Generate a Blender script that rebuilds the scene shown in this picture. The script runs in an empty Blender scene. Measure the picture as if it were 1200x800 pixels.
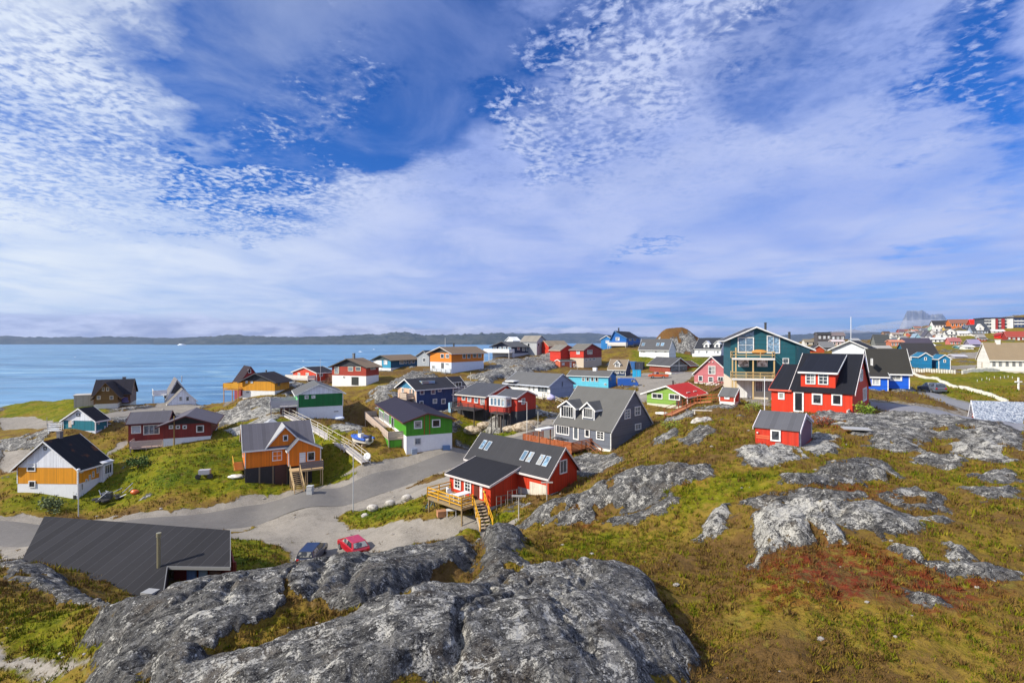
import bpy, bmesh, math, random
import numpy as np
from mathutils import Vector, Matrix
R = math.radians
random.seed(7)
C = bpy.context.scene.collection
scene = bpy.context.scene

# ------------------------------------------------------------------ camera
H = 36.0                      # eye height above the sea
F = 600.0                     # focal length in photo pixels (photo 1200 x 800)
cam_d = bpy.data.cameras.new("camera")
cam_d.sensor_width = 36.0
cam_d.lens = 36.0 * F / 1200.0
cam_d.clip_start = 0.2
cam_d.clip_end = 60000.0
cam = bpy.data.objects.new("camera", cam_d)
C.objects.link(cam)
cam.location = (0, 0, H)
cam.rotation_euler = (R(90), 0, 0)
scene.camera = cam

# ------------------------------------------------------------------ light
SUN_AZ = R(203)               # direction to the sun, measured from +x
SUN_EL = R(36)
to_sun = Vector((math.cos(SUN_AZ) * math.cos(SUN_EL), math.sin(SUN_AZ) * math.cos(SUN_EL), math.sin(SUN_EL)))
sl = bpy.data.lights.new("sun", 'SUN')
sl.energy = 5.0
sl.angle = R(0.6)
sl.color = (1.0, 0.93, 0.81)
sun = bpy.data.objects.new("sun", sl)
C.objects.link(sun)
sun.rotation_euler = to_sun.to_track_quat('Z', 'Y').to_euler()

scene.view_settings.view_transform = 'Standard'
scene.view_settings.look = 'None'
scene.view_settings.exposure = 0.34
scene.view_settings.gamma = 1.0
scene.view_settings.use_curve_mapping = False
scene.render.engine = 'CYCLES'
scene.cycles.max_bounces = 5
scene.cycles.diffuse_bounces = 2
scene.cycles.glossy_bounces = 2
scene.cycles.transmission_bounces = 2
scene.cycles.volume_bounces = 0

# node helper ---------------------------------------------------------
class NT:
    def __init__(s, tree):
        s.t = tree; s.t.nodes.clear()
    def n(s, typ, **kw):
        nd = s.t.nodes.new(typ)
        for k, v in kw.items():
            if k.startswith('i_'):
                key = k[2:]
                key = int(key) if key.isdigit() else key.replace('_', ' ')
                s.set(nd.inputs[key], v)
            else:
                setattr(nd, k, v)
        return nd
    def set(s, sock, v):
        if isinstance(v, bpy.types.NodeSocket): s.t.links.new(v, sock)
        else:
            try: sock.default_value = v
            except Exception: sock.default_value = tuple(v) + (1.0,)
    def m(s, op, a, b=0.0, c=0.0, clamp=False):
        nd = s.t.nodes.new('ShaderNodeMath'); nd.operation = op; nd.use_clamp = clamp
        s.set(nd.inputs[0], a); s.set(nd.inputs[1], b); s.set(nd.inputs[2], c)
        return nd.outputs[0]
    def vm(s, op, a, b=(0, 0, 0), sc=None):
        nd = s.t.nodes.new('ShaderNodeVectorMath'); nd.operation = op
        s.set(nd.inputs[0], a)
        if op == 'SCALE': s.set(nd.inputs['Scale'], sc)
        else: s.set(nd.inputs[1], b)
        return nd.outputs[0]
    def mix(s, f, a, b, blend='MIX'):
        nd = s.t.nodes.new('ShaderNodeMix'); nd.data_type = 'RGBA'; nd.blend_type = blend
        s.set(nd.inputs[0], f)
        s.set(nd.inputs[6], a if isinstance(a, bpy.types.NodeSocket) else tuple(a)[:3] + (1,))
        s.set(nd.inputs[7], b if isinstance(b, bpy.types.NodeSocket) else tuple(b)[:3] + (1,))
        return nd.outputs[2]
    def ramp(s, v, lo, hi, a=0.0, b=1.0, smooth=True):
        nd = s.t.nodes.new('ShaderNodeMapRange')
        nd.interpolation_type = 'SMOOTHSTEP' if smooth else 'LINEAR'
        s.set(nd.inputs[0], v)
        nd.inputs[1].default_value = lo; nd.inputs[2].default_value = hi
        nd.inputs[3].default_value = a; nd.inputs[4].default_value = b
        return nd.outputs[0]
    def noise(s, vec, scale, detail=4.0, rough=0.55, dist=0.0, lac=2.0):
        nd = s.t.nodes.new('ShaderNodeTexNoise')
        s.set(nd.inputs['Vector'], vec)
        nd.inputs['Scale'].default_value = scale; nd.inputs['Detail'].default_value = detail
        nd.inputs['Roughness'].default_value = rough; nd.inputs['Distortion'].default_value = dist
        nd.inputs['Lacunarity'].default_value = lac
        return nd.outputs[0]
    def xyz(s, x, y, z):
        nd = s.t.nodes.new('ShaderNodeCombineXYZ')
        s.set(nd.inputs[0], x); s.set(nd.inputs[1], y); s.set(nd.inputs[2], z)
        return nd.outputs[0]
    def sep(s, v):
        nd = s.t.nodes.new('ShaderNodeSeparateXYZ'); s.set(nd.inputs[0], v)
        return nd.outputs[0], nd.outputs[1], nd.outputs[2]

# ------------------------------------------------------------------ sky
world = bpy.data.worlds.new("World")
scene.world = world
world.use_nodes = True
w = NT(world.node_tree)
sky = w.n('ShaderNodeTexSky', sky_type='NISHITA', sun_disc=False, sun_elevation=SUN_EL,
          sun_rotation=math.pi / 2 - SUN_AZ, altitude=50.0, air_density=1.0, dust_density=0.4, ozone_density=2.2)
gen = w.n('ShaderNodeTexCoord').outputs['Generated']
dx, dy, dz = w.sep(gen)
az = w.m('ARCTAN2', dx, dy)
el = w.m('ARCSINE', dz)

def azel(px, py):
    a = math.atan((px - 600) / F)
    return a, math.atan((400 - py) / F * math.cos(a))
def blob(px, py, rx, ry, rot=0.0, lo=0.35, hi=1.15, warp=None):
    a0, e0 = azel(px, py)
    ra = abs(azel(px + rx, py)[0] - azel(px - rx, py)[0]) / 2
    re = abs(azel(px, py + ry)[1] - azel(px, py - ry)[1]) / 2
    A = w.m('SUBTRACT', az if warp is None else w.m('ADD', az, warp), a0)
    E = w.m('SUBTRACT', el if warp is None else w.m('ADD', el, warp), e0)
    c, s_ = math.cos(R(rot)), math.sin(R(rot))
    u = w.m('DIVIDE', w.m('ADD', w.m('MULTIPLY', A, c), w.m('MULTIPLY', E, s_)), ra)
    v = w.m('DIVIDE', w.m('SUBTRACT', w.m('MULTIPLY', E, c), w.m('MULTIPLY', A, s_)), re)
    r = w.m('SQRT', w.m('ADD', w.m('MULTIPLY', u, u), w.m('MULTIPLY', v, v)))
    return w.ramp(r, lo, hi, 1.0, 0.0)
def union(*a):
    r = a[0]
    for b in a[1:]: r = w.m('MAXIMUM', r, b)
    return r
# cloud plane coordinates (a flat layer high overhead)
inv = w.m('DIVIDE', 1.0, w.m('ADD', w.m('MAXIMUM', dz, 0.0), 0.10))
cp = w.xyz(w.m('MULTIPLY', dx, inv), w.m('MULTIPLY', dy, inv), 0.0)
warp = w.m('MULTIPLY', w.m('SUBTRACT', w.noise(cp, 1.3, 3.0, 0.5), 0.5), 0.45)
warp2 = w.m('MULTIPLY', w.m('SUBTRACT', w.noise(cp, 6.0, 4.0, 0.6), 0.5), 0.16)
wsum = w.m('ADD', warp, warp2)
# thin veil: present nearly everywhere except the blue windows
blue = union(blob(290, 70, 200, 130, 0, 0.3, 1.1, wsum), blob(520, 55, 270, 125, 12, 0.35, 1.1, wsum),
             blob(430, 160, 250, 60, 14, 0.3, 1.1, wsum), blob(240, 200, 90, 70, 0, 0.2, 1.0, wsum),
             blob(700, 10, 150, 60, 20, 0.2, 1.0, wsum),
             w.m('MULTIPLY', blob(1150, 100, 90, 200, 10, 0.2, 1.1, wsum), 0.8),
             w.m('MULTIPLY', blob(910, 60, 170, 80, 0, 0.2, 1.1, wsum), 0.5),
             w.m('MULTIPLY', blob(760, 290, 55, 7, 0, 0.1, 1.1, warp2), 0.5),
             w.m('MULTIPLY', blob(300, 272, 60, 10, 10, 0.1, 1.1, warp2), 0.35))
veil_n = w.noise(w.xyz(w.m('MULTIPLY', dx, inv), w.m('MULTIPLY', w.m('MULTIPLY', dy, inv), 0.7), 3.0), 1.7, 7.0, 0.58, 0.6)
veil = w.m('SUBTRACT', w.ramp(veil_n, 0.05, 0.72, 0.50, 1.06), w.m('MULTIPLY', blue, 1.0), clamp=True)
# veil inside the blue windows: wispy
wisp = w.m('MULTIPLY', w.ramp(veil_n, 0.38, 0.76), 0.40)
# mackerel puffs
cpw = w.vm('ADD', cp, w.vm('SCALE', w.n('ShaderNodeTexNoise', i_Vector=cp, i_Scale=5.0).outputs[1], sc=0.09))
fine = w.noise(cpw, 33.0, 3.0, 0.55, 0.08)
med = w.noise(cpw, 8.5, 4.0, 0.55, 0.4)
puff_p = w.m('ADD', w.m('MULTIPLY', fine, 0.80), w.m('MULTIPLY', med, 0.40))
pm = union(blob(60, 150, 150, 140, 0, 0.45, 1.2, wsum), blob(130, 200, 150, 80, 30, 0.3, 1.1, wsum), blob(290, 225, 190, 70, 12, 0.4, 1.1, wsum),
           w.m('MULTIPLY', blob(380, 110, 120, 60, 20, 0.3, 1.1, wsum), 0.5),
           blob(700, 90, 130, 95, -35, 0.4, 1.15, wsum), blob(800, 40, 200, 70, 0, 0.3, 1.15, wsum), blob(620, 160, 110, 40, -30, 0.4, 1.15, wsum),
           w.m('MULTIPLY', blob(1130, 90, 110, 120, 0, 0.3, 1.1, wsum), 0.7))
thr = w.m('SUBTRACT', 0.90, w.m('MULTIPLY', pm, 0.36))
puffs = w.ramp(w.m('SUBTRACT', puff_p, thr), -0.16, 0.26, 0.0, 0.97)
alpha = w.m('MAXIMUM', w.m('MAXIMUM', veil, puffs), w.m('MULTIPLY', wisp, w.ramp(el, 0.0, 0.3)))
# breaks of blue between puffs where the mackerel field lies over veil
gap = w.m('MULTIPLY', w.m('MULTIPLY', pm, w.m('SUBTRACT', 1.0, w.m('MULTIPLY', blue, 0.6))), w.ramp(puff_p, 0.44, 0.72, 1.0, 0.0))
alpha = w.m('SUBTRACT', alpha, w.m('MULTIPLY', gap, 0.50), clamp=True)
ripple = w.m('MULTIPLY', w.m('MULTIPLY', w.ramp(fine, 0.62, 0.30), w.ramp(el, 0.10, 0.40, 0.0, 0.30)), w.m('SUBTRACT', 1.0, blue))
alpha = w.m('SUBTRACT', alpha, w.m('MULTIPLY', ripple, w.ramp(med, 0.32, 0.70)), clamp=True)
alpha = w.m('MULTIPLY', alpha, 0.95)
# streaks close to the horizon
hz = w.noise(w.xyz(w.m('MULTIPLY', az, 2.2), w.m('MULTIPLY', el, 34.0), 1.0), 1.6, 6.0, 0.6, 0.4)
low = w.ramp(el, 0.02, 0.20, 1.0, 0.0)
streak = w.m('MULTIPLY', low, w.ramp(hz, 0.35, 0.70))
right = w.ramp(az, -0.55, 0.35)
alpha = w.m('SUBTRACT', alpha, w.m('MULTIPLY', w.m('MULTIPLY', low, w.ramp(hz, 0.58, 0.36)), w.m('MULTIPLY', right, 0.36)), clamp=True)
skyc = w.mix(1.0, sky.outputs[0], (0.10, 0.70, 1.72), 'MULTIPLY')
shade = w.noise(w.xyz(w.m('MULTIPLY', dx, inv), w.m('MULTIPLY', dy, inv), 8.0), 1.1, 4.0, 0.55)
shade_s = w.m('ADD', w.m('MULTIPLY', w.ramp(shade, 0.35, 0.65), 0.6), w.m('MULTIPLY', streak, 0.4))
c_left = w.mix(shade_s, (8.6, 9.9, 12.2), (12.0, 12.6, 13.0))
c_right = w.mix(shade_s, (5.0, 6.3, 11.4), (8.2, 9.0, 12.2))
cc = w.mix(w.ramp(az, -0.72, -0.02), c_left, c_right)
# brightening round the sun side (cloud lit from behind at the left)
cc = w.mix(w.m('MULTIPLY', blob(-30, 330, 260, 160, 0, 0.0, 1.2), 0.7), cc, (12.4, 12.9, 12.6))
# puffs a bit whiter
cc = w.mix(w.m('MULTIPLY', w.m('MULTIPLY', pm, puffs), 0.45), cc, (10.0, 10.8, 12.6))
base = w.mix(alpha, skyc, cc)
# grey lavender bank lying on the horizon (left half)
bn = w.noise(w.xyz(w.m('MULTIPLY', az, 7.0), w.m('MULTIPLY', el, 30.0), 5.0), 2.0, 6.0, 0.6)
top = w.m('ADD', 0.030, w.m('MULTIPLY', w.m('SUBTRACT', bn, 0.5), 0.055))
top = w.m('ADD', top, w.ramp(az, -0.70, 0.0, 0.012, -0.004))
bank = w.m('MULTIPLY', w.ramp(w.m('SUBTRACT', top, el), -0.008, 0.010), w.ramp(az, -0.1, 0.65, 0.88, 0.30))
bank_c = w.mix(w.ramp(bn, 0.35, 0.66), (4.2, 4.6, 7.2), (10.0, 10.2, 12.4))
base = w.mix(bank, base, bank_c)
bg = w.n('ShaderNodeBackground'); w.set(bg.inputs[0], base); bg.inputs[1].default_value = 0.062
w.t.links.new(bg.outputs[0], w.n('ShaderNodeOutputWorld').inputs[0])
world.cycles.sampling_method = 'MANUAL'
world.cycles.sample_map_resolution = 512

# ------------------------------------------------------------------ measuring helpers
D = 0.75                                     # depth unit of the survey list
def P(px, py, d):
    """survey: bearing, dip and forward distance of a point -> place in the world"""
    y = d * D
    return Vector(((px - 600) / F * y, y, H - (py - 400) / F * y))

# ------------------------------------------------------------------ noise (numpy)
def _hash(ix, iy, seed):
    h = (ix.astype(np.int64) * 374761393 + iy.astype(np.int64) * 668265263 + seed * 974634777) & 0xffffffff
    h = ((h ^ (h >> 13)) * 1274126177) & 0xffffffff
    return ((h ^ (h >> 16)) & 0xffff) / 65535.0
def vnoise(x, y, seed=0):
    ix = np.floor(x); iy = np.floor(y); fx = x - ix; fy = y - iy
    fx = fx * fx * fx * (fx * (fx * 6 - 15) + 10); fy = fy * fy * fy * (fy * (fy * 6 - 15) + 10)
    a = _hash(ix, iy, seed); b = _hash(ix + 1, iy, seed); c = _hash(ix, iy + 1, seed); d = _hash(ix + 1, iy + 1, seed)
    return (a * (1 - fx) + b * fx) * (1 - fy) + (c * (1 - fx) + d * fx) * fy
def fbm(x, y, wl, oct=4, gain=0.5, seed=0, ridged=False):
    s = np.zeros_like(x); a = 1.0; t = 0.0
    for k in range(oct):
        co, si = math.cos(0.6 * k + seed), math.sin(0.6 * k + seed)
        n = vnoise((x * co - y * si) / wl + 13.7 * k, (x * si + y * co) / wl - 7.1 * k, seed + k) * 2 - 1
        if ridged: n = 1 - 2 * np.abs(n)
        s += a * n; t += a; a *= gain; wl *= 0.5
    return s / t

# ------------------------------------------------------------------ ground control points
CP = []                                       # (x, y, z)
def cp(px, py, d): CP.append(tuple(P(px, py, d)))
def cd(px, drop, d):
    y = d * D; CP.append(((px - 600) / F * y, y, H - drop))
for a in [(0,800,26),(60,800,25),(110,800,21.5),(150,800,19.5),(250,800,18),(400,800,17),(550,800,17),(700,800,18),(800,800,20),(850,800,20.5),(1000,800,20),(1150,800,19.5),(1199,800,19.5),
 (0,740,30),(70,748,28),(100,745,25),(200,742,22.5),(300,740,21.5),(400,740,20.5),(550,740,20),(650,740,20.5),(750,740,22.5),(825,765,22.5),(900,740,23),(1000,740,23),(1150,740,22.5),(1199,740,22),
 (0,680,42),(100,700,38),(180,712,36),(22,664,50),(190,708,47),(100,680,50),(250,698,27.5),(350,672,30),(400,664,31),(470,652,32),(550,641,34),(600,626,36),(200,716,25.5),
 (550,690,27),(600,700,25),(660,684,26.5),(720,686,27),(780,712,26.5),(640,650,37),(700,640,38),(780,660,33),(830,700,27.5),(850,660,33),
 (350,655,66),(410,648,66),(450,622,70),(500,620,66),(480,600,74),(545,612,62),(590,615,54),(620,600,52),(610,620,48),(700,600,46),(700,560,52),(760,560,48),(840,552,46),(840,590,41),(750,610,42),
 (640,596,60),(622,594,58),(662,586,64),(700,545,75),(780,510,72),(760,540,62),(630,520,100),(820,500,70),(860,490,72),(850,520,58),(880,520,53),(1000,500,62),(1050,495,66),(1100,490,68),(1150,500,62),(1199,500,60),
 (950,560,42),(1050,545,46),(1150,540,47),(1199,540,46),(850,620,36),(900,600,36),(1000,580,38),(1100,590,37),(1199,590,36),(880,680,28),(950,660,29),(1050,650,29),(1150,650,28.5),(1199,650,28.5),
 (1050,476,82),(1137,486,78),(1090,457,112),(1000,456,95),(1199,440,150),(1100,435,170),(1199,460,105),(1150,450,125),(1080,425,230),(1199,432,165),
 (850,468,106),(930,470,98),(860,477,92),(800,478,112),(757,483,110),(780,495,95),(815,452,140),(857,450,142),(760,447,165),(830,436,172),(740,442,175),(800,437,188),(830,438,170),
 (780,420,215),(748,418,240),(790,421,232),(730,408,258),(700,411,262),(830,419,255),(870,416,270),
 (640,430,213),(690,431,215),(700,440,190),(600,421,238),(630,421,232),(570,427,222),(620,432,190),(590,445,165),(560,440,183),(500,439,186),(520,446,170),(455,436,203),(480,440,183),(420,453,168),(450,470,140),(400,472,150),(440,500,120),
 (370,450,178),(340,450,180),(340,494,120),(385,505,110),(430,535,100),(540,527,110),(420,550,96),(290,470,140),(270,471,150),(245,476,140),(250,500,115),(200,540,98),(150,580,92),(250,580,90),(130,530,105),(0,560,98),(0,515,125),(50,505,125),(0,490,150),(60,482,152),(90,478,150),(150,478,146),(200,478,150),(30,470,168),(0,478,165),(100,468,168),
 (0,625,78),(150,608,81),(150,600,83),(300,600,86),(300,615,82),(400,580,90),(400,596,84),(470,555,97),(545,538,104),(0,650,70),(270,640,66),(310,655,60),(352,577,88.5),(376,572,90),(300,590,88),(560,520,118),(600,512,118),(650,492,122),
 (645,487,124),(740,500,105)]:
    cp(*a)
for a in [(300,17.0,40),(300,19.2,52),(200,15.6,38),(200,18.5,55),(400,16.5,42),(400,19.5,55),(500,15.0,42),(500,17.0,55),(560,14.0,45),
 (270,17.5,42),(250,18.3,50),(60,18.3,56),(130,18.6,58),(240,19.4,62),(150,19.8,70),(60,20,68),
 (0,40,205),(60,40,207),(120,40,198),(200,40,192),(255,38,185),(300,40,195),(350,40,228),(400,40,232),(450,40,255),(500,40,262),(550,40,275),(600,40,292),(660,38,310),
 (720,30,335),(800,26,400),(870,16,420),(0,52,300),(200,52,300),(400,52,320),(600,52,380),(0,55,700),(300,55,700),(600,55,700),(800,50,700),
 (1199,-19,470),(1170,-14,430),(940,2.2,300),(958,-2.6,390),(985,-1.5,390),(1000,-0.5,420),(1020,0,440),(1050,-7,490),(1080,-11.5,510),(1120,-12,490),(1150,-8,410),(1180,-12,440),(1199,-17,500),(1199,-7.5,390),(1199,1,300),(1199,3.2,250),(1150,3.2,260),(1100,3.9,260),(1050,4.6,260),(1000,3.6,270),
 (1100,-2.4,380),(1050,-1.5,400),(1000,0.6,380),(950,4,330),(900,6,330),(1110,-6,430),(940,18,520),(1000,15,620),(1060,10,700),(1120,8,760),(1199,0,760),(900,45,900),(1000,45,1100),(1199,40,1200)]:
    cd(*a)
# beyond the frame and round the viewer
for a in [(-260,15,30),(-260,21,80),(-260,18,130),(-260,40,200),(-260,52,320),(-900,15,22),(-900,20,60),(-900,40,130),(-900,52,220),
 (1460,9,25),(1460,8,60),(1460,7,110),(1460,3,200),(1460,-12,350),(1460,5,700),(2100,9,15),(2100,7,60),(2100,0,160),(2100,-10,300)]:
    cd(*a)
for th in range(-110, 111, 22):
    for r_, dr in ((2.0, 8.0), (7.0, 8.2)):
        CP.append((math.sin(R(th)) * r_, math.cos(R(th)) * r_, H - dr))
for s in (-1, 1):
    for th in (75, 95, 112):
        for r_, dr in ((20, 10 if s > 0 else 13), (60, 9 if s > 0 else 20), (150, 5 if s > 0 else 42), (600, 5 if s > 0 else 55), (1500, 40 if s > 0 else 55)):
            CP.append((s * math.sin(R(th)) * r_, math.cos(R(th)) * r_, H - dr))

def polar(x, y): return np.arctan2(x, y) * 1.6, np.log(np.hypot(x, y) + 1e-6)
class Smooth:
    def fit(s, pts):
        pts = np.array(pts); s.u, s.v = polar(pts[:, 0], pts[:, 1]); n = len(pts)
        r2 = (s.u[:, None] - s.u[None]) ** 2 + (s.v[:, None] - s.v[None]) ** 2
        K = 0.5 * r2 * np.log(r2 + 1e-12); K[np.diag_indices(n)] += 2e-3
        Pm = np.stack([np.ones(n), s.u, s.v], 1)
        A = np.zeros((n + 3, n + 3)); A[:n, :n] = K; A[:n, n:] = Pm; A[n:, :n] = Pm.T
        b = np.zeros(n + 3); b[:n] = pts[:, 2]
        s.w = np.linalg.solve(A, b)
    def __call__(s, x, y):
        x = np.asarray(x, float); y = np.asarray(y, float); sh = x.shape
        u, v = polar(x.ravel(), y.ravel()); out = np.empty(len(u)); n = len(s.u)
        for i in range(0, len(u), 20000):
            a = u[i:i + 20000, None]; b = v[i:i + 20000, None]
            r2 = (a - s.u[None]) ** 2 + (b - s.v[None]) ** 2
            out[i:i + 20000] = (0.5 * r2 * np.log(r2 + 1e-12)) @ s.w[:n] + s.w[n] + a[:, 0] * s.w[n + 1] + b[:, 0] * s.w[n + 2]
        return out.reshape(sh)
# ------------------------------------------------------------------ house frames
FR = {}
class Frame:
    """near corner of a house + yaw; local x runs along the right-hand wall, local y along the left-hand wall"""
    def __init__(s, o, t, lx, ly): s.o = o; s.t = R(t); s.lx = lx; s.ly = ly
    def to_local(s, p):
        d = p - s.o; c, n = math.cos(s.t), math.sin(s.t)
        return Vector((d.x * c + d.y * n, -d.x * n + d.y * c, d.z))
    def to_world(s, p):
        c, n = math.cos(s.t), math.sin(s.t)
        return s.o + Vector((p[0] * c - p[1] * n, p[0] * n + p[1] * c, p[2]))
    def ray(s, px, py):
        a = s.to_local(Vector((0, 0, H))); b = s.to_local(Vector(((px - 600) / F, 1, H - (py - 400) / F)))
        return a, b - a
    def on(s, plane, val, px, py):
        a, d = s.ray(px, py); i = 0 if plane == 'x' else 1
        k = (val - a[i]) / d[i]; return a + d * k
def frame(name, cpx, cpy, d, t, L, Rr, pyL=None, pyR=None, cpts=True, foot=True):
    o = P(cpx, cpy, d); a = R(t)
    def run(px, ang):
        u = (px - 600) / F; c, n = math.cos(ang), math.sin(ang)
        return (u * o.y - o.x) / (c - u * n)
    ly = L[0] if isinstance(L, tuple) else run(L, a + math.pi / 2)
    lx = Rr[0] if isinstance(Rr, tuple) else run(Rr, a)
    if not (1 < lx < 45 and 1 < ly < 45): print('FRAME?', name, round(lx, 1), round(ly, 1))
    f = Frame(o, t, lx, ly); FR[name] = f
    if cpts:
        CP.append(tuple(o))
        for py, loc in ((pyL, (0, ly, 0)), (pyR, (lx, 0, 0))):
            if py is not None:
                w_ = f.to_world(loc); CP.append((w_.x, w_.y, H - (py - 400) / F * w_.y))
        if pyL is None: pass
        e = f.to_world((lx, ly, 0)); zs = [c[2] for c in CP[-3:]] if (pyL and pyR) else [o.z]
        CP.append((e.x, e.y, sum(zs) / len(zs) if not (pyL and pyR) else zs[1] + zs[2] - zs[0]))
    f.foot = foot
    return f
#      name        corner px,py   d    yaw  left end   right end
frame('yellow',    91, 586, 92, 88, 20, 125, 577, 557)
frame('orange',    287, 563, 92, 30, (10.5,), 378, None, 566)
frame('green',     476, 533, 103, 24, 444, 530, 522, 523)
frame('redmid',    643, 578, 66, 46, 548, 676, None, 563)
frame('gray',      716, 530, 87, 44, 650, 764, 519, 497)
frame('navy',      488, 484, 132, 42, 466.5, 531, 478, 478)
frame('redA',      570, 488, 121, 50, 536, 603, 482, 478)
frame('redB',      606, 492, 114, 50, 583, 628, 492, 486)
frame('teal',      112, 511, 112, 84, 74, 126, 503, 498)
frame('greenwhite',349, 491, 127, 26, (11.0,), 402, None, 490)
frame('redwhite',  191, 524, 108, 24, (10.0,), 247, None, 518)
frame('brown',     111, 479, 148, 28, (7.0,), 138, None, 480)
frame('whitegable',196, 476, 153, 37, (10.0,), 230, None, 476)
frame('ochre',     322, 463, 143, 80, 284, 339, 468, 453)
frame('seared',    282, 452, 165, 38, (8.0,), 306, None, None, False)
frame('redsea',    371, 448, 180, 62, 343, 391, 449, 447)
frame('redfar',    429, 452, 168, 70, 389, 444, 453, 446)
frame('bluefar',   458, 435, 203, 60, 437, 490, 436, 432)
frame('orangefar', 529, 438, 184, 54, 504, 567, 433, 432)
frame('greyside',  503, 433, 200, 54, 489, (8.0,), 432, None, False)
frame('whitedeck', 600, 418, 238, 55, 577, 629, 419, 417)
frame('greytall',  629, 417, 247, 60, 610, 641, 418, 416)
frame('longwhite', 645, 466, 150, 48, 592, 672, 457, 464)
frame('lightblue', 713, 454, 164, 62, 666, 722, 453, 453)
frame('redhill',   684, 430, 213, 52, 668, 705, 429, 428)
frame('redannex',  671, 426, 216, 30, (6.0,), 684, None, None, False)
frame('redback',   653, 414, 250, 30, (6.0,), 671, None, None, False)
frame('smallblue', 733, 441, 190, 62, 713, 739, 440, 439)
frame('bluehill',  734, 406, 262, 62, 716, 750, 408, 408)
frame('whitelong', 784, 421, 232, 55, 749, 792, 418, 419)
frame('dormers',   845, 419, 250, 62, 814, 853, 418, 419)
frame('aframe',    800, 438, 186, 40, 781, 818, 436, 437, False)
frame('pink',      857, 451, 139, 52, 813.5, (8.0,), 448, None)
frame('greenred',  806, 476, 108, 50, 758, 829, 472, 463)
frame('shedsmall', 861, 475, 91, 48, 843, 866, 474, 472)
frame('tealbig',   856, 466, 108, -18, (13.0,), 947, 462, 468)
frame('redmain',   999, 487, 74, 49, 928, 1018, 483, 476)
frame('shed',      936, 524, 52, 52, 885, 951, 520, 516)
frame('blueright', 1021, 457, 103, -26, (6.5,), 1066, None, 457)
frame('darkfar',   1062, 426, 172, -22, (9.0,), 1100, None, 426)
frame('church',    1160, 435, 148, -22, 1145, (17.0,), 436, 436)
frame('stone',     1148, 498, 78, -20, 1137.5, (9.0,), 497, 497)
frame('whitegreen',1018, 438, 160, 50, 975, 1026, 438, 438, False)

fm = FR['redmid']; yw_ = fm.on('x', 0, 607, 560).y; xw_ = fm.on('y', yw_, 575, 598).x
FR['redlow'] = fl = Frame(fm.to_world((xw_, yw_, fm.on('y', yw_, 575, 598).z)), 46, -xw_, fm.on('x', xw_, 527, 592).y - yw_); fl.foot = True
for q_ in ((0, 0, 0), (0, fl.ly, .2), (-3, 0, -1.2), (-3, fl.ly, -0.9), (-4.6, 0, -1.8), (-4.6, fl.ly, -1.5), (-3, -2.5, -1.4), (2.5, -.3, .4)):
    CP.append(tuple(fl.to_world(q_)))
base_h = Smooth(); base_h.fit(CP)
# the knoll behind the long white house
KN = P(785, 400, 335); KA = H + 5.2 - float(base_h(np.array([KN.x]), np.array([KN.y]))[0])
def smooth_h(x, y):
    z = base_h(x, y)
    k = np.hypot((x - KN.x) / 1.5, (y - KN.y))
    z = z + KA * np.exp(-(k / 16.0) ** 2.4)
    return z
def hit(px, py, lo=7.0, hi=520.0):
    """where the line of sight first meets the smooth ground"""
    px = np.atleast_1d(np.array(px, float)); py = np.atleast_1d(np.array(py, float))
    ys = np.exp(np.linspace(math.log(lo), math.log(hi), 420))
    X = (px[:, None] - 600) / F * ys[None]; Y = np.repeat(ys[None], len(px), 0)
    Z = H - (py[:, None] - 400) / F * ys[None]
    G = smooth_h(X, Y); below = Z <= G
    idx = np.where(below.any(1), below.argmax(1), len(ys) - 1)
    out = []
    for i, k in enumerate(idx):
        k0 = max(k - 1, 0); a = Z[i, k0] - G[i, k0]; b = Z[i, k] - G[i, k]
        t = a / (a - b) if a > 0 >= b else 1.0
        yy = ys[k0] + (ys[k] - ys[k0]) * t
        out.append(((px[i] - 600) / F * yy, yy))
    return out
_allp = []
class Poly:
    """a patch of ground with a surveyed outline"""
    def __init__(s, pix, **kw):
        s.pix = pix; s.kw = kw; _allp.append(s)
def sdf(poly, x, y):
    p = np.array(poly); q = np.roll(p, -1, 0); d = np.full(x.shape, 1e9); ins = np.zeros(x.shape, bool)
    for (ax, ay), (bx, by) in zip(p, q):
        ex, ey = bx - ax, by - ay; L = ex * ex + ey * ey + 1e-12
        t = np.clip(((x - ax) * ex + (y - ay) * ey) / L, 0, 1)
        d = np.minimum(d, np.hypot(x - ax - t * ex, y - ay - t * ey))
        c = ((ay > y) != (by > y)) & (x < ex * (y - ay) / (ey if abs(ey) > 1e-12 else 1e-12) + ax)
        ins ^= c
    return np.where(ins, d, -d)
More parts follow.
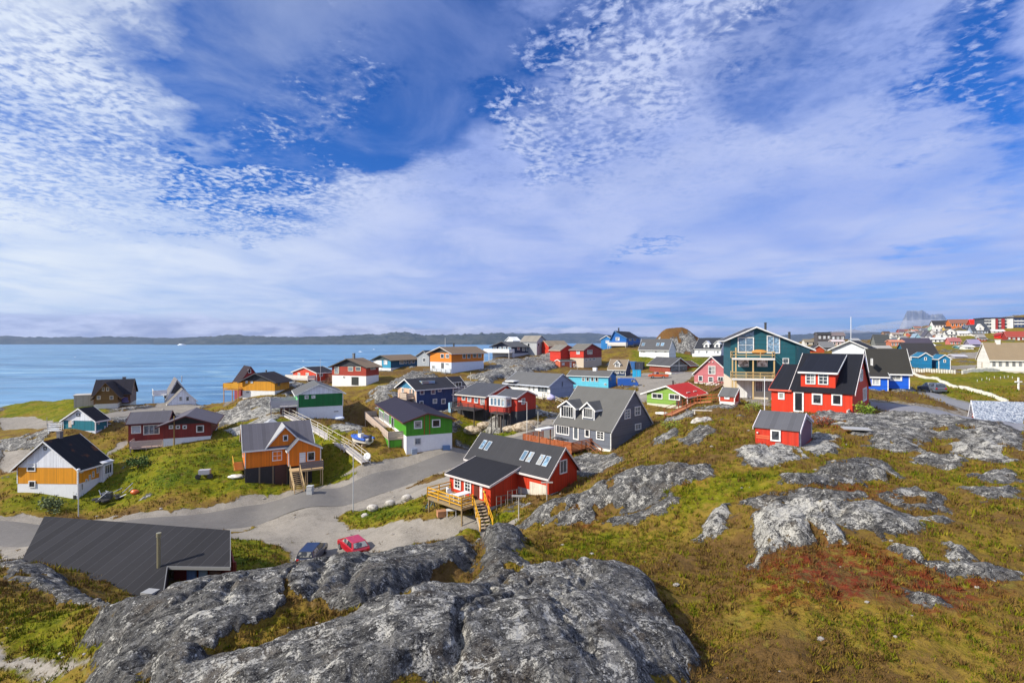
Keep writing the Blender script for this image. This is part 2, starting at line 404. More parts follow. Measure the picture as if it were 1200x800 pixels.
# kind: rock (h = height of the outcrop, w = edge width, li = how much white lichen), dirt, red, path
ROCK = [
 ([(84,746),(110,738),(180,713),(250,695),(300,684),(350,665),(400,655),(470,644),(550,634),(566,648),(560,668),(520,684),(470,690),(430,712),(372,722),(300,752),(250,772),(190,780),(150,830),(104,840)], .5, 1.1, .35),
 ([(150,870),(170,790),(200,775),(260,776),(330,762),(390,742),(450,716),(500,700),(540,690),(590,672),(640,672),(690,664),(738,668),(772,706),(800,752),(806,768),(780,800),(760,870)], .5, .9, .5),
 ([(552,634),(600,624),(618,632),(612,655),(625,680),(590,690),(560,672),(566,650)], .35, .8, .2),
 ([(602,618),(640,592),(690,572),(740,552),(800,546),(842,550),(838,562),(800,575),(780,590),(740,600),(700,612),(660,618),(620,622)], .55, 2.2, .45),
 ([(700,612),(740,600),(780,588),(795,578),(800,590),(780,606),(740,616)], .3, 1.2, .35),
 ([(805,640),(828,612),(850,600),(868,592),(862,610),(856,628),(836,640)], .35, 1.0, .8),
 ([(868,678),(878,640),(884,612),(905,600),(950,596),(985,600),(1000,612),(985,620),(990,640),(950,646),(915,650),(890,664)], .6, 1.0, .95),
 ([(930,596),(990,592),(1050,604),(1110,612),(1125,618),(1115,634),(1080,632),(1040,640),(990,622),(950,612)], .3, 1.4, .6),
 ([(1045,650),(1078,648),(1088,664),(1050,668)], .3, .5, .9),
 ([(1110,640),(1150,650),(1150,664),(1110,662)], .25, .6, .7),
 ([(948,556),(970,540),(1000,535),(1040,540),(1066,556),(1075,570),(1030,566),(980,562)], .4, 1.6, .35),
 ([(912,566),(950,564),(1020,568),(1022,574),(960,578),(910,578)], .3, .6, .55),
 ([(1036,578),(1070,574),(1105,586),(1112,600),(1070,602),(1040,592)], .25, 1.2, .5),
 ([(862,530),(900,524),(955,508),(985,512),(990,528),(950,540),(900,546),(870,548)], .3, 1.2, .85),
 ([(1010,514),(1050,512),(1100,530),(1140,540),(1120,548),(1070,538),(1030,530),(1005,524)], .3, 1.6, .5),
 ([(1070,503),(1110,496),(1160,494),(1199,496),(1199,515),(1150,518),(1100,516)], .5, 2.5, .3),
 ([(1100,524),(1150,514),(1190,532),(1196,542),(1160,540),(1120,534)], .4, 1.6, .8),
 ([(1130,556),(1180,548),(1199,556),(1199,566),(1150,566)], .3, .7, .5),
 ([(652,551),(690,532),(722,534),(735,542),(700,556),(668,556)], .3, .8, .5),
 ([(760,525),(788,508),(796,512),(775,528)], .2, .5, .4),
 ([(790,520),(830,500),(842,508),(820,522)], .2, .5, .4),
 ([(430,460),(452,452),(470,454),(478,470),(462,486),(440,480)], .6, 1.5, .6),
 ([(455,450),(480,438),(506,438),(520,446),(480,458)], 1.0, 1.5, .5),
 ([(545,443),(580,436),(610,430),(650,425),(655,432),(620,438),(590,442),(575,452)], .9, 1.5, .6),
 ([(570,424),(600,421),(650,423),(660,428),(620,432),(590,430)], .6, 1.5, .5),
 ([(262,506),(300,492),(330,482),(336,488),(300,506),(275,512)], .2, 1.0, .9),
 ([(250,490),(290,480),(330,478),(325,486),(270,500)], .2, 1.0, .8),
 ([(383,500),(410,494),(430,498),(425,504),(395,505)], .2, 1.0, .8),
 ([(0,664),(60,676),(110,700),(140,716),(110,716),(60,696),(0,680)], .3, .6, .4),
 ([(560,499),(600,492),(618,490),(612,500),(575,510)], .5, .8, .8),
 ([(1040,456),(1062,452),(1075,458),(1052,462)], .3, .8, .7),
 ([(985,500),(1020,494),(1058,500),(1040,508),(1000,508)], .3, .8, .6),
 ([(905,604),(950,590),(1000,588),(1040,596),(1060,604),(1100,612),(1118,622),(1060,632),(1000,632),(950,610)], .3, 1.6, .6),
 ([(870,594),(905,580),(960,578),(1020,580),(1030,588),(960,592),(900,602)], .2, 1.2, .45),
 ([(1140,500),(1199,510),(1199,545),(1160,545),(1120,528)], .3, 1.8, .6),
 ([(1120,575),(1199,572),(1199,588),(1140,592)], .2, 1.4, .5),
 ([(1020,505),(1075,498),(1110,512),(1060,520)], .3, 1.6, .5),
 ([(1060,655),(1130,660),(1199,672),(1199,690),(1130,684)], .12, 1.5, .5),
 ([(1040,690),(1090,700),(1110,720),(1070,716)], .12, 1.2, .6),
]
DIRT = [
 ([(268,625),(310,611),(400,594),(470,574),(520,560),(556,546),(560,556),(520,574),(470,590),(410,598),(398,606),(410,618),(450,616),(500,612),(560,600),(615,604),(600,618),(560,624),(470,641),(400,655),(345,662),(325,640),(296,632),(262,632)], .92),
 ([(0,640),(50,640),(45,655),(0,662)], .9),
 ([(0,750),(40,758),(80,775),(95,800),(40,800),(20,775),(0,768)], .95),
 ([(0,489),(40,487),(110,489),(180,477),(240,474),(236,480),(170,488),(100,497),(40,502),(0,504)], .95),
 ([(0,530),(40,526),(52,532),(60,540),(30,552),(0,552)], .95),
 ([(128,528),(135,519),(150,516),(150,520),(136,530),(127,545)], .8),
 ([(250,462),(280,461),(276,470),(262,478),(246,470)], .6),
 ([(742,470),(748,452),(742,443),(700,438),(738,436),(790,438),(830,432),(860,430),(858,438),(810,442),(800,448),(775,458),(765,472)], .95),
 ([(596,514),(620,504),(655,486),(690,478),(700,484),(665,500),(640,516)], .8),
 ([(395,560),(440,540),(470,536),(540,526),(545,529),(480,543),(430,556)], .8),
 ([(862,462),(905,462),(905,476),(880,474)], .75),
 ([(1018,470),(1070,474),(1137,483),(1137,493),(1060,486),(1018,478)], .5),
 ([(1110,414),(1150,412),(1165,420),(1110,420)], .9), ([(1110,428),(1145,428),(1145,432),(1110,432)], .9),
 ([(500,612),(560,602),(585,606),(560,622),(480,636)], .5),
]
REDP = [([(868,690),(880,665),(930,650),(985,640),(1050,652),(1100,668),(1180,680),(1130,730),(1040,720),(960,712),(900,716)], .9),
 ([(960,500),(990,496),(1000,506),(970,508)], .8), ([(930,574),(1030,570),(1080,580),(1030,592),(950,590)], .7), ([(680,600),(705,600),(700,620),(675,618)], .8),
 ([(740,556),(838,552),(838,566),(780,580)], .5)]
GREEN = [([(600,660),(640,636),(720,612),(800,610),(830,630),(760,650),(700,660),(640,668)], .6),
 ([(850,720),(900,690),(960,715),(1050,720),(1130,735),(1120,790),(1000,760),(860,740)], .8),
 ([(0,600),(120,598),(300,584),(420,560),(400,500),(260,500),(150,520),(0,560)], .75),
 ([(270,625),(320,635),(335,665),(270,700),(240,690)], .9), ([(0,700),(80,715),(150,760),(120,800),(0,790)], .9),
 ([(400,596),(470,588),(505,596),(500,610),(410,614)], .9), ([(490,620),(600,600),(620,622),(560,632)], .8),
 ([(770,570),(850,545),(960,560),(860,590),(800,610)], .6), ([(0,480),(60,466),(130,470),(130,486),(0,490)], .8),
 ([(1020,404),(1060,388),(1110,388),(1199,385),(1199,434),(1080,432),(1040,410)], .42), ([(1070,440),(1199,438),(1199,462),(1150,480),(1070,460)], .7),([(740,410),(860,415),(850,432),(740,430)], .8), ([(540,490),(640,505),(600,520),(560,525),(535,515)], .9)]
TURF = [[(372,660),(356,668),(340,700),(352,712),(392,716),(392,735),(330,752),(292,776),(246,776),(258,764),(300,744),(330,722),(330,700),(345,672)],
 [(500,684),(516,668),(560,660),(566,667),(545,678),(520,690),(500,692)], [(586,678),(606,674),(614,684),(598,692),(588,692)], [(446,716),(470,712),(480,722),(455,728)],
 [(556,640),(566,640),(572,656),(560,660)], [(690,600),(720,590),(735,596),(705,612)], [(850,612),(905,604),(900,614),(856,622)], [(930,622),(985,640),(960,642)], [(640,585),(650,575),(690,560),(684,574),(655,592)],
 [(1020,545),(1050,560),(1100,575),(1085,580),(1040,566)], [(890,520),(930,512),(936,520),(900,528)]]
GULLY = [([(548,632),(558,648),(556,668),(530,690),(480,702),(430,718),(380,738),(300,776),(230,790)], .55, .45), ([(380,735),(372,700),(385,664)], .25, .3), ([(600,690),(560,720),(540,760),(520,800)], .28, .25),
 ([(250,700),(200,735),(140,760)], .22, .25), ([(300,690),(250,730),(190,765),(150,790)], .25, .25), ([(460,652),(420,690),(400,700)], .25, .3), ([(680,668),(660,720),(690,790)], .22, .25), ([(700,690),(640,700),(570,740),(500,800)], .22, .22),
 ([(740,552),(700,585),(640,612)], .35, .35), ([(780,552),(740,585),(705,600)], .25, .3), ([(985,612),(940,620),(900,650),(880,668)], .25, .25), ([(950,600),(940,640)], .2, .2)]
def world_poly(pix):
    a = np.array(pix, float)
    return hit(a[:, 0], a[:, 1])
WROCK = [(world_poly(p), h_, w_, li) for p, h_, w_, li in ROCK]
WDIRT = [(world_poly(p), a) for p, a in DIRT]
WRED = [(world_poly(p), a) for p, a in REDP]
WTURF = [world_poly(p) for p in TURF]
WGULLY = [(world_poly(p), dp, wd_) for p, dp, wd_ in GULLY]
WGREEN = [(world_poly(p), a) for p, a in GREEN]
STRIPS = {
 'main_road': ([(-60,605),(0,606.5),(110,608),(200,602),(280,591),(350,577),(420,560),(470,544),(510,532),(545,527),(600,515),(640,496)],
               [(-60,640),(0,636),(110,633),(250,620),(300,612),(400,592),(450,576),(500,560),(530,548),(575,535),(640,518),(665,500)]),
 'path_upper': ([(1085,457),(1110,465),(1145,473),(1200,484)], [(1085,461),(1105,471),(1137,482),(1190,494)]),
 'path_lower': ([(1020,469),(1070,474),(1137,483),(1200,494)], [(1020,478),(1060,485),(1137,494),(1200,507)]),
}
def resample(pts, n):
    p = np.array(pts, float); s = np.r_[0, np.cumsum(np.hypot(*np.diff(p, axis=0).T))]
    # smooth (Catmull-Rom-like) by fine cubic through chord lengths
    t = np.linspace(0, s[-1], n); out = np.empty((n, 2))
    for k in range(2): out[:, k] = np.interp(t, s, p[:, k])
    for _ in range(6 if n > 20 else 0): out[1:-1] = (out[:-2] + 2 * out[1:-1] + out[2:]) / 4
    return out
WSTRIP = {}
for k, (a, b) in STRIPS.items():
    n = 120 if k == 'main_road' else 50
    A = resample(world_poly(a), n); B = resample(world_poly(b), n)
    if k == 'main_road':
        c = (A + B) / 2; tdir = np.gradient(c, axis=0); tdir /= np.hypot(*tdir.T)[:, None]
        nrm = np.stack([-tdir[:, 1], tdir[:, 0]], 1)
        wd = np.abs(((A - B) * nrm).sum(1)) / 2
        wd = 0.35 * wd + 0.65 * np.median(wd)
        A = c + nrm * wd[:, None]; B = c - nrm * wd[:, None]
    WSTRIP[k] = (A, B)
HFOOT = []                                  # house footprints (flattened noise)
def masks(x, y):
    shp = x.shape
    wx = x + fbm(x, y, 2.6, 5, 0.62, 11) * .85; wy = y + fbm(x, y, 2.6, 5, 0.62, 23) * .85
    rock = np.zeros(shp); lich = np.zeros(shp); lift = np.zeros(shp)
    def near(poly, pad):
        p = np.array(poly); return (x > p[:, 0].min() - pad) & (x < p[:, 0].max() + pad) & (y > p[:, 1].min() - pad) & (y < p[:, 1].max() + pad)
    for poly, h_, w_, li in WROCK:
        m = near(poly, 4)
        if not m.any(): continue
        s = sdf(poly, wx[m], wy[m])
        r = np.clip((s + 0.30) / 0.75, 0, 1)
        L = np.clip((s + 0.1) / w_, 0, 1); L = L * L * (3 - 2 * L) * h_
        rock[m] = np.maximum(rock[m], r); lich[m] = np.maximum(lich[m], r * li); lift[m] = np.maximum(lift[m], L)
    def flat(lst, soft):
        o = np.zeros(shp)
        for poly, a in lst:
            m = near(poly, 3 + soft)
            if m.any(): o[m] = np.maximum(o[m], a * np.clip(sdf(poly, wx[m], wy[m]) / soft + 0.5, 0, 1))
        return o
    dirt = flat(WDIRT, 0.8); red = flat(WRED, 1.6); green = flat(WGREEN, 3.0)
    road = np.zeros(shp); shoulder = np.zeros(shp)
    for k, (A, B) in WSTRIP.items():
        poly = [tuple(q) for q in A] + [tuple(q) for q in B[::-1]]
        m = near(poly, 6)
        if m.any():
            s = sdf(poly, x[m], y[m]); road[m] = np.maximum(road[m], np.clip(s / 0.3 + 0.2, 0, 1))
            sh_ = np.clip((s + 1.4 + fbm(x[m], y[m], 1.5, 3, .6, 5) * 1.1) / 0.7, 0, 1) * (0.95 if k == 'main_road' else .6)
            shoulder[m] = np.maximum(shoulder[m], sh_)
    dirt = np.maximum(dirt, shoulder)
    foot = np.zeros(shp)
    for poly in HFOOT:
        m = near(poly, 4)
        if m.any(): foot[m] = np.maximum(foot[m], np.clip(sdf(poly, x[m], y[m]) / 2.0 + 1.0, 0, 1))
    return rock, lich, lift, dirt, red, green, road, foot
def ground(x, y, full=False):
    x = np.asarray(x, float); y = np.asarray(y, float)
    z = smooth_h(x, y); r = np.hypot(x, y)
    rock, lich, lift, dirt, red, green, road, foot = masks(x, y)
    kn_ = np.clip(1.6 - np.hypot((x - KN.x) / 1.5, y - KN.y) / 18, 0, 1); green = green * (1 - kn_) - .9 * kn_; red = np.maximum(red, .35 * kn_)
    # natural outcrops elsewhere
    o = fbm(x, y, 14.0, 4, 0.55, 31) + 0.35 * fbm(x, y, 3.0, 3, .5, 37)
    gate = np.clip((r - 26) / 30, 0, 1) * np.clip(1 - ((x > -25) & (x < -2) & (y < 75) & (y > 40)) , 0, 1) * (1 - dirt) * (1 - road) * (1 - foot) * (1 - 0.9 * np.clip(green, 0, 1)) * (z > 2)
    nat = np.clip((o - 0.30 + 0.10 * np.clip((r - 150) / 60, 0, 1)) / 0.06, 0, 1) * gate
    for poly in WTURF:
        p = np.array(poly); m = (x > p[:, 0].min() - 2) & (x < p[:, 0].max() + 2) & (y > p[:, 1].min() - 2) & (y < p[:, 1].max() + 2)
        if m.any():
            t_ = np.clip((sdf(poly, x[m] + .5 * fbm(x[m], y[m], .9, 4, .6, 71), y[m] + .5 * fbm(x[m], y[m], .9, 4, .6, 73)) + .05) / .15, 0, 1)
            rock[m] *= 1 - t_; z[m] -= .16 * t_
    for line, dp, wd_ in WGULLY:
        p = np.array(line); m = (x > p[:, 0].min() - 2) & (x < p[:, 0].max() + 2) & (y > p[:, 1].min() - 2) & (y < p[:, 1].max() + 2)
        if m.any():
            xm = x[m] + .7 * fbm(x[m], y[m], 1.4, 4, .6, 81); ym = y[m] + .7 * fbm(x[m], y[m], 1.4, 4, .6, 83); dd = np.full(xm.shape, 9.)
            for (ax, ay), (bx, by) in zip(p[:-1], p[1:]):
                ex, ey = bx - ax, by - ay; t = np.clip(((xm - ax) * ex + (ym - ay) * ey) / (ex * ex + ey * ey + 1e-9), 0, 1); dd = np.minimum(dd, np.hypot(xm - ax - t * ex, ym - ay - t * ey))
            z[m] -= rock[m] * dp * np.exp(-(dd / wd_) ** 2 * 1.2)
    # pockets of turf on the outcrops
    pk_ = fbm(x, y, 3.6, 5, .6, 61) - 0.10 * lich; near_ = np.clip((r - 20) / 10, 0.35, 1)
    rock = rock * (1 - np.clip((pk_ * near_ - .29) / .05, 0, 1))
    rock = np.maximum(rock, nat); lich = np.maximum(lich, nat * 0.6); lift = np.maximum(lift, 0.25 * nat)
    calm = (1 - 0.92 * np.maximum(np.maximum(dirt, road), foot))
    soft = np.clip((r - 9) / 6, 0.15, 1)
    z = z + lift * (1 - foot)
    z = z + calm * (0.50 * fbm(x, y, 7.0, 3, .5, 1) + 0.16 * fbm(x, y, 1.6, 4, .6, 2)) * soft
    z = z + kn_ * (2.6 * fbm(x, y, 13.0, 4, .55, 91) - .6)
    far = np.clip((r - 120) / 150, 0, 1)
    z = z + far * calm * 1.0 * fbm(x, y, 22.0, 4, .5, 3)
    # strata: layered ledges running obliquely
    ca, sa = math.cos(R(28)), math.sin(R(28))
    u = x * ca + y * sa; v = -x * sa + y * ca
    st = fbm(u * 0.22, v, 1.3, 5, .6, 41, True)
    lump = fbm(x, y, 2.4, 5, .52, 43, True)
    fine = fbm(u * 0.5, v, 0.35, 3, .6, 47)
    z = z + rock * (0.20 * st + (0.13 + 0.11 * np.clip((r - 22) / 8, 0, 1)) * lump + 0.06 * fine) * np.clip(calm, 0.1, 1)
    # tussocks
    tus = fbm(x, y, 0.55, 3, .6, 53)
    z = z + (1 - rock) * calm * 0.12 * tus * soft
    z = z - 0.10 * road
    if full: return z, rock, lich, dirt, red, green, road
    return z
def gz(x, y): return float(ground(np.array([x]), np.array([y]))[0])
for k, f in FR.items():
    if f.foot:
        HFOOT.append([tuple(f.to_world(p))[:2] for p in ((0, 0, 0), (f.lx, 0, 0), (f.lx, f.ly, 0), (0, f.ly, 0))])
# ------------------------------------------------------------------ materials
MATS = {}
def mat(key, fn):
    if key not in MATS:
        m_ = bpy.data.materials.new(key if isinstance(key, str) else '_'.join(str(k) for k in key)[:50])
        m_.use_nodes = True; nt = NT(m_.node_tree); fn(nt); MATS[key] = m_
    return MATS[key]
def pr(nt, col, rough=0.7, bump=None, bstr=0.3, bdist=0.02, metallic=0.0, spec=0.4, **kw):
    b = nt.n('ShaderNodeBsdfPrincipled')
    nt.set(b.inputs['Base Color'], col if isinstance(col, bpy.types.NodeSocket) else tuple(col)[:3] + (1,))
    nt.set(b.inputs['Roughness'], rough); b.inputs['Metallic'].default_value = metallic
    b.inputs['Specular IOR Level'].default_value = spec
    if bump is not None:
        bp = nt.n('ShaderNodeBump'); bp.inputs['Strength'].default_value = bstr; bp.inputs['Distance'].default_value = bdist
        nt.set(bp.inputs['Height'], bump); nt.t.links.new(bp.outputs[0], b.inputs['Normal'])
    o = nt.n('ShaderNodeOutputMaterial'); nt.t.links.new(b.outputs[0], o.inputs[0]); return b
def paint(col, kind='v', wear=0.5):
    def fn(nt):
        oc = nt.n('ShaderNodeTexCoord').outputs['Object']; x, y, z = nt.sep(oc)
        c = nt.m('ADD', x, y) if kind == 'v' else z
        per = 0.16 if kind == 'v' else 0.15
        q = nt.m('DIVIDE', c, per); fr = nt.m('FRACT', q); idx = nt.m('FLOOR', q)
        wn_ = nt.n('ShaderNodeTexWhiteNoise', noise_dimensions='1D'); nt.set(wn_.inputs['W'], idx)
        n1 = nt.noise(oc, 0.9, 5, .6); n2 = nt.noise(oc, 7.0, 4, .65)
        v = nt.m('ADD', nt.m('MULTIPLY', nt.m('SUBTRACT', wn_.outputs[0], .5), 0.26), nt.m('ADD', nt.m('MULTIPLY', nt.m('SUBTRACT', n1, .5), 0.5 * wear), nt.m('MULTIPLY', nt.m('SUBTRACT', n2, .5), 0.35 * wear)))
        v = nt.m('ADD', 1.0, v)
        colr = nt.mix(1.0, col, nt.xyz(v, v, v), 'MULTIPLY')
        # dirt splash and weather stains
        colr = nt.mix(nt.m('MULTIPLY', nt.ramp(nt.noise(nt.xyz(nt.m('MULTIPLY', nt.m('ADD', x, y), 2.4), 2.0, nt.m('MULTIPLY', z, .45)), 1.5, 6, .65), .52, .72), 0.42 * wear), colr, (0.12, 0.10, 0.07))
        groove = nt.ramp(nt.m('ABSOLUTE', nt.m('SUBTRACT', fr, .5)), .40, .5, 1.0, 0.0)
        pr(nt, colr, 0.62, nt.m('ADD', groove, nt.m('MULTIPLY', n2, .25)) if kind != 'p' else n2, 0.6 if kind != 'p' else .15, 0.02)
    return mat(('paint', tuple(round(c, 3) for c in col), kind, wear), fn)
def concrete(col):
    def fn(nt):
        oc = nt.n('ShaderNodeTexCoord').outputs['Object']
        x, y, z = nt.sep(oc)
        n = nt.noise(oc, 1.2, 6, .65); st = nt.noise(nt.xyz(nt.m('MULTIPLY', nt.m('ADD', x, y), 3.0), 0.0, nt.m('MULTIPLY', z, .5)), 1.6, 5, .6)
        v = nt.m('ADD', .80, nt.m('ADD', nt.m('MULTIPLY', n, .22), nt.m('MULTIPLY', st, .2)))
        c = nt.mix(1.0, col, nt.xyz(v, v, v), 'MULTIPLY')
        c = nt.mix(nt.m('MULTIPLY', nt.ramp(st, .58, .75), .35), c, (.17, .15, .11))
        pr(nt, c, .8, nt.noise(oc, 20, 3), .15, .02)
    return mat(('conc', col), fn)
def roofm(col, axis='x', per=1.0, seam=0.5, rust=0.0, rough=.75):
    def fn(nt):
        oc = nt.n('ShaderNodeTexCoord').outputs['Object']; x, y, z = nt.sep(oc)
        c = x if axis == 'x' else y
        q = nt.m('DIVIDE', c, per); fr = nt.m('FRACT', q); idx = nt.m('FLOOR', q)
        wn_ = nt.n('ShaderNodeTexWhiteNoise', noise_dimensions='1D'); nt.set(wn_.inputs['W'], idx)
        n1 = nt.noise(oc, .7, 6, .62, .5); n2 = nt.noise(oc, 9, 4, .6)
        v = nt.m('ADD', .80, nt.m('ADD', nt.m('MULTIPLY', wn_.outputs[0], .28 * seam), nt.m('ADD', nt.m('MULTIPLY', n1, .28), nt.m('MULTIPLY', n2, .16))))
        colr = nt.mix(1.0, tuple(k * (.62 if max(col) < .07 else .85 if max(col) < .14 else 1) for k in col), nt.xyz(v, v, v), 'MULTIPLY')
        ln = nt.ramp(nt.m('ABSOLUTE', nt.m('SUBTRACT', fr, .5)), .47, .495)
        colr = nt.mix(nt.m('MULTIPLY', ln, .5 * seam), colr, tuple(min(1, k * 1.9 + .01) for k in col))
        if rust: colr = nt.mix(nt.m('MULTIPLY', nt.ramp(nt.noise(oc, .35, 5, .6), .50, .62), rust), colr, (.17, .055, .012))
        pr(nt, colr, rough, nt.m('ADD', nt.m('MULTIPLY', ln, 1.0), nt.m('MULTIPLY', n2, .3)), .5, .02, spec=.16)
    return mat(('roof', tuple(round(k, 3) for k in col), axis, per, seam, rust), fn)
def wood(col, wear=1.0):
    def fn(nt):
        oc = nt.n('ShaderNodeTexCoord').outputs['Object']
        n = nt.noise(nt.vm('MULTIPLY', oc, (1, 1, 5)), 2.2, 6, .6); n2 = nt.noise(oc, 12, 3)
        v = nt.m('ADD', .62, nt.m('ADD', nt.m('MULTIPLY', n, .5), nt.m('MULTIPLY', n2, .22)))
        pr(nt, nt.mix(1.0, col, nt.xyz(v, v, v), 'MULTIPLY'), .75, n2, .3, .01)
    return mat(('wood', tuple(round(k, 3) for k in col)), fn)
def glass(kind='dark'):
    base = {'dark': (.018, .022, .028), 'curtain': (.42, .44, .46), 'sky': (.10, .17, .24), 'warm': (.05, .045, .03), 'mid': (.09, .11, .13)}[kind]
    def fn(nt):
        oc = nt.n('ShaderNodeTexCoord').outputs['Object']
        n = nt.noise(oc, 2.5, 3); rnd = nt.n('ShaderNodeObjectInfo').outputs['Random']
        c = nt.mix(nt.ramp(nt.m('ADD', n, nt.m('MULTIPLY', nt.m('SUBTRACT', rnd, .5), .5)), .42, .62), base, tuple(k * 2.2 + .02 for k in base))
        # lower part of a curtain or blind behind some panes
        c = nt.mix(nt.m('MULTIPLY', nt.ramp(rnd, .66, .68), nt.ramp(nt.noise(oc, 1.3, 2), .46, .50)), c, (.30, .30, .28))
        b = pr(nt, c, .06, spec=.8 if kind != 'curtain' else .5)
        if kind == 'curtain': b.inputs['Roughness'].default_value = .25
    return mat(('glass', kind), fn)
def plain(name, col, rough=.5, metallic=0., spec=.5, coat=0.):
    def fn(nt):
        oc = nt.n('ShaderNodeTexCoord').outputs['Object']; n = nt.noise(oc, 5, 4, .6)
        v = nt.m('ADD', .86, nt.m('MULTIPLY', n, .26))
        b = pr(nt, nt.mix(1.0, col, nt.xyz(v, v, v), 'MULTIPLY'), rough, metallic=metallic, spec=spec)
        b.inputs['Coat Weight'].default_value = coat
    return mat(('plain', name), fn)
WHITE = (.72, .72, .70)
def white(): return paint(WHITE, 'p', .3)

# ------------------------------------------------------------------ mesh builder
class MB:
    def __init__(s): s.v = []; s.f = []
    def add(s, vs, fs):
        k = len(s.v); s.v += [tuple(p) for p in vs]; s.f += [tuple(i + k for i in f) for f in fs]; return s
    def box(s, x0, x1, y0, y1, z0, z1):
        if x1 < x0: x0, x1 = x1, x0
        if y1 < y0: y0, y1 = y1, y0
        return s.add([(x0,y0,z0),(x1,y0,z0),(x1,y1,z0),(x0,y1,z0),(x0,y0,z1),(x1,y0,z1),(x1,y1,z1),(x0,y1,z1)],
                     [(0,3,2,1),(4,5,6,7),(0,1,5,4),(1,2,6,5),(2,3,7,6),(3,0,4,7)])
    def prism(s, prof, axis, a0, a1):
        """profile (u, z) swept along the other horizontal axis; axis = sweep axis"""
        n = len(prof)
        pt = (lambda u, z, a: (a, u, z)) if axis == 'x' else (lambda u, z, a: (u, a, z))
        vs = [pt(u, z, a0) for u, z in prof] + [pt(u, z, a1) for u, z in prof]
        fs = [tuple(range(n)), tuple(range(2 * n - 1, n - 1, -1))] + [(i, i + n, (i + 1) % n + n, (i + 1) % n) for i in range(n)]
        return s.add(vs, fs)
    def beam(s, p, q, w_, h_=None):
        h_ = h_ or w_; p = Vector(p); q = Vector(q); d = (q - p)
        if d.length < 1e-5: return s
        d.normalize(); up = Vector((0, 0, 1)) if abs(d.z) < .95 else Vector((1, 0, 0))
        a = d.cross(up).normalized() * w_ / 2; b = a.cross(d).normalized() * h_ / 2
        vs = [p - a - b, p + a - b, p + a + b, p - a + b, q - a - b, q + a - b, q + a + b, q - a + b]
        return s.add(vs, [(0,1,2,3),(7,6,5,4),(0,4,5,1),(1,5,6,2),(2,6,7,3),(3,7,4,0)])
    def tube(s, p, q, r, r2=None, n=10):
        r2 = r if r2 is None else r2; p = Vector(p); q = Vector(q); d = (q - p).normalized()
        up = Vector((0, 0, 1)) if abs(d.z) < .95 else Vector((1, 0, 0)); a = d.cross(up).normalized(); b = a.cross(d)
        vs = [p + (a * math.cos(k * 2 * math.pi / n) + b * math.sin(k * 2 * math.pi / n)) * r for k in range(n)]
        vs += [q + (a * math.cos(k * 2 * math.pi / n) + b * math.sin(k * 2 * math.pi / n)) * r2 for k in range(n)]
        return s.add(vs, [tuple(range(n - 1, -1, -1)), tuple(range(n, 2 * n))] + [(i, (i + 1) % n, (i + 1) % n + n, i + n) for i in range(n)])
    def lathe(s, c, prof, n=16):
        c = Vector(c); vs = []; fs = []; m_ = len(prof)
        for r_, z in prof:
            for k in range(n): vs.append((c.x + r_ * math.cos(2*math.pi*k/n), c.y + r_ * math.sin(2*math.pi*k/n), c.z + z))
        for j in range(m_ - 1):
            for k in range(n): fs.append((j*n+k, j*n+(k+1)%n, (j+1)*n+(k+1)%n, (j+1)*n+k))
        fs.append(tuple(range(n-1,-1,-1))); fs.append(tuple(range((m_-1)*n, m_*n)))
        return s.add(vs, fs)
    def blobm(s, c, r, seed=0, sq=(1,1,1), rough=.25, lev=2):
        bm = bmesh.new(); bmesh.ops.create_icosphere(bm, subdivisions=lev, radius=1.0); rr = random.Random(seed)
        ph = [rr.uniform(0, 6) for _ in range(6)]; k = len(s.v)
        for v in bm.verts:
            p = v.co; q = 1 + rough * (math.sin(2.3*p.x+ph[0]) * math.sin(2.9*p.y+ph[1]) + .6*math.sin(5*p.z+ph[2]+2*p.x) * math.cos(4.4*p.y+ph[3]) + .3*math.sin(9*p.x+ph[4])*math.sin(8*p.z+ph[5]))
            s.v.append((c[0]+p.x*q*r*sq[0], c[1]+p.y*q*r*sq[1], c[2]+p.z*q*r*sq[2]))
        bm.verts.index_update()
        for f in bm.faces: s.f.append(tuple(v.index + k for v in f.verts))
        bm.free(); return s
    def build(s, name, m_, parent=None, smooth=False, bevel=0):
        me = bpy.data.meshes.new(name); me.from_pydata(s.v, [], s.f)
        bm = bmesh.new(); bm.from_mesh(me)
        bmesh.ops.recalc_face_normals(bm, faces=bm.faces)
        if bevel: bmesh.ops.bevel(bm, geom=bm.edges, offset=bevel, segments=2, affect='EDGES', profile=.6)
        bm.to_mesh(me); bm.free(); me.update()
        if m_: me.materials.append(m_)
        if smooth:
            me.polygons.foreach_set('use_smooth', [True] * len(me.polygons))
        o = bpy.data.objects.new(name, me); C.objects.link(o)
        if parent: o.parent = parent
        return o
USED = {}
def tag(o, label, cat, group=None, kind=None):
    if label: o['label'] = label
    if cat: o['category'] = cat
    if group: o['group'] = group
    if kind: o['kind'] = kind
    if label:
        if label in USED and not group: print('DUP LABEL', label)
        USED[label] = 1
        n = len(label.split())
        if not 4 <= n <= 16: print('LABEL LEN', n, label)
    return o
def empty(name, loc, rz, label, cat, group=None):
    o = bpy.data.objects.new(name, None); C.objects.link(o); o.empty_display_size = .5
    o.location = loc; o.rotation_euler = (0, 0, rz); return tag(o, label, cat, group)
def root(fr, name, label, cat='house', group=None):
    f = FR[fr]; o = empty(name, f.o, f.t, label, cat, group); return o, f

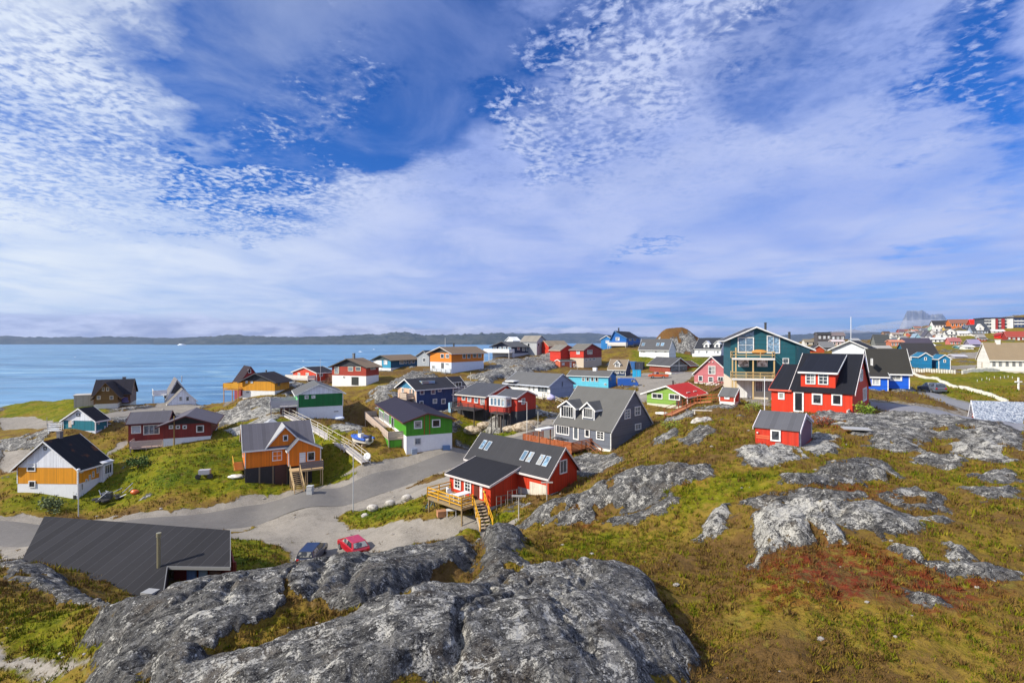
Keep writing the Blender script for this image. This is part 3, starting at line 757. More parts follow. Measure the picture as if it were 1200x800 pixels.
# ------------------------------------------------------------------ house pieces
def body(rt, x0, x1, y0, y1, ze, zr, ridge='x', wall=(.4,.02,.01), found=(.7,.7,.7), zf=0., roof=(.03,.03,.035), trim=WHITE, gable=None,
         peak=.5, ze2=None, oe=.4, og=.3, th=.14, kind='v', zb=-3.0, per=1.0, seam=.5, rust=0., corner=True, wallname='wall', ends=(1, 1), fmat=None, gz_=None, noroof=False):
    w0, w1, a0, a1 = (y0, y1, x0, x1) if ridge == 'x' else (x0, x1, y0, y1)
    W_ = w1 - w0; pk = w0 + W_ * peak; ze2 = ze if ze2 is None else ze2
    if zf > zb + .01 and (zf > 0.0 or found is not None):
        MB().box(x0 + .03, x1 - .03, y0 + .03, y1 - .03, zb, zf).build('foundation', fmat or concrete(found), rt)
    zlow = min(ze, ze2) if gz_ is None else gz_
    if gable is None:
        MB().prism([(w0, zf), (w1, zf), (w1, ze2), (pk, zr), (w0, ze)], ridge, a0, a1).build(wallname, paint(wall, kind), rt)
    else:
        MB().box(x0, x1, y0, y1, zf, zlow).build(wallname, paint(wall, kind), rt)
        MB().prism([(w0 , zlow + .002), (w1, zlow + .002), (w1, max(ze2, zlow + .01)), (pk, zr), (w0, max(ze, zlow + .01))], ridge, a0 - .02, a1 + .02).build('gable_panel', paint(gable, kind), rt)
    if noroof: return
    s1 = (zr - ze) / (pk - w0) if pk - w0 > .01 else 0; s2 = (zr - ze2) / (w1 - pk) if w1 - pk > .01 else 0
    top = [(w0 - oe, ze - oe * s1 + th), (pk, zr + th), (w1 + oe, ze2 - oe * s2 + th)]
    if pk - w0 < .01: top = [(w0 - .15, zr + th + .0), (w1 + oe, ze2 - oe * s2 + th)]
    if w1 - pk < .01: top = [(w0 - oe, ze - oe * s1 + th), (w1 + .15, zr + th)]
    def chev(up, dn): return [(u, z + up) for u, z in top] + [(u, z + dn) for u, z in top[::-1]]
    e0 = og * ends[0]; e1 = og * ends[1]
    MB().prism(chev(0, -th + .015), ridge, a0 - e0, a1 + e1).build('roof', roofm(roof, ridge, per, seam, rust), rt)
    if trim is not None:
        tm = paint(trim, 'p', .3)
        for e, pos in ((ends[0], a0 - e0), (ends[1], a1 + e1)):
            if e:
                q = pos - .05 if pos < a0 else pos + .003; MB().prism(chev(.025, -.20), ridge, q, q + .047).build('bargeboard', tm, rt)
        for u, z in ((top[0]), (top[-1])):
            sgn = -1 if u < pk else 1
            if abs(u - w0) < .2 or abs(u - w1) < .2: continue
            m_ = MB(); q0, q1 = (u - .05, u - .003) if sgn < 0 else (u + .003, u + .05)
            if ridge == 'x': m_.box(a0 - e0, a1 + e1, q0, q1, z - .20, z - .01)
            else: m_.box(q0, q1, a0 - e0, a1 + e1, z - .20, z - .01)
            m_.build('fascia', tm, rt)
        if corner:
            for cx, cy in ((x0, y0), (x1, y0), (x0, y1)):
                sx = 1 if cx == x0 else -1; sy = 1 if cy == y0 else -1
                m_ = MB(); m_.box(cx - .025 * sx, cx + .10 * sx, cy - .025 * sy, cy + .10 * sy, zf, min(ze, ze2) - .02)
                m_.build('corner_board', tm, rt)
def win(rt, plane, val, sgn, u0, u1, z0, z1, nx=1, ny=1, g='dark', fcol=WHITE, fw=.11, name='window'):
    """frame boards standing proud of the wall, muntins, and a pane behind them"""
    if u1 < u0: u0, u1 = u1, u0
    if z1 < z0: z0, z1 = z1, z0
    fw = min(fw, (u1 - u0) * .22, (z1 - z0) * .22)
    fr_, gl = MB(), MB(); a, b = val, val + sgn * .09
    def bx(m_, ua, ub, za, zb_, p, q):
        if plane == 'x': m_.box(p, q, ua, ub, za, zb_)
        else: m_.box(ua, ub, p, q, za, zb_)
    bx(fr_, u0, u1, z0, z0 + fw, a, b); bx(fr_, u0, u1, z1 - fw, z1, a, b)
    bx(fr_, u0, u0 + fw, z0 + fw, z1 - fw, a, b); bx(fr_, u1 - fw, u1, z0 + fw, z1 - fw, a, b)
    mw = min(.055, fw * .7)
    for i in range(1, nx):
        u = u0 + fw + (u1 - u0 - 2 * fw) * i / nx; bx(fr_, u - mw / 2, u + mw / 2, z0 + fw, z1 - fw, a, val + sgn * .05)
    for i in range(1, ny):
        z = z0 + fw + (z1 - z0 - 2 * fw) * i / ny; bx(fr_, u0 + fw, u1 - fw, z - mw / 2, z + mw / 2, a, val + sgn * .045)
    o = fr_.build(name, paint(fcol, 'p', .3), rt)
    bx(gl, u0 + fw * .5, u1 - fw * .5, z0 + fw * .5, z1 - fw * .5, a - sgn * .01, val + sgn * .012)
    gl.build('pane', glass(g), o)
    return o
def pwin(rt, f, plane, px0, py0, px1, py1, nx=1, ny=1, g='dark', fcol=WHITE, val=0., sgn=-1, fw=.11, grow=.0, name='window'):
    pm_ = (py0 + py1) / 2; A = f.on(plane, val, px0, pm_); B = f.on(plane, val, px1, pm_)
    i = 1 if plane == 'x' else 0; u0, u1 = sorted((A[i], B[i]))
    Cc = f.on(plane, val, (px0 + px1) / 2, py0); Dd = f.on(plane, val, (px0 + px1) / 2, py1)
    z0, z1 = Dd.z, Cc.z; zm = getattr(f, 'zmax', {}).get(plane)
    if zm is not None and z1 > zm - .06 and val == getattr(f, 'zval', 0): s_ = z1 - (zm - .06); z1 -= s_; z0 -= s_ * .6
    return win(rt, plane, val, sgn, u0 - grow, u1 + grow, z0, z1, nx, ny, g, fcol, fw, name)
def pdoor(rt, f, plane, px0, py0, px1, py1, col=WHITE, glassy=False, val=0., sgn=-1, g='dark'):
    pm_ = (py0 + py1) / 2; A = f.on(plane, val, px0, pm_); B = f.on(plane, val, px1, pm_); i = 1 if plane == 'x' else 0
    u0, u1 = sorted((A[i], B[i])); z1 = f.on(plane, val, (px0 + px1) / 2, py0).z; z0 = f.on(plane, val, (px0 + px1) / 2, py1).z
    m_ = MB()
    def bx(m__, ua, ub, za, zb_, p, q):
        if plane == 'x': m__.box(p, q, ua, ub, za, zb_)
        else: m__.box(ua, ub, p, q, za, zb_)
    if glassy: return win(rt, plane, val, sgn, u0, u1, z0, z1, 1, 1, g, WHITE, .16, 'door')
    bx(m_, u0, u1, z0, z1, val, val + sgn * .05); bx(m_, u0 + .1, u1 - .1, z0 + .1, (z0 + z1) / 2 - .05, val + sgn * .05, val + sgn * .065)
    bx(m_, u0 + .1, u1 - .1, (z0 + z1) / 2 + .05, z1 - .1, val + sgn * .05, val + sgn * .065)
    o = m_.build('door', paint(col, 'p', .4), rt)
    h_ = MB(); bx(h_, u1 - .16, u1 - .12, z0 + .95, z0 + 1.08, val + sgn * .065, val + sgn * .12); h_.build('handle', plain('steel', (.5,.5,.5), .3, 1.), o)
    return o
def skylight(rt, f, ridge, w0, ze, s, px, py, wd, ht, side=0):
    """roof window on the slope that starts at w0/ze and rises with slope s (side: 0 = rising with the coordinate)"""
    a, d = f.ray(px, py); i = 1 if ridge == 'x' else 0; j = 1 - i
    # plane: z = ze + s*(w-w0)
    k = (ze + s * (a[i] - w0) - a.z) / (d.z - s * d[i]); p = a + d * k
    L = math.hypot(1, s); n = Vector((0, 0, 0)); n[i] = -s / L; n.z = 1 / L; up = Vector((0, 0, 0)); up[i] = 1 / L; up.z = s / L
    al = Vector((0, 0, 0)); al[j] = 1
    base_ = Vector((p[0], p[1], ze + s * (p[i] - w0))) + n * .13
    def slab(w_, h_, t0, t1):
        vs = []
        for t_ in (t0, t1):
            for q, r_ in ((-1, -1), (1, -1), (1, 1), (-1, 1)): vs.append(base_ + al * q * w_ / 2 + up * r_ * h_ / 2 + n * t_)
        return MB().add(vs, [(0,3,2,1),(4,5,6,7),(0,1,5,4),(1,2,6,5),(2,3,7,6),(3,0,4,7)])
    o = slab(wd, ht, -.08, .05).build('skylight', plain('zinc', (.42,.44,.46), .5), rt)
    slab(wd - .16, ht - .16, .05, .065).build('pane', glass('sky'), o)
def chimney(rt, x, y, z0, z1, w_=.45, col=(.25,.22,.2), pipe=False):
    if pipe:
        MB().tube((x, y, z0), (x, y, z1), w_ / 2, n=8).tube((x, y, z1), (x, y, z1 + .12), w_ * .8, w_ * .4, n=8).build('chimney', plain('pipe%s' % str(col), col, .5), rt)
    else:
        MB().box(x - w_/2, x + w_/2, y - w_/2, y + w_/2, z0, z1).box(x - w_/2 - .06, x + w_/2 + .06, y - w_/2 - .06, y + w_/2 + .06, z1 + .002, z1 + .1).build('chimney', concrete(col), rt)
def rail(m_, pts, h_=1.0, bars=3, post=.09, every=1.4, bar=(.035, .10), z_off=0., solid=False):
    for a, b in zip(pts[:-1], pts[1:]):
        a = Vector(a); b = Vector(b); n = max(1, int((b - a).length / every)); up = Vector((0, 0, h_))
        for k in range(n + 1):
            p = a.lerp(b, k / n); m_.box(p.x - post/2, p.x + post/2, p.y - post/2, p.y + post/2, p.z + z_off, p.z + h_)
        for k in range(bars):
            z = h_ * (k + 1) / bars - .04; m_.beam(a + Vector((0, 0, z)), b + Vector((0, 0, z)), bar[0], (h_ / bars * .93) if solid else bar[1])
def deck(rt, x0, x1, y0, y1, z, wcol, rcol=None, zb=-3., h_=1.0, bars=3, sides='SWE', solid=False, post=.1, name='deck', zs=None):
    rcol = rcol or wcol
    d = MB()
    n = max(1, int((x1 - x0) / .145))
    for k in range(n): d.box(x0 + (x1-x0)*k/n, x0 + (x1-x0)*(k+1)/n - .012, y0, y1, z - .035, z)
    for q in (y0 + .03, (y0 + y1)/2, y1 - .03): d.box(x0, x1, q - .025, q + .025, z - .2, z - .037)
    d.box(x0 - .03, x0 - .003, y0 - .03, y1, z - .22, z + .01); d.box(x0, x1, y0 - .03, y0 - .003, z - .22, z + .01); d.box(x1 + .003, x1 + .03, y0 - .03, y1, z - .22, z + .01)
    o = d.build(name, wood(wcol), rt)
    xs = [x0 + .1, x1 - .1] if x1 - x0 < 4 else [x0 + .1, (x0+x1)/2, x1 - .1]
    for px_ in xs:
        for py_ in (y0 + .1, y1 - .1): MB().box(px_ - .06, px_ + .06, py_ - .06, py_ + .06, zb, z - .205).build('post', wood(wcol), rt)
    cs = {'S': ((x0, y0), (x1, y0)), 'W': ((x0, y0), (x0, y1)), 'E': ((x1, y0), (x1, y1)), 'N': ((x0, y1), (x1, y1))}
    for s_ in sides:
        a, b = cs[s_]; m_ = MB(); rail(m_, [(a[0], a[1], z), (b[0], b[1], z)], h_, bars, solid=solid); m_.build('railing', wood(rcol), rt)
    return o
def stairs(rt, top_, bot, width, n, col, rails=True, name='stairs', rcol=None):
    top_ = Vector(top_); bot = Vector(bot); d = bot - top_; hd = Vector((d.x, d.y, 0)).normalized(); sd = Vector((-hd.y, hd.x, 0))
    m_ = MB()
    for k in range(n):
        p = top_.lerp(bot, (k + .5) / n); m_.beam(p - sd * width/2, p + sd * width/2, abs(d.to_2d().length) / n * .85, .045)
    for s_ in (-1, 1): m_.beam(top_ + sd * s_ * width/2 + Vector((0,0,-.1)), bot + sd * s_ * width/2 + Vector((0,0,-.1)), .05, .24)
    m_.build(name, wood(col), rt)
    if rails:
        for s_ in (-1, 1):
            r_ = MB(); a = top_ + sd * s_ * (width/2 + .05); b = bot + sd * s_ * (width/2 + .05); k_ = max(2, int(d.length / 1.3))
            for k in range(k_ + 1):
                p = a.lerp(b, k / k_); r_.box(p.x-.045, p.x+.045, p.y-.045, p.y+.045, p.z - .1, p.z + .95)
            for z in (.5, .93): r_.beam(a + Vector((0,0,z)), b + Vector((0,0,z)), .04, .10)
            r_.build('handrail', wood(rcol or col), rt)
def foliage_mat(): return MATS['ground']
# ------------------------------------------------------------------ ground material
def ground_nodes(nt, blades=False):
    pos = nt.n('ShaderNodeNewGeometry').outputs['Position']
    at = {}
    for k in ('rockm', 'lich', 'dirtm', 'redm', 'greenm'):
        at[k] = nt.n('ShaderNodeAttribute', attribute_name=k).outputs['Fac']
    nbig = nt.noise(pos, .055, 5, .6, .6); nmid = nt.noise(pos, .32, 6, .62, .7); nfin = nt.noise(pos, 2.1, 6, .68, .4); nvf = nt.noise(pos, 11.0, 4, .65)
    # heath and grass, from lush green over yellow green to straw and brown
    k = nt.m('ADD', nt.m('MULTIPLY', nbig, .45), nt.m('ADD', nt.m('MULTIPLY', nmid, .60), nt.m('MULTIPLY', nfin, .30)))
    k = nt.m('ADD', k, nt.m('MULTIPLY', nt.m('SUBTRACT', at['greenm'], .34), -.26))
    if blades: k = nt.m('ADD', k, nt.m('MULTIPLY', nt.m('SUBTRACT', nt.n('ShaderNodeAttribute', attribute_name='tone').outputs['Fac'], .5), .50))
    g = nt.mix(nt.ramp(k, .42, .60), (.060, .090, .004), (.155, .155, .006))
    g = nt.mix(nt.ramp(k, .58, .70), g, (.215, .145, .024))
    g = nt.mix(nt.ramp(k, .68, .82), g, (.130, .076, .025))
    n4 = nt.noise(pos, .9, 5, .6, .5)
    g = nt.mix(nt.m('MULTIPLY', nt.ramp(n4, .57, .70), .6), g, (.140, .082, .026))
    g = nt.mix(nt.m('MULTIPLY', nt.ramp(nt.noise(pos, 1.4, 4, .6), .60, .70), .55), g, (.24, .21, .035))
    dwarf = nt.m('MULTIPLY', at['redm'], nt.ramp(nt.noise(pos, 2.2, 6, .76, .4), .46, .56))
    g = nt.mix(nt.m('MULTIPLY', dwarf, .85), g, (.165, .020, .012))
    spk = nt.ramp(nfin, .62, .75); g = nt.mix(nt.m('MULTIPLY', spk, .35), g, (.24, .20, .10))
    v = nt.m('ADD', nt.m('MULTIPLY', nt.ramp(nfin, .35, .65), .35), nt.m('ADD', .42, nt.m('MULTIPLY', nvf, .78))); g = nt.mix(1.0, g, nt.xyz(v, v, v), 'MULTIPLY')
    if blades: return g
    # rock: banded gneiss, black crust, grey and white lichen
    rp = nt.vm('MULTIPLY', pos, (1, 1, 1.6))
    ca, sa = math.cos(R(28)), math.sin(R(28)); x, y, z = nt.sep(pos)
    su = nt.m('ADD', nt.m('MULTIPLY', x, ca), nt.m('MULTIPLY', y, sa)); sv = nt.m('SUBTRACT', nt.m('MULTIPLY', y, ca), nt.m('MULTIPLY', x, sa))
    sp = nt.xyz(nt.m('MULTIPLY', su, .30), sv, nt.m('MULTIPLY', z, .8))
    r1 = nt.noise(sp, 1.5, 8, .62, .35); r2 = nt.noise(pos, 3.4, 8, .70, .3); r3 = nt.noise(pos, 14, 5, .7); r4 = nt.noise(pos, .6, 5, .6, .5)
    rc = nt.mix(nt.ramp(r1, .36, .62), (.050, .047, .044), nt.mix(at['lich'], (.100, .096, .090), (.225, .215, .195)))
    rc = nt.mix(nt.m('MULTIPLY', nt.ramp(r2, .51, .61), .7), rc, (.21, .205, .195))
    rc = nt.mix(nt.m('MULTIPLY', nt.ramp(r2, .47, .38), .75), rc, (.022, .022, .026))
    rc = nt.mix(nt.m('MULTIPLY', nt.ramp(r4, .52, .66), .45), rc, (.10, .075, .050))
    ck = nt.m('ABSOLUTE', nt.m('SUBTRACT', nt.noise(sp, 2.6, 6, .62, .8), .5)); ck2 = nt.m('ABSOLUTE', nt.m('SUBTRACT', nt.noise(pos, 1.7, 6, .66, 1.2), .5))
    crk = nt.m('MINIMUM', nt.ramp(ck, 0.0, .011), nt.ramp(ck2, 0.0, .007))
    r5 = nt.noise(pos, 34, 4, .75)
    lth = nt.m('ADD', nt.m('MULTIPLY', r3, .35), nt.m('ADD', nt.m('MULTIPLY', nt.noise(pos, 1.1, 7, .72, 1.0), .65), nt.m('MULTIPLY', at['lich'], .15)))
    rc = nt.mix(nt.ramp(lth, .590, .630), rc, (.47, .45, .40))
    rc = nt.mix(nt.m('MULTIPLY', nt.ramp(nt.noise(pos, 6.5, 5, .7), .60, .68), .8), rc, (.60, .60, .57))
    rc = nt.mix(nt.m('MULTIPLY', nt.ramp(nt.noise(pos, 8.0, 6, .7), .40, .34), .9), rc, (.015, .015, .018))
    rc = nt.mix(nt.m('MULTIPLY', nt.ramp(r5, .56, .66), .7), rc, (.42, .42, .40)); rc = nt.mix(nt.m('MULTIPLY', nt.ramp(r5, .44, .36), .8), rc, (.018, .018, .02))
    rc = nt.mix(nt.m('SUBTRACT', 1.0, crk), rc, (.012, .012, .014))
    # dry moss in the hollows of the rock
    ms = nt.ramp(nt.m('ADD', nt.m('MULTIPLY', nmid, .5), nt.m('MULTIPLY', nfin, .5)), .60, .66)
    rc = nt.mix(nt.m('MULTIPLY', ms, .8), rc, (.125, .085, .025))
    # gravel
    dc = nt.mix(nt.ramp(nmid, .35, .65), (.165, .147, .122), (.255, .228, .192))
    dc = nt.mix(nt.ramp(nvf, .4, .7), dc, (.31, .285, .25)); dc = nt.mix(nt.m('MULTIPLY', nt.ramp(nfin, .55, .7), .5), dc, (.15, .13, .10))
    rm = nt.ramp(nt.m('ADD', at['rockm'], nt.m('ADD', nt.m('MULTIPLY', nt.m('SUBTRACT', nfin, .5), 1.7), nt.m('MULTIPLY', nt.m('SUBTRACT', n4, .5), 1.0))), .44, .58)
    dm = nt.ramp(nt.m('ADD', at['dirtm'], nt.m('MULTIPLY', nt.m('SUBTRACT', nfin, .5), .9)), .40, .66)
    c = nt.mix(dm, g, dc); c = nt.mix(rm, c, rc)
    hb = nt.m('ADD', nt.m('MULTIPLY', r2, .6), nt.m('ADD', nt.m('MULTIPLY', r1, .8), nt.m('ADD', nt.m('MULTIPLY', r3, .30), nt.m('ADD', nt.m('MULTIPLY', crk, .25), nt.m('MULTIPLY', r5, .10)))))
    hg = nt.m('ADD', nt.m('MULTIPLY', nfin, .7), nt.m('MULTIPLY', nvf, .5))
    hd = nt.m('MULTIPLY', nvf, .12)
    mh = nt.n('ShaderNodeMix', data_type='FLOAT'); nt.set(mh.inputs[0], rm); nt.set(mh.inputs[2], nt.m('ADD', nt.m('MULTIPLY', hg, nt.m('SUBTRACT', 1.0, dm)), hd)); nt.set(mh.inputs[3], hb)
    return c, mh.outputs[0]
def _g(nt):
    c, h_ = ground_nodes(nt); pr(nt, c, .92, h_, .85, .20, spec=.10)
GM = mat('ground', _g)
def _b(nt):
    c = ground_nodes(nt, True); pr(nt, c, .9, spec=.1)
BM_ = mat('heath_blades', _b)
def asphalt(col=(.15, .145, .14)):
    def fn(nt):
        pos = nt.n('ShaderNodeNewGeometry').outputs['Position']
        a = nt.noise(pos, .25, 6, .6, 1.0); b = nt.noise(pos, 9, 4, .6); c_ = nt.noise(pos, 1.2, 6, .65, 1.5)
        v = nt.m('ADD', .62, nt.m('ADD', nt.m('MULTIPLY', a, .5), nt.m('MULTIPLY', b, .3)))
        c = nt.mix(1.0, col, nt.xyz(v, v, v), 'MULTIPLY')
        c = nt.mix(nt.m('MULTIPLY', nt.ramp(c_, .57, .72), .40), c, (.24, .22, .19))
        c = nt.mix(nt.m('MULTIPLY', nt.ramp(nt.m('ABSOLUTE', nt.m('SUBTRACT', c_, .47)), .012, .0), .45), c, (.05, .05, .05))
        pr(nt, c, .88, b, .3, .02, spec=.2)
    return mat(('asphalt', col), fn)
# ------------------------------------------------------------------ ground sheet
def spaced(parts):
    return np.concatenate([np.linspace(a, b, n, endpoint=False) for a, b, n in parts] + [[parts[-1][1]]])
TH = R(1) * spaced([(-112, -50, 50), (-50, 50, 800), (50, 112, 50)])
LR = spaced([(math.log(1.5), math.log(11), 50), (math.log(11), math.log(48), 400), (math.log(48), math.log(200), 260), (math.log(200), math.log(520), 110), (math.log(520), math.log(2200), 25)])
tt, ll = np.meshgrid(TH, LR, indexing='ij'); rr = np.exp(ll)
gx = np.sin(tt) * rr; gy = np.cos(tt) * rr
gzv, rk, lc, dt_, rd, gn, rdm = ground(gx.ravel(), gy.ravel(), full=True)
def grid_mesh(name, X, Y, Z, n0, n1, m_, attrs=None, flip=False):
    me = bpy.data.meshes.new(name); n = n0 * n1
    co = np.stack([X.ravel(), Y.ravel(), Z.ravel()], 1).astype(np.float32)
    me.vertices.add(n); me.vertices.foreach_set('co', co.ravel())
    i = np.arange(n0 - 1)[:, None] * n1 + np.arange(n1 - 1)[None]
    q = np.stack([i, i + 1, i + n1 + 1, i + n1], -1).reshape(-1, 4)
    if flip: q = q[:, ::-1]
    me.loops.add(q.size); me.loops.foreach_set('vertex_index', q.ravel().astype(np.int32))
    me.polygons.add(len(q)); me.polygons.foreach_set('loop_start', np.arange(0, q.size, 4, dtype=np.int32)); me.polygons.foreach_set('loop_total', np.full(len(q), 4, np.int32))
    me.polygons.foreach_set('use_smooth', np.ones(len(q), bool)); me.update(calc_edges=True); me.validate()
    for k, v in (attrs or {}).items():
        a = me.attributes.new(k, 'FLOAT', 'POINT'); a.data.foreach_set('value', v.ravel().astype(np.float32))
    me.materials.append(m_); o = bpy.data.objects.new(name, me); C.objects.link(o); return o
g_o = grid_mesh('ground', gx, gy, gzv, len(TH), len(LR), GM, dict(rockm=rk, lich=lc, dirtm=dt_, redm=rd, greenm=gn), flip=True)
g_o['kind'] = 'structure'
# roads and paths, draped 3 cm above the bed cut for them
def strip_mesh(name, A, B, m_, up=.035, nw=9):
    n = len(A); t = np.linspace(0, 1, nw)
    X = A[:, None, 0] * (1 - t) + B[:, None, 0] * t; Y = A[:, None, 1] * (1 - t) + B[:, None, 1] * t
    Z = ground(X.ravel(), Y.ravel()).reshape(X.shape)
    # the bed has a soft lip: take the height from well inside
    Z[:, 0] = Z[:, 1]; Z[:, -1] = Z[:, -2]
    for _ in range(3): Z[1:-1] = (Z[:-2] + 2 * Z[1:-1] + Z[2:]) / 4
    Z = Z + up + .05; Z[:, 0] -= .10; Z[:, -1] -= .10
    o = grid_mesh(name, X, Y, Z, n, nw, m_); o['kind'] = 'structure'
    me = o.data
    bm = bmesh.new(); bm.from_mesh(me); bmesh.ops.recalc_face_normals(bm, faces=bm.faces)
    if sum(f.normal.z for f in bm.faces) < 0: bmesh.ops.reverse_faces(bm, faces=bm.faces)
    bm.to_mesh(me); bm.free(); return o
strip_mesh('main_road', *[np.array(resample(q, 260)) for q in WSTRIP['main_road']], asphalt((.150, .140, .130)))
strip_mesh('path', *WSTRIP['path_upper'], asphalt((.22, .22, .23)))
strip_mesh('path', *WSTRIP['path_lower'], asphalt((.22, .22, .24)))

# ------------------------------------------------------------------ sea
def _sea(nt):
    pos = nt.n('ShaderNodeNewGeometry').outputs['Position']; x, y, z = nt.sep(pos)
    a = nt.noise(nt.xyz(x, nt.m('MULTIPLY', y, 2.2), 0.), .010, 7, .62, .6)
    b = nt.noise(nt.xyz(nt.m('MULTIPLY', x, .5), nt.m('MULTIPLY', y, 2.0), 3.), .0045, 5, .6, 1.0)
    c_ = nt.noise(nt.xyz(nt.m('MULTIPLY', x, .5), y, 3.), .35, 6, .65); d_ = nt.noise(nt.xyz(nt.m('MULTIPLY', x, .3), y, 9.), .05, 6, .7)
    col = nt.mix(nt.ramp(b, .38, .62), (.048, .150, .285), (.105, .25, .41))
    col = nt.mix(nt.m('MULTIPLY', nt.ramp(a, .50, .66), .8), col, (.25, .40, .50))
    dv = nt.ramp(d_, .3, .7, .78, 1.2); col = nt.mix(1.0, col, nt.xyz(dv, dv, dv), 'MULTIPLY')
    bb = pr(nt, col, nt.ramp(a, .35, .65, .32, .48), nt.m('ADD', nt.m('MULTIPLY', a, 4.), nt.m('MULTIPLY', c_, 1.)), .55, .5, spec=.30)
sea = MB().add([(-15000, -800, 0), (15000, -800, 0), (15000, 13400, 0), (-15000, 13400, 0)], [(0, 1, 2, 3)]).build('sea', mat('sea', _sea))
sea['kind'] = 'structure'
# ------------------------------------------------------------------ far shores
def _hill(nt):
    pos = nt.n('ShaderNodeNewGeometry').outputs['Position']
    n = nt.noise(pos, .006, 7, .65); n2 = nt.noise(pos, .03, 5, .65)
    c = nt.mix(nt.ramp(n, .4, .62), (.030, .040, .030), (.075, .080, .060)); c = nt.mix(nt.m('MULTIPLY', nt.ramp(n2, .5, .65), .6), c, (.12, .12, .12))
    pr(nt, c, .95, nt.m('MULTIPLY', n2, 10.), .6, 3.0, spec=.1)
HM = mat('far_rock', _hill)
def far_land(name, px0, px1, dist, depth, prof, rough, seed, n0=420, n1=26):
    u = (np.linspace(px0, px1, n0) - 600) / F; t = np.linspace(0, 1, n1)
    Y = dist + depth * t[None] + 0 * u[:, None]; X = u[:, None] * Y
    pxs = np.linspace(px0, px1, n0); top_ = np.interp(pxs, [p[0] for p in prof], [p[1] for p in prof])
    hm = (400 - top_) / F * (dist + depth * .45) + H
    hn = fbm(X, Y, dist * .035, 5, .55, seed, True); sh_ = np.sin(np.pi * t) ** .7
    Z = -6 + (hm[:, None] * (1 + rough * hn) + 6) * sh_[None]
    o = grid_mesh(name, X, Y, Z, n0, n1, HM, flip=True); o['kind'] = 'structure'; return o
far_land('island_hills', -140, 450, 6200, 1700, [(-140,394),(0,394.5),(60,396),(130,395),(200,397),(270,395),(330,396.5),(400,396),(450,399)], .28, 4)
far_land('island_hills', 180, 640, 5600, 1900, [(180,399),(230,396),(270,393.5),(330,396),(400,394.5),(440,393),(470,390.5),(500,394),(540,393),(580,391),(612,394),(640,398)], .30, 9)
far_land('mainland_hills', 560, 1120, 9500, 2500, [(560,398),(600,391),(640,392),(690,391.5),(740,395),(790,396),(850,396),(900,394),(940,392.5),(1000,388),(1040,391),(1120,395)], .22, 15)
# the flat topped mountain standing clear of the low cloud
def mountain():
    px = np.linspace(1040, 1124, 160); n1 = 24; t = np.linspace(0, 1, n1); u = (px - 600) / F
    prof = np.interp(px, [1040,1052,1059,1063,1066,1075,1082,1085,1090,1096,1104,1110,1124], [398,388,374,365.5,366,365,364,367,370,368.5,369,376,396])
    dist, depth = 10800, 1500; Y = dist + depth * t[None] + 0 * u[:, None]; X = u[:, None] * Y
    prof = prof + (prof < 380) * (1.1 * (vnoise(px * .45, px * 0, 3) - .5) + .8 * (vnoise(px * 1.1, px * 0, 5) - .5))
    hm = (400 - prof) / F * (dist + depth * .3) + H; sh_ = np.clip(np.sin(np.pi * t) * 1.8, 0, 1) ** .8
    Z = -5 + (hm[:, None] * (1 + .06 * fbm(X, Y, 260, 5, .6, 5, True)) + 5) * sh_[None]
    def _mt(nt):
        pos = nt.n('ShaderNodeNewGeometry').outputs['Position']; n = nt.noise(pos, .004, 7, .65)
        pr(nt, nt.mix(nt.ramp(n, .42, .6), (.14, .15, .17), (.30, .31, .33)), .95, spec=.1)  # rock tones paled and blued to paint in distance haze
    o = grid_mesh('far_mountain', X, Y, Z, 160, n1, mat('hazy_mountain_rock', _mt), flip=True); o['kind'] = 'structure'
mountain()

# ------------------------------------------------------------------ the air over the fjord
hz_ = MB().box(-15100, 15100, -2300, 13500, -70, 760).build('haze', None)
hz_['kind'] = 'stuff'; hz_['label'] = 'thin pale sea haze over the fjord and town'
hm_ = bpy.data.materials.new('air'); hm_.use_nodes = True; t_ = NT(hm_.node_tree)
v_ = t_.n('ShaderNodeVolumePrincipled'); v_.inputs['Color'].default_value = (.44, .62, 1.0, 1); v_.inputs['Density'].default_value = 0.000042; v_.inputs['Anisotropy'].default_value = 0.2
t_.t.links.new(v_.outputs[0], t_.n('ShaderNodeOutputMaterial').inputs['Volume'])
hz_.data.materials.clear(); hz_.data.materials.append(hm_)

# low cloud lying against the foot of the flat topped mountain
cl_ = MB()
for k, (px_, py_, rx_, rz_) in enumerate(((1030, 383, 26, 3.2), (1056, 379.5, 22, 4.0), (1082, 377.5, 22, 3.2), (1105, 377, 14, 2.5), (1003, 388, 22, 2.4))):
    y_ = 9300.0; cl_.blobm(((px_ - 600) / F * y_, y_, H - (py_ - 400) / F * y_), 1.0, 90 + k, (rx_ / F * y_, 380, rz_ / F * y_), .16, 3)
cl_ = cl_.build('low_cloud', None); cl_['kind'] = 'stuff'; cl_['label'] = 'low white cloud lying round the foot of the far mountain'
cm_ = bpy.data.materials.new('cloud'); cm_.use_nodes = True; t_ = NT(cm_.node_tree)
v_ = t_.n('ShaderNodeVolumePrincipled'); v_.inputs['Color'].default_value = (.93, .95, 1, 1); v_.inputs['Density'].default_value = 0.0016
t_.t.links.new(v_.outputs[0], t_.n('ShaderNodeOutputMaterial').inputs['Volume']); cl_.data.materials.append(cm_)
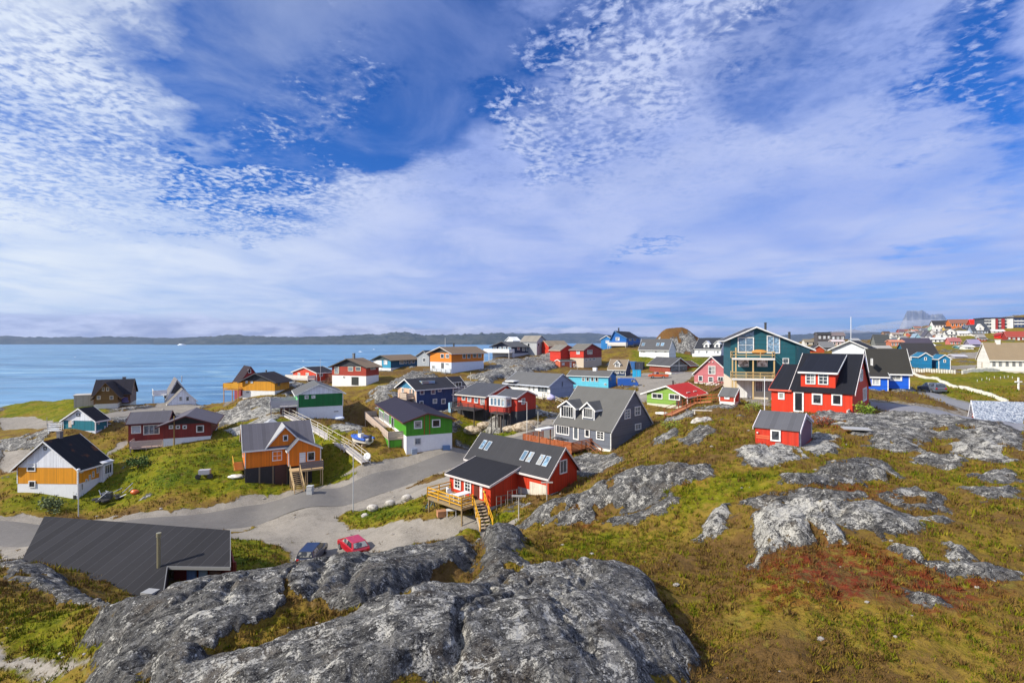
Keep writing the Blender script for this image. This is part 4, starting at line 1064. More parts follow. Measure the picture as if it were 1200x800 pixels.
# ================================================================== the houses
def cz(f, py): return H - (py - 400) / F * f.o.y - f.o.z
def gpt(px, py):
    (x, y), = hit(px, py); return Vector((x, y, gz(x, y)))
BLK = (.022, .022, .026); DGR = (.055, .057, .065); MGR = (.115, .115, .115); BRN = (.20, .145, .095); NAVYR = (.040, .036, .060)
RED = (.50, .035, .008); DRED = (.26, .022, .012); ORANGE = (.72, .185, .006); OCHRE = (.66, .27, .010)
def gable_x(rt, f, epy, apx, apy, **k):     # gable on the left-hand wall, ridge along local x
    p = f.on('x', 0, apx, apy); ze = k.pop('ze', None); ze = cz(f, epy) if ze is None else ze
    f.zmax = {'y': ze}; body(rt, 0, f.lx, 0, f.ly, ze, p.z, 'x', peak=min(.8, max(.2, p.y / f.ly)), **k); return ze, p
def gable_y(rt, f, epy, apx, apy, **k):     # gable on the right-hand wall, ridge along local y
    p = f.on('y', 0, apx, apy); ze = cz(f, epy)
    f.zmax = {'x': ze}; body(rt, 0, f.lx, 0, f.ly, ze, p.z, 'y', peak=min(.8, max(.2, p.x / f.lx)), **k); return ze, p
def wins(rt, f, plane, lst, **k):
    for q in lst: pwin(rt, f, plane, *q, **k)
def dormer(rt, f, ze, s, pxl, pxr, pyb, pye, wall, roof, apy=None, winpx=(), nx=2, ny=3, axis='x', depth=None, g='dark', og=.25, kind='v', sroof=.25):
    """dormer on the slope rising with local x from the left-hand wall"""
    pm_ = (pxl + pxr) / 2; a, d = f.ray(pm_, pyb)
    k = (ze + s * a.x - a.z) / (d.z - s * d.x); xd = (a + d * k).x
    yA = f.on('x', xd, pxl, pye).y; yB = f.on('x', xd, pxr, pye).y; y0, y1 = sorted((yA, yB))
    zb_ = ze + s * xd - .3; zt = f.on('x', xd, pm_, pye).z
    if apy is not None:
        za = f.on('x', xd, pm_, apy).z; dep = (za - (ze + s * xd)) / s + .3
        body(rt, xd, xd + dep, y0, y1, zt, za, 'x', wall=wall, found=None, zf=zb_, zb=zb_, roof=roof, oe=.3, og=og, th=.10, kind=kind, corner=True, wallname='dormer_wall', ends=(1, 0))
    else:
        # flat shed dormer whose roof runs back up to the main slope
        if depth is None: dep = (zt - (ze + s * xd)) / (s - sroof)
        else: dep = depth - xd; sroof = (ze + s * depth + .05 - zt) / dep
        zr_ = zt + sroof * dep
        m_ = MB(); m_.prism([(xd, zb_), (xd + dep, zr_ - .02), (xd, zt)], 'y', y0, y1).build('dormer_wall', paint(wall, kind), rt)
        MB().prism([(xd - .35, zt - .35 * sroof + .16), (xd + dep + .25, zr_ + .25 * sroof + .16), (xd + dep + .25, zr_ + .25 * sroof + .03), (xd - .35, zt - .35 * sroof + .03)], 'y', y0 - .25, y1 + .25).build('roof', roofm(roof, 'y', 1.0, .4), rt)
        MB().box(xd - .40, xd - .353, y0 - .25, y1 + .25, zt - .35 * sroof - .02, zt - .35 * sroof + .17).build('fascia', white(), rt)
        MB().prism([(xd - .35, zt - .35 * sroof + .17), (xd + dep, zr_ + .17), (xd + dep, zr_ - .0), (xd - .35, zt - .35 * sroof - .0)], 'y', y0 - .30, y0 - .253).build('bargeboard', white(), rt)
    for q in winpx:
        pwin(rt, f, 'x', q[0], q[1], q[2], q[3], q[4] if len(q) > 4 else nx, q[5] if len(q) > 5 else ny, g=g, val=xd)
    return xd, y0, y1, zt

# --- white and ochre two storey house with the rusty black roof
rt, f = root('yellow', 'gable_house', 'ochre and white two storey house with rust streaked black roof at the far left')
ze, p = gable_x(rt, f, 548, 54, 517, wall=OCHRE, found=(.72, .73, .74), zf=cz(f, 567), gable=(.74, .76, .80), roof=(.020, .020, .024), rust=.85, kind='v', oe=.55, og=.45, seam=.6, per=1.0)
wins(rt, f, 'x', [(32, 542.5, 42, 552, 1, 1), (34, 563, 42, 571, 1, 1)]); wins(rt, f, 'x', [(51.5, 523, 55, 527)], fcol=(.05, .05, .05))
wins(rt, f, 'y', [(94, 546, 97, 553), (103, 538.5, 106.5, 544.5), (108, 535, 111, 541), (113, 531, 116, 537), (94.5, 566, 97, 574), (100, 561, 102, 565), (104, 556, 106, 563), (108, 552, 110, 559), (113, 547, 115, 554)], fcol=WHITE)
pdoor(rt, f, 'x', 86, 580, 89, 585.5, (.03, .03, .03))
e = f.on('y', 0, 119, 530)
bx0 = f.lx - 1.3
body(rt, bx0, f.lx + .4, -.6, -.002, ze - .25, ze - .02, 'x', wall=(.74, .75, .76), found=(.72, .73, .74), zf=.2, roof=(.6, .6, .6), oe=.1, og=.1, corner=False, peak=1.0, trim=None, wallname='bay_wall')
win(rt, 'y', -.6, -1, bx0 + .15, bx0 + 1.5, ze - 1.9, ze - .5, 3, 1)
chimney(rt, f.lx * .45, p.y + .1, p.z, p.z + .9, .5, (.16, .15, .15))

# --- orange house with cross gable and porch
rt, f = root('orange', 'gable_house', 'bright orange house with grey roof, cross gable and wooden steps above the road')
ze = cz(f, 527); zfl = cz(f, 549); ly = 8.0
zr = f.on('y', ly / 2, 300, 497).z; xe = f.on('y', 0, 366, 530).x
body(rt, 0, xe, 0, ly, ze, zr, 'x', wall=ORANGE, found=(.03, .028, .03), zf=zfl, zb=-2.5, roof=(.105, .10, .115), per=.55, seam=.9, oe=.35, og=.3)  # near-black box below the floor stands for deep shade among the stilts
xa = f.on('y', 0, 312, 527).x; xb = f.on('y', 0, 356, 527).x; ap = f.on('y', -.03, 334, 500)
body(rt, xa, xb, -.03, ly / 2, ze, ap.z, 'y', wall=ORANGE, found=None, zf=zfl, zb=zfl, roof=(.30, .30, .31), per=.6, oe=.25, og=.3, corner=False, ends=(1, 0), peak=(ap.x - xa) / (xb - xa), wallname='cross_gable')
yp = -1.7
xa = f.on('y', yp, 338, 530).x; xb = f.on('y', yp, 376, 530).x; ap = f.on('y', yp, 350, 514.5); zp = f.on('y', yp, 338, 528).z
body(rt, xa, xb, yp, -.04, zp, ap.z, 'y', wall=ORANGE, found=None, zf=zfl, zb=zfl, roof=(.12, .12, .135), per=.6, oe=.2, og=.25, peak=(ap.x - xa) / (xb - xa), wallname='porch_wall', ends=(1, 0), ze2=zp)
wins(rt, f, 'y', [(331.5, 509.5, 337.5, 516.5), ], val=-.03); wins(rt, f, 'y', [(319, 528, 330.5, 539.5, 2, 2)], g='mid')
wins(rt, f, 'y', [(360, 529, 369, 539.5)], val=yp); pdoor(rt, f, 'y', 351, 530, 358, 547.5, val=yp)
for pxx in (304, 320, 336):
    q = f.on('y', 0, pxx, 555); MB().box(q.x - .1, q.x + .1, -.02, .2, -2.5, zfl - .002).build('stilt', wood((.20, .15, .10)), rt)
q0 = f.on('y', -.05, 322, 555).x; q1 = f.on('y', -.05, 336, 555).x
MB().box(q0, q1, -.12, -.025, -2, zfl - .01).build('base_panel', wood((.07, .03, .025)), rt)
q1 = f.on('y', yp - 1.8, 379, 548).x; q0 = f.on('y', yp - 1.8, 341, 548).x; zd = f.on('y', yp - 1.8, 360, 550).z
deck(rt, q0, q1, yp - 1.8, yp - .04, zd, (.55, .38, .20), (.58, .40, .20), h_=.95, sides='E', solid=False)
m_ = MB(); xs_ = f.on('y', yp - 1.8, 351, 548).x; rail(m_, [(xs_, yp - 1.8, zd), (q1, yp - 1.8, zd)], .95, 3, solid=True); m_.build('railing', wood((.22, .17, .15)), rt)
b_ = f.to_local(gpt(351, 577)); xt = f.on('y', yp - 1.8, 345.5, 548).x
stairs(rt, (xt, yp - 1.8, zd), (b_.x, b_.y, b_.z + .15), 1.15, 11, (.50, .35, .20), rcol=(.62, .44, .22))
m_ = MB(); m_.box(-1.3, -.03, 1.2, 6.5, ze - 3.0, ze - 2.85); m_.build('side_balcony', wood((.55, .30, .05)), rt)
m_ = MB(); rail(m_, [(-1.3, 1.2, ze - 2.85), (-1.3, 6.5, ze - 2.85)], .9, 3, solid=True); m_.build('railing', wood((.62, .36, .05)), rt)
win(rt, 'x', 0, -1, 3, 4.2, ze - 1.6, ze - .5, 2, 1)
# flat ended little roof of a store behind
p0 = f.to_local(P(318, 497, 104))
rt2 = empty('store_shed', P(318, 500, 106), R(40), 'pale grey pyramid roofed shed peeping out behind the bright orange house', 'shed')
MB().box(-2, 2, -2, 2, -3, -.4).build('wall', paint((.30, .28, .26), 'v'), rt2)
MB().add([(-2.3,-2.3,-.4),(2.3,-2.3,-.4),(2.3,2.3,-.4),(-2.3,2.3,-.4),(0,0,1.35)], [(0,1,4),(1,2,4),(2,3,4),(3,0,4),(0,3,2,1)]).build('roof', roofm((.33,.34,.36), 'x'), rt2)

# --- lime and dark green house on white ground floor
rt, f = root('green', 'gable_house', 'bright green house on white ground floor with dark violet roof and timber balcony')
ze, p = gable_y(rt, f, 494, 500, 484.5, wall=(.055, .26, .010), found=(.78, .78, .78), zf=cz(f, 511), roof=NAVYR, seam=.25, trim=(.13, .045, .03), kind='v', oe=.6, og=.5, corner=False)
wins(rt, f, 'y', [(485, 492.5, 494.5, 502), (506, 491, 516, 500.5)], fw=.16); wins(rt, f, 'y', [(486, 513, 493, 520.5)], fcol=(.4, .4, .4), g='mid')
for px in (497.2, 503.4):
    q = f.on('y', 0, px, 500); MB().box(q.x - .07, q.x + .07, -.03, -.003, cz(f, 511) + .02, ze + .8).build('cover_strip', wood((.30, .10, .02)), rt)
wins(rt, f, 'x', [(444.8, 481.5, 449.6, 492, 2, 1), (450.5, 484, 456.5, 495.5, 2, 1)], g='mid'); pdoor(rt, f, 'x', 459, 488, 462, 502, glassy=True)
zd = f.on('x', 0, 462, 504).z
deck(rt, -2.3, -.03, 2.0, f.ly + 2.6, zd, (.42, .33, .27), (.48, .38, .31), sides='SWN', solid=True, h_=.95)
body(rt, -2.25, -.04, 2.2, 5.6, zd - .3, zd - .25, 'x', wall=(.055, .26, .010), found=None, zf=-3, noroof=True, wallname='under_deck_store')
MB().box(.8, 1.6, -.35, -.06, .0, .9).build('meter_cabinet', plain('grey blue', (.30, .36, .45)), rt)
MB().box(f.lx - 1.6, f.lx - .5, -.5, -.06, .1, 1.0).build('box', plain('blue crate', (.12, .22, .42)), rt)
MB().box(f.lx - 3.2, f.lx - 1.9, -.9, -.06, -.2, .25).build('step', wood((.35, .30, .25)), rt)
MB().tube((f.lx*.5, p.y if False else 4, p.z-.3), (f.lx*.5, 4, p.z+.1), .12).build('vent_pipe', plain('dark', (.05,.05,.05)), rt)

# --- red house with the yellow deck (nearest of the village)
rt, f = root('redmid', 'gable_house', 'red house with three pairs of roof windows and low wing beside a yellow deck')
ze = cz(f, 557); p = f.on('y', 0, 660.5, 525); s = (p.z - ze) / p.x
body(rt, 0, f.lx, 0, f.ly, ze, p.z, 'y', peak=p.x / f.lx, wall=RED, found=(.45, .45, .46), zf=-.1, roof=(.062, .062, .068), seam=.25, oe=.35, og=.25, trim=(.62, .58, .56), corner=False, kind='v', th=.12)
for (a, b) in ((567, 521.5), (572.8, 523), (615, 534.5), (622, 536.2), (634.5, 539.5), (641.3, 541.3)): skylight(rt, f, 'y', 0, ze, s, a, b, .6, 1.2)
wins(rt, f, 'y', [(655.5, 538.5, 664, 554.5, 2, 1)], g='mid')
q = f.on('x', 0, 621, 574).y; q2 = f.on('x', 0, 640.5, 574).y; zt = f.on('x', 0, 630, 566).z
MB().box(-.05, -.003, q2, q, -.9, zt).build('garage_door', paint((.62, .56, .46), 'v', .8), rt)
l0 = f.to_local(FR['redlow'].o); y1 = f.on('x', l0.x, 527, 560).y
zl = f.on('x', l0.x, 575, 568).z; zh = f.on('y', l0.y, 607, 547.5).z
zb_ = l0.z
body(rt, l0.x, -.002, l0.y, y1, zl, max(zh, zl + .4), 'y', peak=1.0, wall=RED, found=(.40, .40, .42), zf=zb_ + .35, zb=-6, roof=(.030, .030, .036), seam=.25, oe=.4, og=.3, trim=(.66, .60, .58), corner=False, wallname='wing_wall')
XL = l0.x; f.zmax = {'x': zl}; f.zval = XL
wins(rt, f, 'x', [(532.5, 554.5, 540.5, 571, 2, 3), (544.5, 559, 552.5, 575.5, 2, 3)], val=XL, fw=.16)
pdoor(rt, f, 'x', 562.5, 565, 565.5, 584, val=XL); 
q = f.on('x', XL, 558.5, 570).y; MB().box(XL - .04, XL - .003, q - .35, q + .35, zb_ + .4, zl - .15).build('recess_shade_panel', wood((.10, .02, .01)), rt)  # no opening is cut; dark red colour stands in for its shade
q = f.on('x', XL, 568, 577); MB().lathe((XL - .08, q.y, q.z), [(.03, 0), (.12, .05), (.12, .2), (.03, .25)], 10).build('wall_lamp', plain('lampy', (.7, .5, .1)), rt)
zd = f.on('x', XL, 545, 580).z
q0 = f.on('x', XL - 3.0, 541, 583).y; q1 = f.on('x', XL - 3.0, 501, 573).y
YEL = (.66, .34, .015)
dk = empty('timber_deck', f.to_world((XL - 3.0, q0, zd)), f.t, 'yellow railed timber deck in front of the red house with roof windows', 'deck')
Ld = q1 - q0
deck(dk, 0, 2.95, 0, Ld, 0, (.28, .20, .10), YEL, sides='WN', h_=1.0, bars=3, zb=-4)
m_ = MB(); rail(m_, [(0, 0, 0), (1.4, 0, 0)], 1.0, 3); m_.build('railing', wood(YEL), dk)
b_ = gpt(533, 607); bl = Frame(Vector(dk.location), math.degrees(f.t), 1, 1).to_local(b_)
stairs(dk, (2.15, 0, 0), (min(bl.x, 2.4) if bl.x > 0 else 1.4, -2.6, max(-2.2, bl.z)), 1.1, 8, (.48, .38, .26), rcol=YEL)
DECKF = Frame(Vector(dk.location), math.degrees(f.t), 1, 1); DLEN = Ld

# --- slate grey house with two dormers
rt, f = root('gray', 'gable_house', 'slate grey house with two white trimmed dormers and a dark gable wall')
ze = cz(f, 506); p = f.on('y', 0, 743, 458); s = (p.z - ze) / p.x
SL = (.125, .14, .175)
body(rt, 0, f.lx, 0, f.ly, ze, p.z, 'y', peak=min(.6, p.x / f.lx), wall=SL, found=(.75, .74, .68), zf=.35, roof=(.125, .122, .115), seam=.12, oe=.14, og=.15, trim=(.62, .62, .60), kind='h', th=.12); f.zmax = {'x': ze}
s = (p.z - ze) / (f.lx * min(.6, p.x / f.lx))
wins(rt, f, 'x', [(652, 494.5, 667.5, 507, 5, 1), (685.5, 502, 691.5, 512, 1, 1), (699, 504.5, 708.5, 515, 2, 3)], fw=.14); pdoor(rt, f, 'x', 672, 499.5, 678.5, 515, glassy=True, g='mid')
wins(rt, f, 'y', [(731.5, 479.5, 738.5, 490.5, 2, 3), (743.5, 476, 750.5, 486.5, 2, 2), (744, 496, 751, 503.5, 2, 1)], g='mid')
dormer(rt, f, ze, s, 656.5, 674, 491, 476.5, SL, (.10, .10, .10), apy=469.5, winpx=[(657.5, 475.5, 672.5, 489, 5, 1)])
dormer(rt, f, ze, s, 682.5, 696.5, 492.5, 478.5, SL, (.10, .10, .10), apy=471.5, winpx=[(683.8, 477.8, 694.8, 489.5, 4, 1)])
ff = f
dk = empty('timber_terrace', f.to_world((-4.2, 3.0, .35)), f.t, 'reddish brown slatted timber terrace in front of the slate grey house', 'terrace')
CED = (.40, .10, .025)
deck(dk, 0, 4.1, 0, 8.6, 0, (.30, .11, .04), CED, sides='SWN', h_=1.05, bars=6, zb=-5)
for yy in np.linspace(.1, 8.5, 9): MB().box(-.02, .04, yy - .05, yy + .05, -2.6, -.23).build('skirt_board', wood(CED), dk)
m_ = MB()
for k in range(9): m_.box(-.05, -.034, 0, 8.6, -.42 - .24 * k, -.26 - .24 * k)
m_.build('skirt', wood(CED), dk)
stairs(dk, (3.3, -.05, 0), (3.9, -3.2, -1.9), 1.1, 8, (.42, .20, .10), rcol=(.24, .09, .04))
# terrace furniture
for k, (a, b) in enumerate(((2.2, 3.2), (2.6, 4.6))):
    t_ = empty('garden_table', dk.matrix_basis @ Vector((a, b, 0)), f.t, ('dark garden table nearest the steps on the brown terrace', 'dark garden table farther from the steps on the brown terrace')[k], 'table', 'dark garden tables on the terrace')
    MB().box(-.5, .5, -.5, .5, .68, .74).build('tabletop', plain('dk', (.03, .03, .035)), t_)
    for sx in (-.42, .42):
        for sy in (-.42, .42): MB().box(sx-.03, sx+.03, sy-.03, sy+.03, 0, .678).build('leg', plain('dk', (.03, .03, .035)), t_)
pp = f.to_world((-4.6, 7.2, .3))
ps = empty('porch_canopy', pp, f.t, 'small white flat canopy on posts at the corner of the brown terrace', 'canopy')
MB().box(-1.3, 1.3, -.5, .5, 2.3, 2.5).build('roof', white(), ps)
for sx in (-1.1, 1.1): MB().box(sx-.06, sx+.06, -.06, .06, -2.0, 2.298).build('post', wood((.30, .12, .05)), ps)

# --- navy house with the pale gable
rt, f = root('navy', 'gable_house', 'navy blue house with salmon gable end and stacked white balconies behind a bush')
ze, p = gable_x(rt, f, 456, 477, 444.5, wall=(.022, .050, .15), found=(.03, .05, .10), zf=.02, roof=(.048, .048, .058), seam=.3, oe=.5, og=.6, kind='v')
SAL = (.66, .43, .30)
yl = f.ly
MB().box(-.05, -.003, .05, yl - .05, cz(f, 470), ze - .03).build('gable_cladding', paint(SAL, 'v'), rt)
MB().prism([(.05, ze - .025), (yl - .05, ze - .025), (p.y, p.z - .25)], 'x', -.05, -.003).build('gable_top', paint((.05, .20, .33), 'v'), rt)
wins(rt, f, 'x', [(471, 454, 473.5, 460), (480, 455, 482, 463), (483.5, 455, 486, 463)], val=-.05); wins(rt, f, 'x', [(480.5, 469.5, 486.8, 476, 2, 1), (474, 468, 477, 472)])
wins(rt, f, 'y', [(492, 455.5, 497, 462), (505, 454.5, 510, 461.5), (513, 453, 517, 458), (491.5, 469.5, 496, 476.5), (507, 467, 512, 472.5), (517, 467, 522, 473)], g='mid')
deck(rt, -1.7, -.06, .8, 3.4, f.on('x', 0, 480, 465.5).z, (.45, .36, .28), h_=.9, sides='SWN', solid=True, zb=-2)
x2 = f.lx + 4.5
body(rt, f.lx + .003, x2, 1.8, f.ly - .3, ze - .25, p.z - .1, 'x', wall=(.16, .18, .22), found=None, zf=-2, roof=(.048, .048, .058), seam=.3, oe=1.9, og=.3, corner=False, wallname='annex_wall')
for z_ in (cz(f, 462), cz(f, 474)):
    MB().box(f.lx + .1, x2, .1, 1.78, z_ - .12, z_).build('balcony', paint(WHITE, 'p'), rt)
    m_ = MB(); rail(m_, [(f.lx + .1, .12, z_), (x2, .12, z_)], .95, 3); m_.build('railing', paint(WHITE, 'p'), rt)
for xx in (f.lx + .1, x2 - .05): MB().box(xx - .07, xx + .07, .03, .17, -2, ze - .35).build('post', paint(WHITE, 'p'), rt)
win(rt, 'y', 1.8, -1, f.lx + 1, x2 - 1, cz(f, 462) + .3, cz(f, 462) + 1.7, 3, 1); win(rt, 'y', 1.8, -1, f.lx + 1, x2 - 1, .4, 1.9, 3, 1)
a = f.on('x', 2.0, 500, 446); MB().box(f.lx * .25, f.lx * .6, p.y - 2.1, p.y - .8, p.z - 1.15, p.z - .35).build('roof_light', glass('sky'), rt)

# --- red pair on stilts
rt, f = root('redA', 'gable_house', 'larger red house on stilts with dark grey roof and black decks, left of its twin')
zfl = cz(f, 480)
ze, p = gable_y(rt, f, 464.5, 593, 451, wall=(.46, .045, .012), found=(.035, .035, .04), zf=zfl, roof=(.075, .078, .09), seam=.15, oe=.45, og=.25, trim=(.66, .62, .56), corner=False)
wins(rt, f, 'x', [(541.5, 462, 545.5, 468.5), (548, 463.5, 552.5, 470.5), (556, 465, 560.5, 472), (563, 466, 568, 474, 2, 1)], g='mid')
zq = f.on('x', -2.4, 555, 480).z
deck(rt, -2.6, -.04, .5, 6.5, zq, (.05, .045, .045), (.04, .04, .045), sides='SWN', h_=1., bars=4)
MB().box(-.5, -.05, 8.5, 9.3, zfl - 1.2, zfl + .6).build('heat_pump', plain('cyan', (.25, .42, .55)), rt)
rt, f = root('redB', 'gable_house', 'smaller dark red house on stilts with white glazed sunroom, beside a street lamp')
zfl = cz(f, 482)
ze, p = gable_y(rt, f, 466, 617, 458, wall=(.40, .028, .014), found=(.035, .04, .05), zf=zfl, roof=(.085, .088, .10), seam=.15, oe=.3, og=.2, trim=(.62, .56, .56), corner=False)
wins(rt, f, 'y', [(611, 466.5, 615, 473.5, 2, 1)], g='mid')
l1 = f.ly * .72
body(rt, -1.6, -.01, f.ly - l1, f.ly + .5, zfl + 2.3, ze - .05, 'y', peak=1., wall=(.70, .72, .74), found=(.42, .03, .02), zf=zfl + .75, zb=zfl - .3, roof=(.45, .47, .5), oe=.15, og=.1, corner=False, wallname='sunroom', trim=WHITE)
for k in range(4):
    y0 = f.ly - l1 + .15 + k * (l1 + .1) / 4; win(rt, 'x', -1.6, -1, y0, y0 + (l1) / 4 - .05, zfl + .8, zfl + 2.2, 1, 1, 'sky')
win(rt, 'y', f.ly - l1, -1, -1.5, -.2, zfl + .8, zfl + 2.1, 1, 1, 'sky')
deck(rt, -2.9, -1.63, f.ly - l1 - .8, f.ly - 1, zfl - .1, (.05, .04, .04), (.22, .05, .03), sides='SW', h_=.95, bars=3)
for k, (xx, yy) in enumerate(((-.9, .8), (-2.4, 1.5), (-1.2, 3))): MB().box(xx-.12, xx+.12, yy-.12, yy+.12, -2.5, zfl - .32).build('stilt', wood((.10, .08, .07)), rt)

# --- teal house at the left
rt, f = root('teal', 'gable_house', 'teal house with white gable and black roof behind the ochre two storey house')
ze, p = gable_x(rt, f, 493, 93.5, 479, wall=(.010, .155, .20), found=(.66, .70, .74), zf=cz(f, 504.5), gable=(.72, .75, .80), roof=(.020, .018, .026), seam=.2, oe=.3, og=.3)
wins(rt, f, 'x', [(90, 484, 94, 487.5)], fcol=(.05, .05, .05)); pdoor(rt, f, 'x', 80.5, 492, 84, 500.5, (.6, .5, .4)); wins(rt, f, 'x', [(84.2, 492, 86.4, 497)], g='curtain')
wins(rt, f, 'y', [(114.5, 491, 116, 496), (114, 505, 116, 509), (117, 503, 118.5, 507), (122, 499, 123.5, 503)], g='dark')
zq = cz(f, 504)
deck(rt, -.2, 2.2, f.ly + .05, f.ly + 2.6, zq, (.60, .62, .64), (.66, .68, .70), sides='WN', h_=1.0, bars=3)
body(rt, f.lx + .01, f.lx + 2.6, 1, 4.2, 1.5, 2.3, 'x', wall=(.25, .33, .38), found=None, zf=-2, roof=(.05, .05, .06), corner=False, wallname='lean_to', peak=.99)

# --- green and white house above the walkway
rt, f = root('greenwhite', 'gable_house', 'dark green house on white basement with pale gable, at the top of the long walkway')
ze, p = gable_y(rt, f, 462.5, 374, 450.5, wall=(.004, .135, .030), found=(.72, .74, .76), zf=cz(f, 477.5), gable=(.74, .76, .82), roof=(.125, .125, .125), seam=.12, oe=.5, og=.3)
MB().box(-.06, -.003, .0, f.ly, cz(f, 480), ze - .1).build('sunlit_side_sheet', paint((.16, .60, .22), 'v'), rt)  # sunlit green painted on this side; the front wall keeps the shaded green
wins(rt, f, 'y', [(357, 463, 361.5, 467.2), (365, 463, 369.5, 466.6)], g='curtain'); wins(rt, f, 'y', [(391, 481, 397, 482.5)], g='dark')
wins(rt, f, 'x', [(340, 459, 341.5, 466), (343, 461, 345, 468)], val=-.06, g='mid')
zq = cz(f, 475)
deck(rt, -4.6, -.08, -.5, 4.6, zq, (.42, .38, .38), (.46, .43, .44), sides='SWN', solid=True, h_=1.0)
body(rt, -2.9, -.08, .8, 4.2, zq - .25, zq - .2, 'x', wall=(.12, .05, .035), found=None, zf=-2.5, noroof=True, wallname='under_deck_store')
GWF, GWZ = f, zq

# --- red house with black gable in front of the left bay
rt, f = root('redwhite', 'gable_house', 'dark red house with wide black gable on a white base, white house behind it')
ze, p = gable_y(rt, f, 498, 218, 487.5, wall=(.20, .022, .016), found=(.74, .75, .76), zf=cz(f, 514), gable=(.022, .020, .024), roof=(.115, .105, .125), seam=.4, per=.8, oe=.9, og=.7, trim=(.10, .03, .03), corner=False)
wins(rt, f, 'y', [(198, 498, 203, 502.3), (206, 498, 211, 502.3), (214, 498, 219, 502.3), (230, 498, 239, 506.3)], fw=.15)
body(rt, -5.2, -.01, 3.0, 8.6, ze + .1, ze + 1.5, 'x', wall=(.20, .022, .016), found=(.6, .6, .6), zf=-.3, roof=(.105, .10, .115), oe=.3, og=.3, trim=(.10, .03, .03), corner=False, wallname='wing_wall')
win(rt, 'y', 3.0, -1, -4.8, -3.5, ze - 1.5, ze - .25, 1, 1, 'curtain', (.75, .70, .6)); win(rt, 'y', 3.0, -1, -3.2, -1.0, ze - 1.8, ze - .25, 3, 1, 'mid', (.75, .70, .6))
deck(rt, -4.4, -.1, .2, 2.95, .2, (.52, .38, .32), (.60, .44, .38), sides='SW', solid=True, h_=.95)

# --- brown wooden house on the shore
rt, f = root('brown', 'gable_house', 'ochre brown timber house with crossing black roofs standing alone by the shore')
ze, p = gable_y(rt, f, 464, 124, 449, wall=(.185, .100, .022), found=(.66, .64, .58), zf=cz(f, 473.5), roof=(.050, .035, .032), seam=.2, oe=.6, og=.5, trim=(.17, .09, .03), corner=False, kind='h')
wins(rt, f, 'y', [(113.5, 463.5, 118, 468), (128.5, 463.5, 133, 468), (119.5, 453.5, 122.5, 458), (124.5, 453.5, 128, 458)], g='mid', fcol=(.66, .58, .45))
xr = f.on('y', 4.5, 153, 460).x; xl = f.on('y', 4.5, 110, 455).x; zr = f.on('y', 8, 130, 445).z
body(rt, xl, xr, 4.2, 12, ze - .0, zr, 'x', wall=(.17, .07, .022), found=(.6, .58, .5), zf=.5, roof=(.030, .027, .038), oe=.4, og=.3, trim=(.10, .06, .03), corner=False, wallname='rear_wall', kind='h')
body(rt, xl - 3.6, xl - .01, 5, 9, ze - .2, ze - .1, 'x', wall=(.40, .36, .30), found=None, zf=-2, roof=(.45, .43, .40), oe=.1, og=.1, corner=False, wallname='annex_wall', peak=.5, trim=WHITE)
MB().box(f.lx + .4, xr - .2, 2.2, 4.15, .9, 1.05).build('balcony', wood((.18, .16, .3)), rt)
m_ = MB(); rail(m_, [(f.lx + .4, 2.2, 1.05), (xr - .2, 2.2, 1.05)], .9, 3, solid=True); m_.build('railing', plain('violet', (.09, .07, .20)), rt)
chimney(rt, (xl + xr) / 2 + 1.5, 8.6, zr - .3, zr + .5, .6, (.2, .18, .16))

# --- white steep gabled house by the shore
rt, f = root('whitegable', 'gable_house', 'white steep gabled house beside the water behind the dark red house')
ze = cz(f, 466); p = f.on('y', 0, 214, 456)
body(rt, .2, f.lx, 0, 4.2, cz(f, 473), p.z, 'y', peak=(p.x - .2) / (f.lx - .2), ze2=cz(f, 471), wall=(.76, .78, .82), found=(.7, .7, .7), zf=.2, roof=(.17, .155, .14), seam=.1, oe=.3, og=.15)
wins(rt, f, 'y', [(210, 464.5, 213.5, 469.5), (218, 464.5, 221.5, 469.5)], fw=.05)
p2 = f.on('y', 4.3, 207.5, 444.5); xa = f.on('y', 4.3, 196, 465).x; xb = f.on('y', 4.3, 222, 465).x
body(rt, xa, xb, 4.25, 13, f.on('y', 4.3, 207, 464).z, p2.z, 'y', peak=(p2.x - xa) / (xb - xa), wall=(.76, .78, .82), found=None, zf=-1, roof=(.16, .15, .15), seam=.1, oe=.3, og=.3, wallname='rear_wall', trim=WHITE)
MB().prism([(xa + .6, p.z - 1.2), (xb - .5, p.z - 1.2), (p2.x, p2.z - .5)], 'y', 4.20, 4.24).build('gable_panel', paint((.05, .05, .055), 'v'), rt)
deck(rt, xa - 2.6, xa - .05, 5, 11, 2.2, (.7, .7, .7), (.74, .74, .76), sides='SW', solid=True, zb=-2)
chimney(rt, (xa + xb) / 2 + 1, 9, p2.z - 1, p2.z + .4, .2, (.5, .5, .5), True)

# --- ochre house at the water's edge + red gable behind it
rt, f = root('ochre', 'gable_house', 'ochre house with broad black roof on a white base at the edge of the water')
ze, p = gable_x(rt, f, 447, 301, 437.5, wall=(.62, .27, .012), found=(.75, .75, .72), zf=cz(f, 458), gable=(.03, .032, .04), roof=(.045, .038, .042), seam=.2, oe=.7, og=.6, trim=(.06, .06, .07), corner=False)
wins(rt, f, 'x', [(288, 446, 290.5, 448.8), (294, 446.5, 296.5, 448.8)], g='curtain'); wins(rt, f, 'x', [(288, 458.5, 293, 460.5)], g='dark')
wins(rt, f, 'y', [(325, 447, 328, 452)], g='mid', fcol=(.3, .2, .1))
deck(rt, -1.2, 1.5, f.ly + .03, f.ly + 3.6, cz(f, 456), (.50, .24, .03), (.62, .30, .02), sides='WNE', solid=True, h_=1.1)
chimney(rt, f.lx * .5, f.ly * .5, p.z - .1, p.z + .5, .3, (.1, .1, .1), True)
rt, f = root('seared', 'gable_house', 'dark red steep gable showing behind the ochre house at the water')
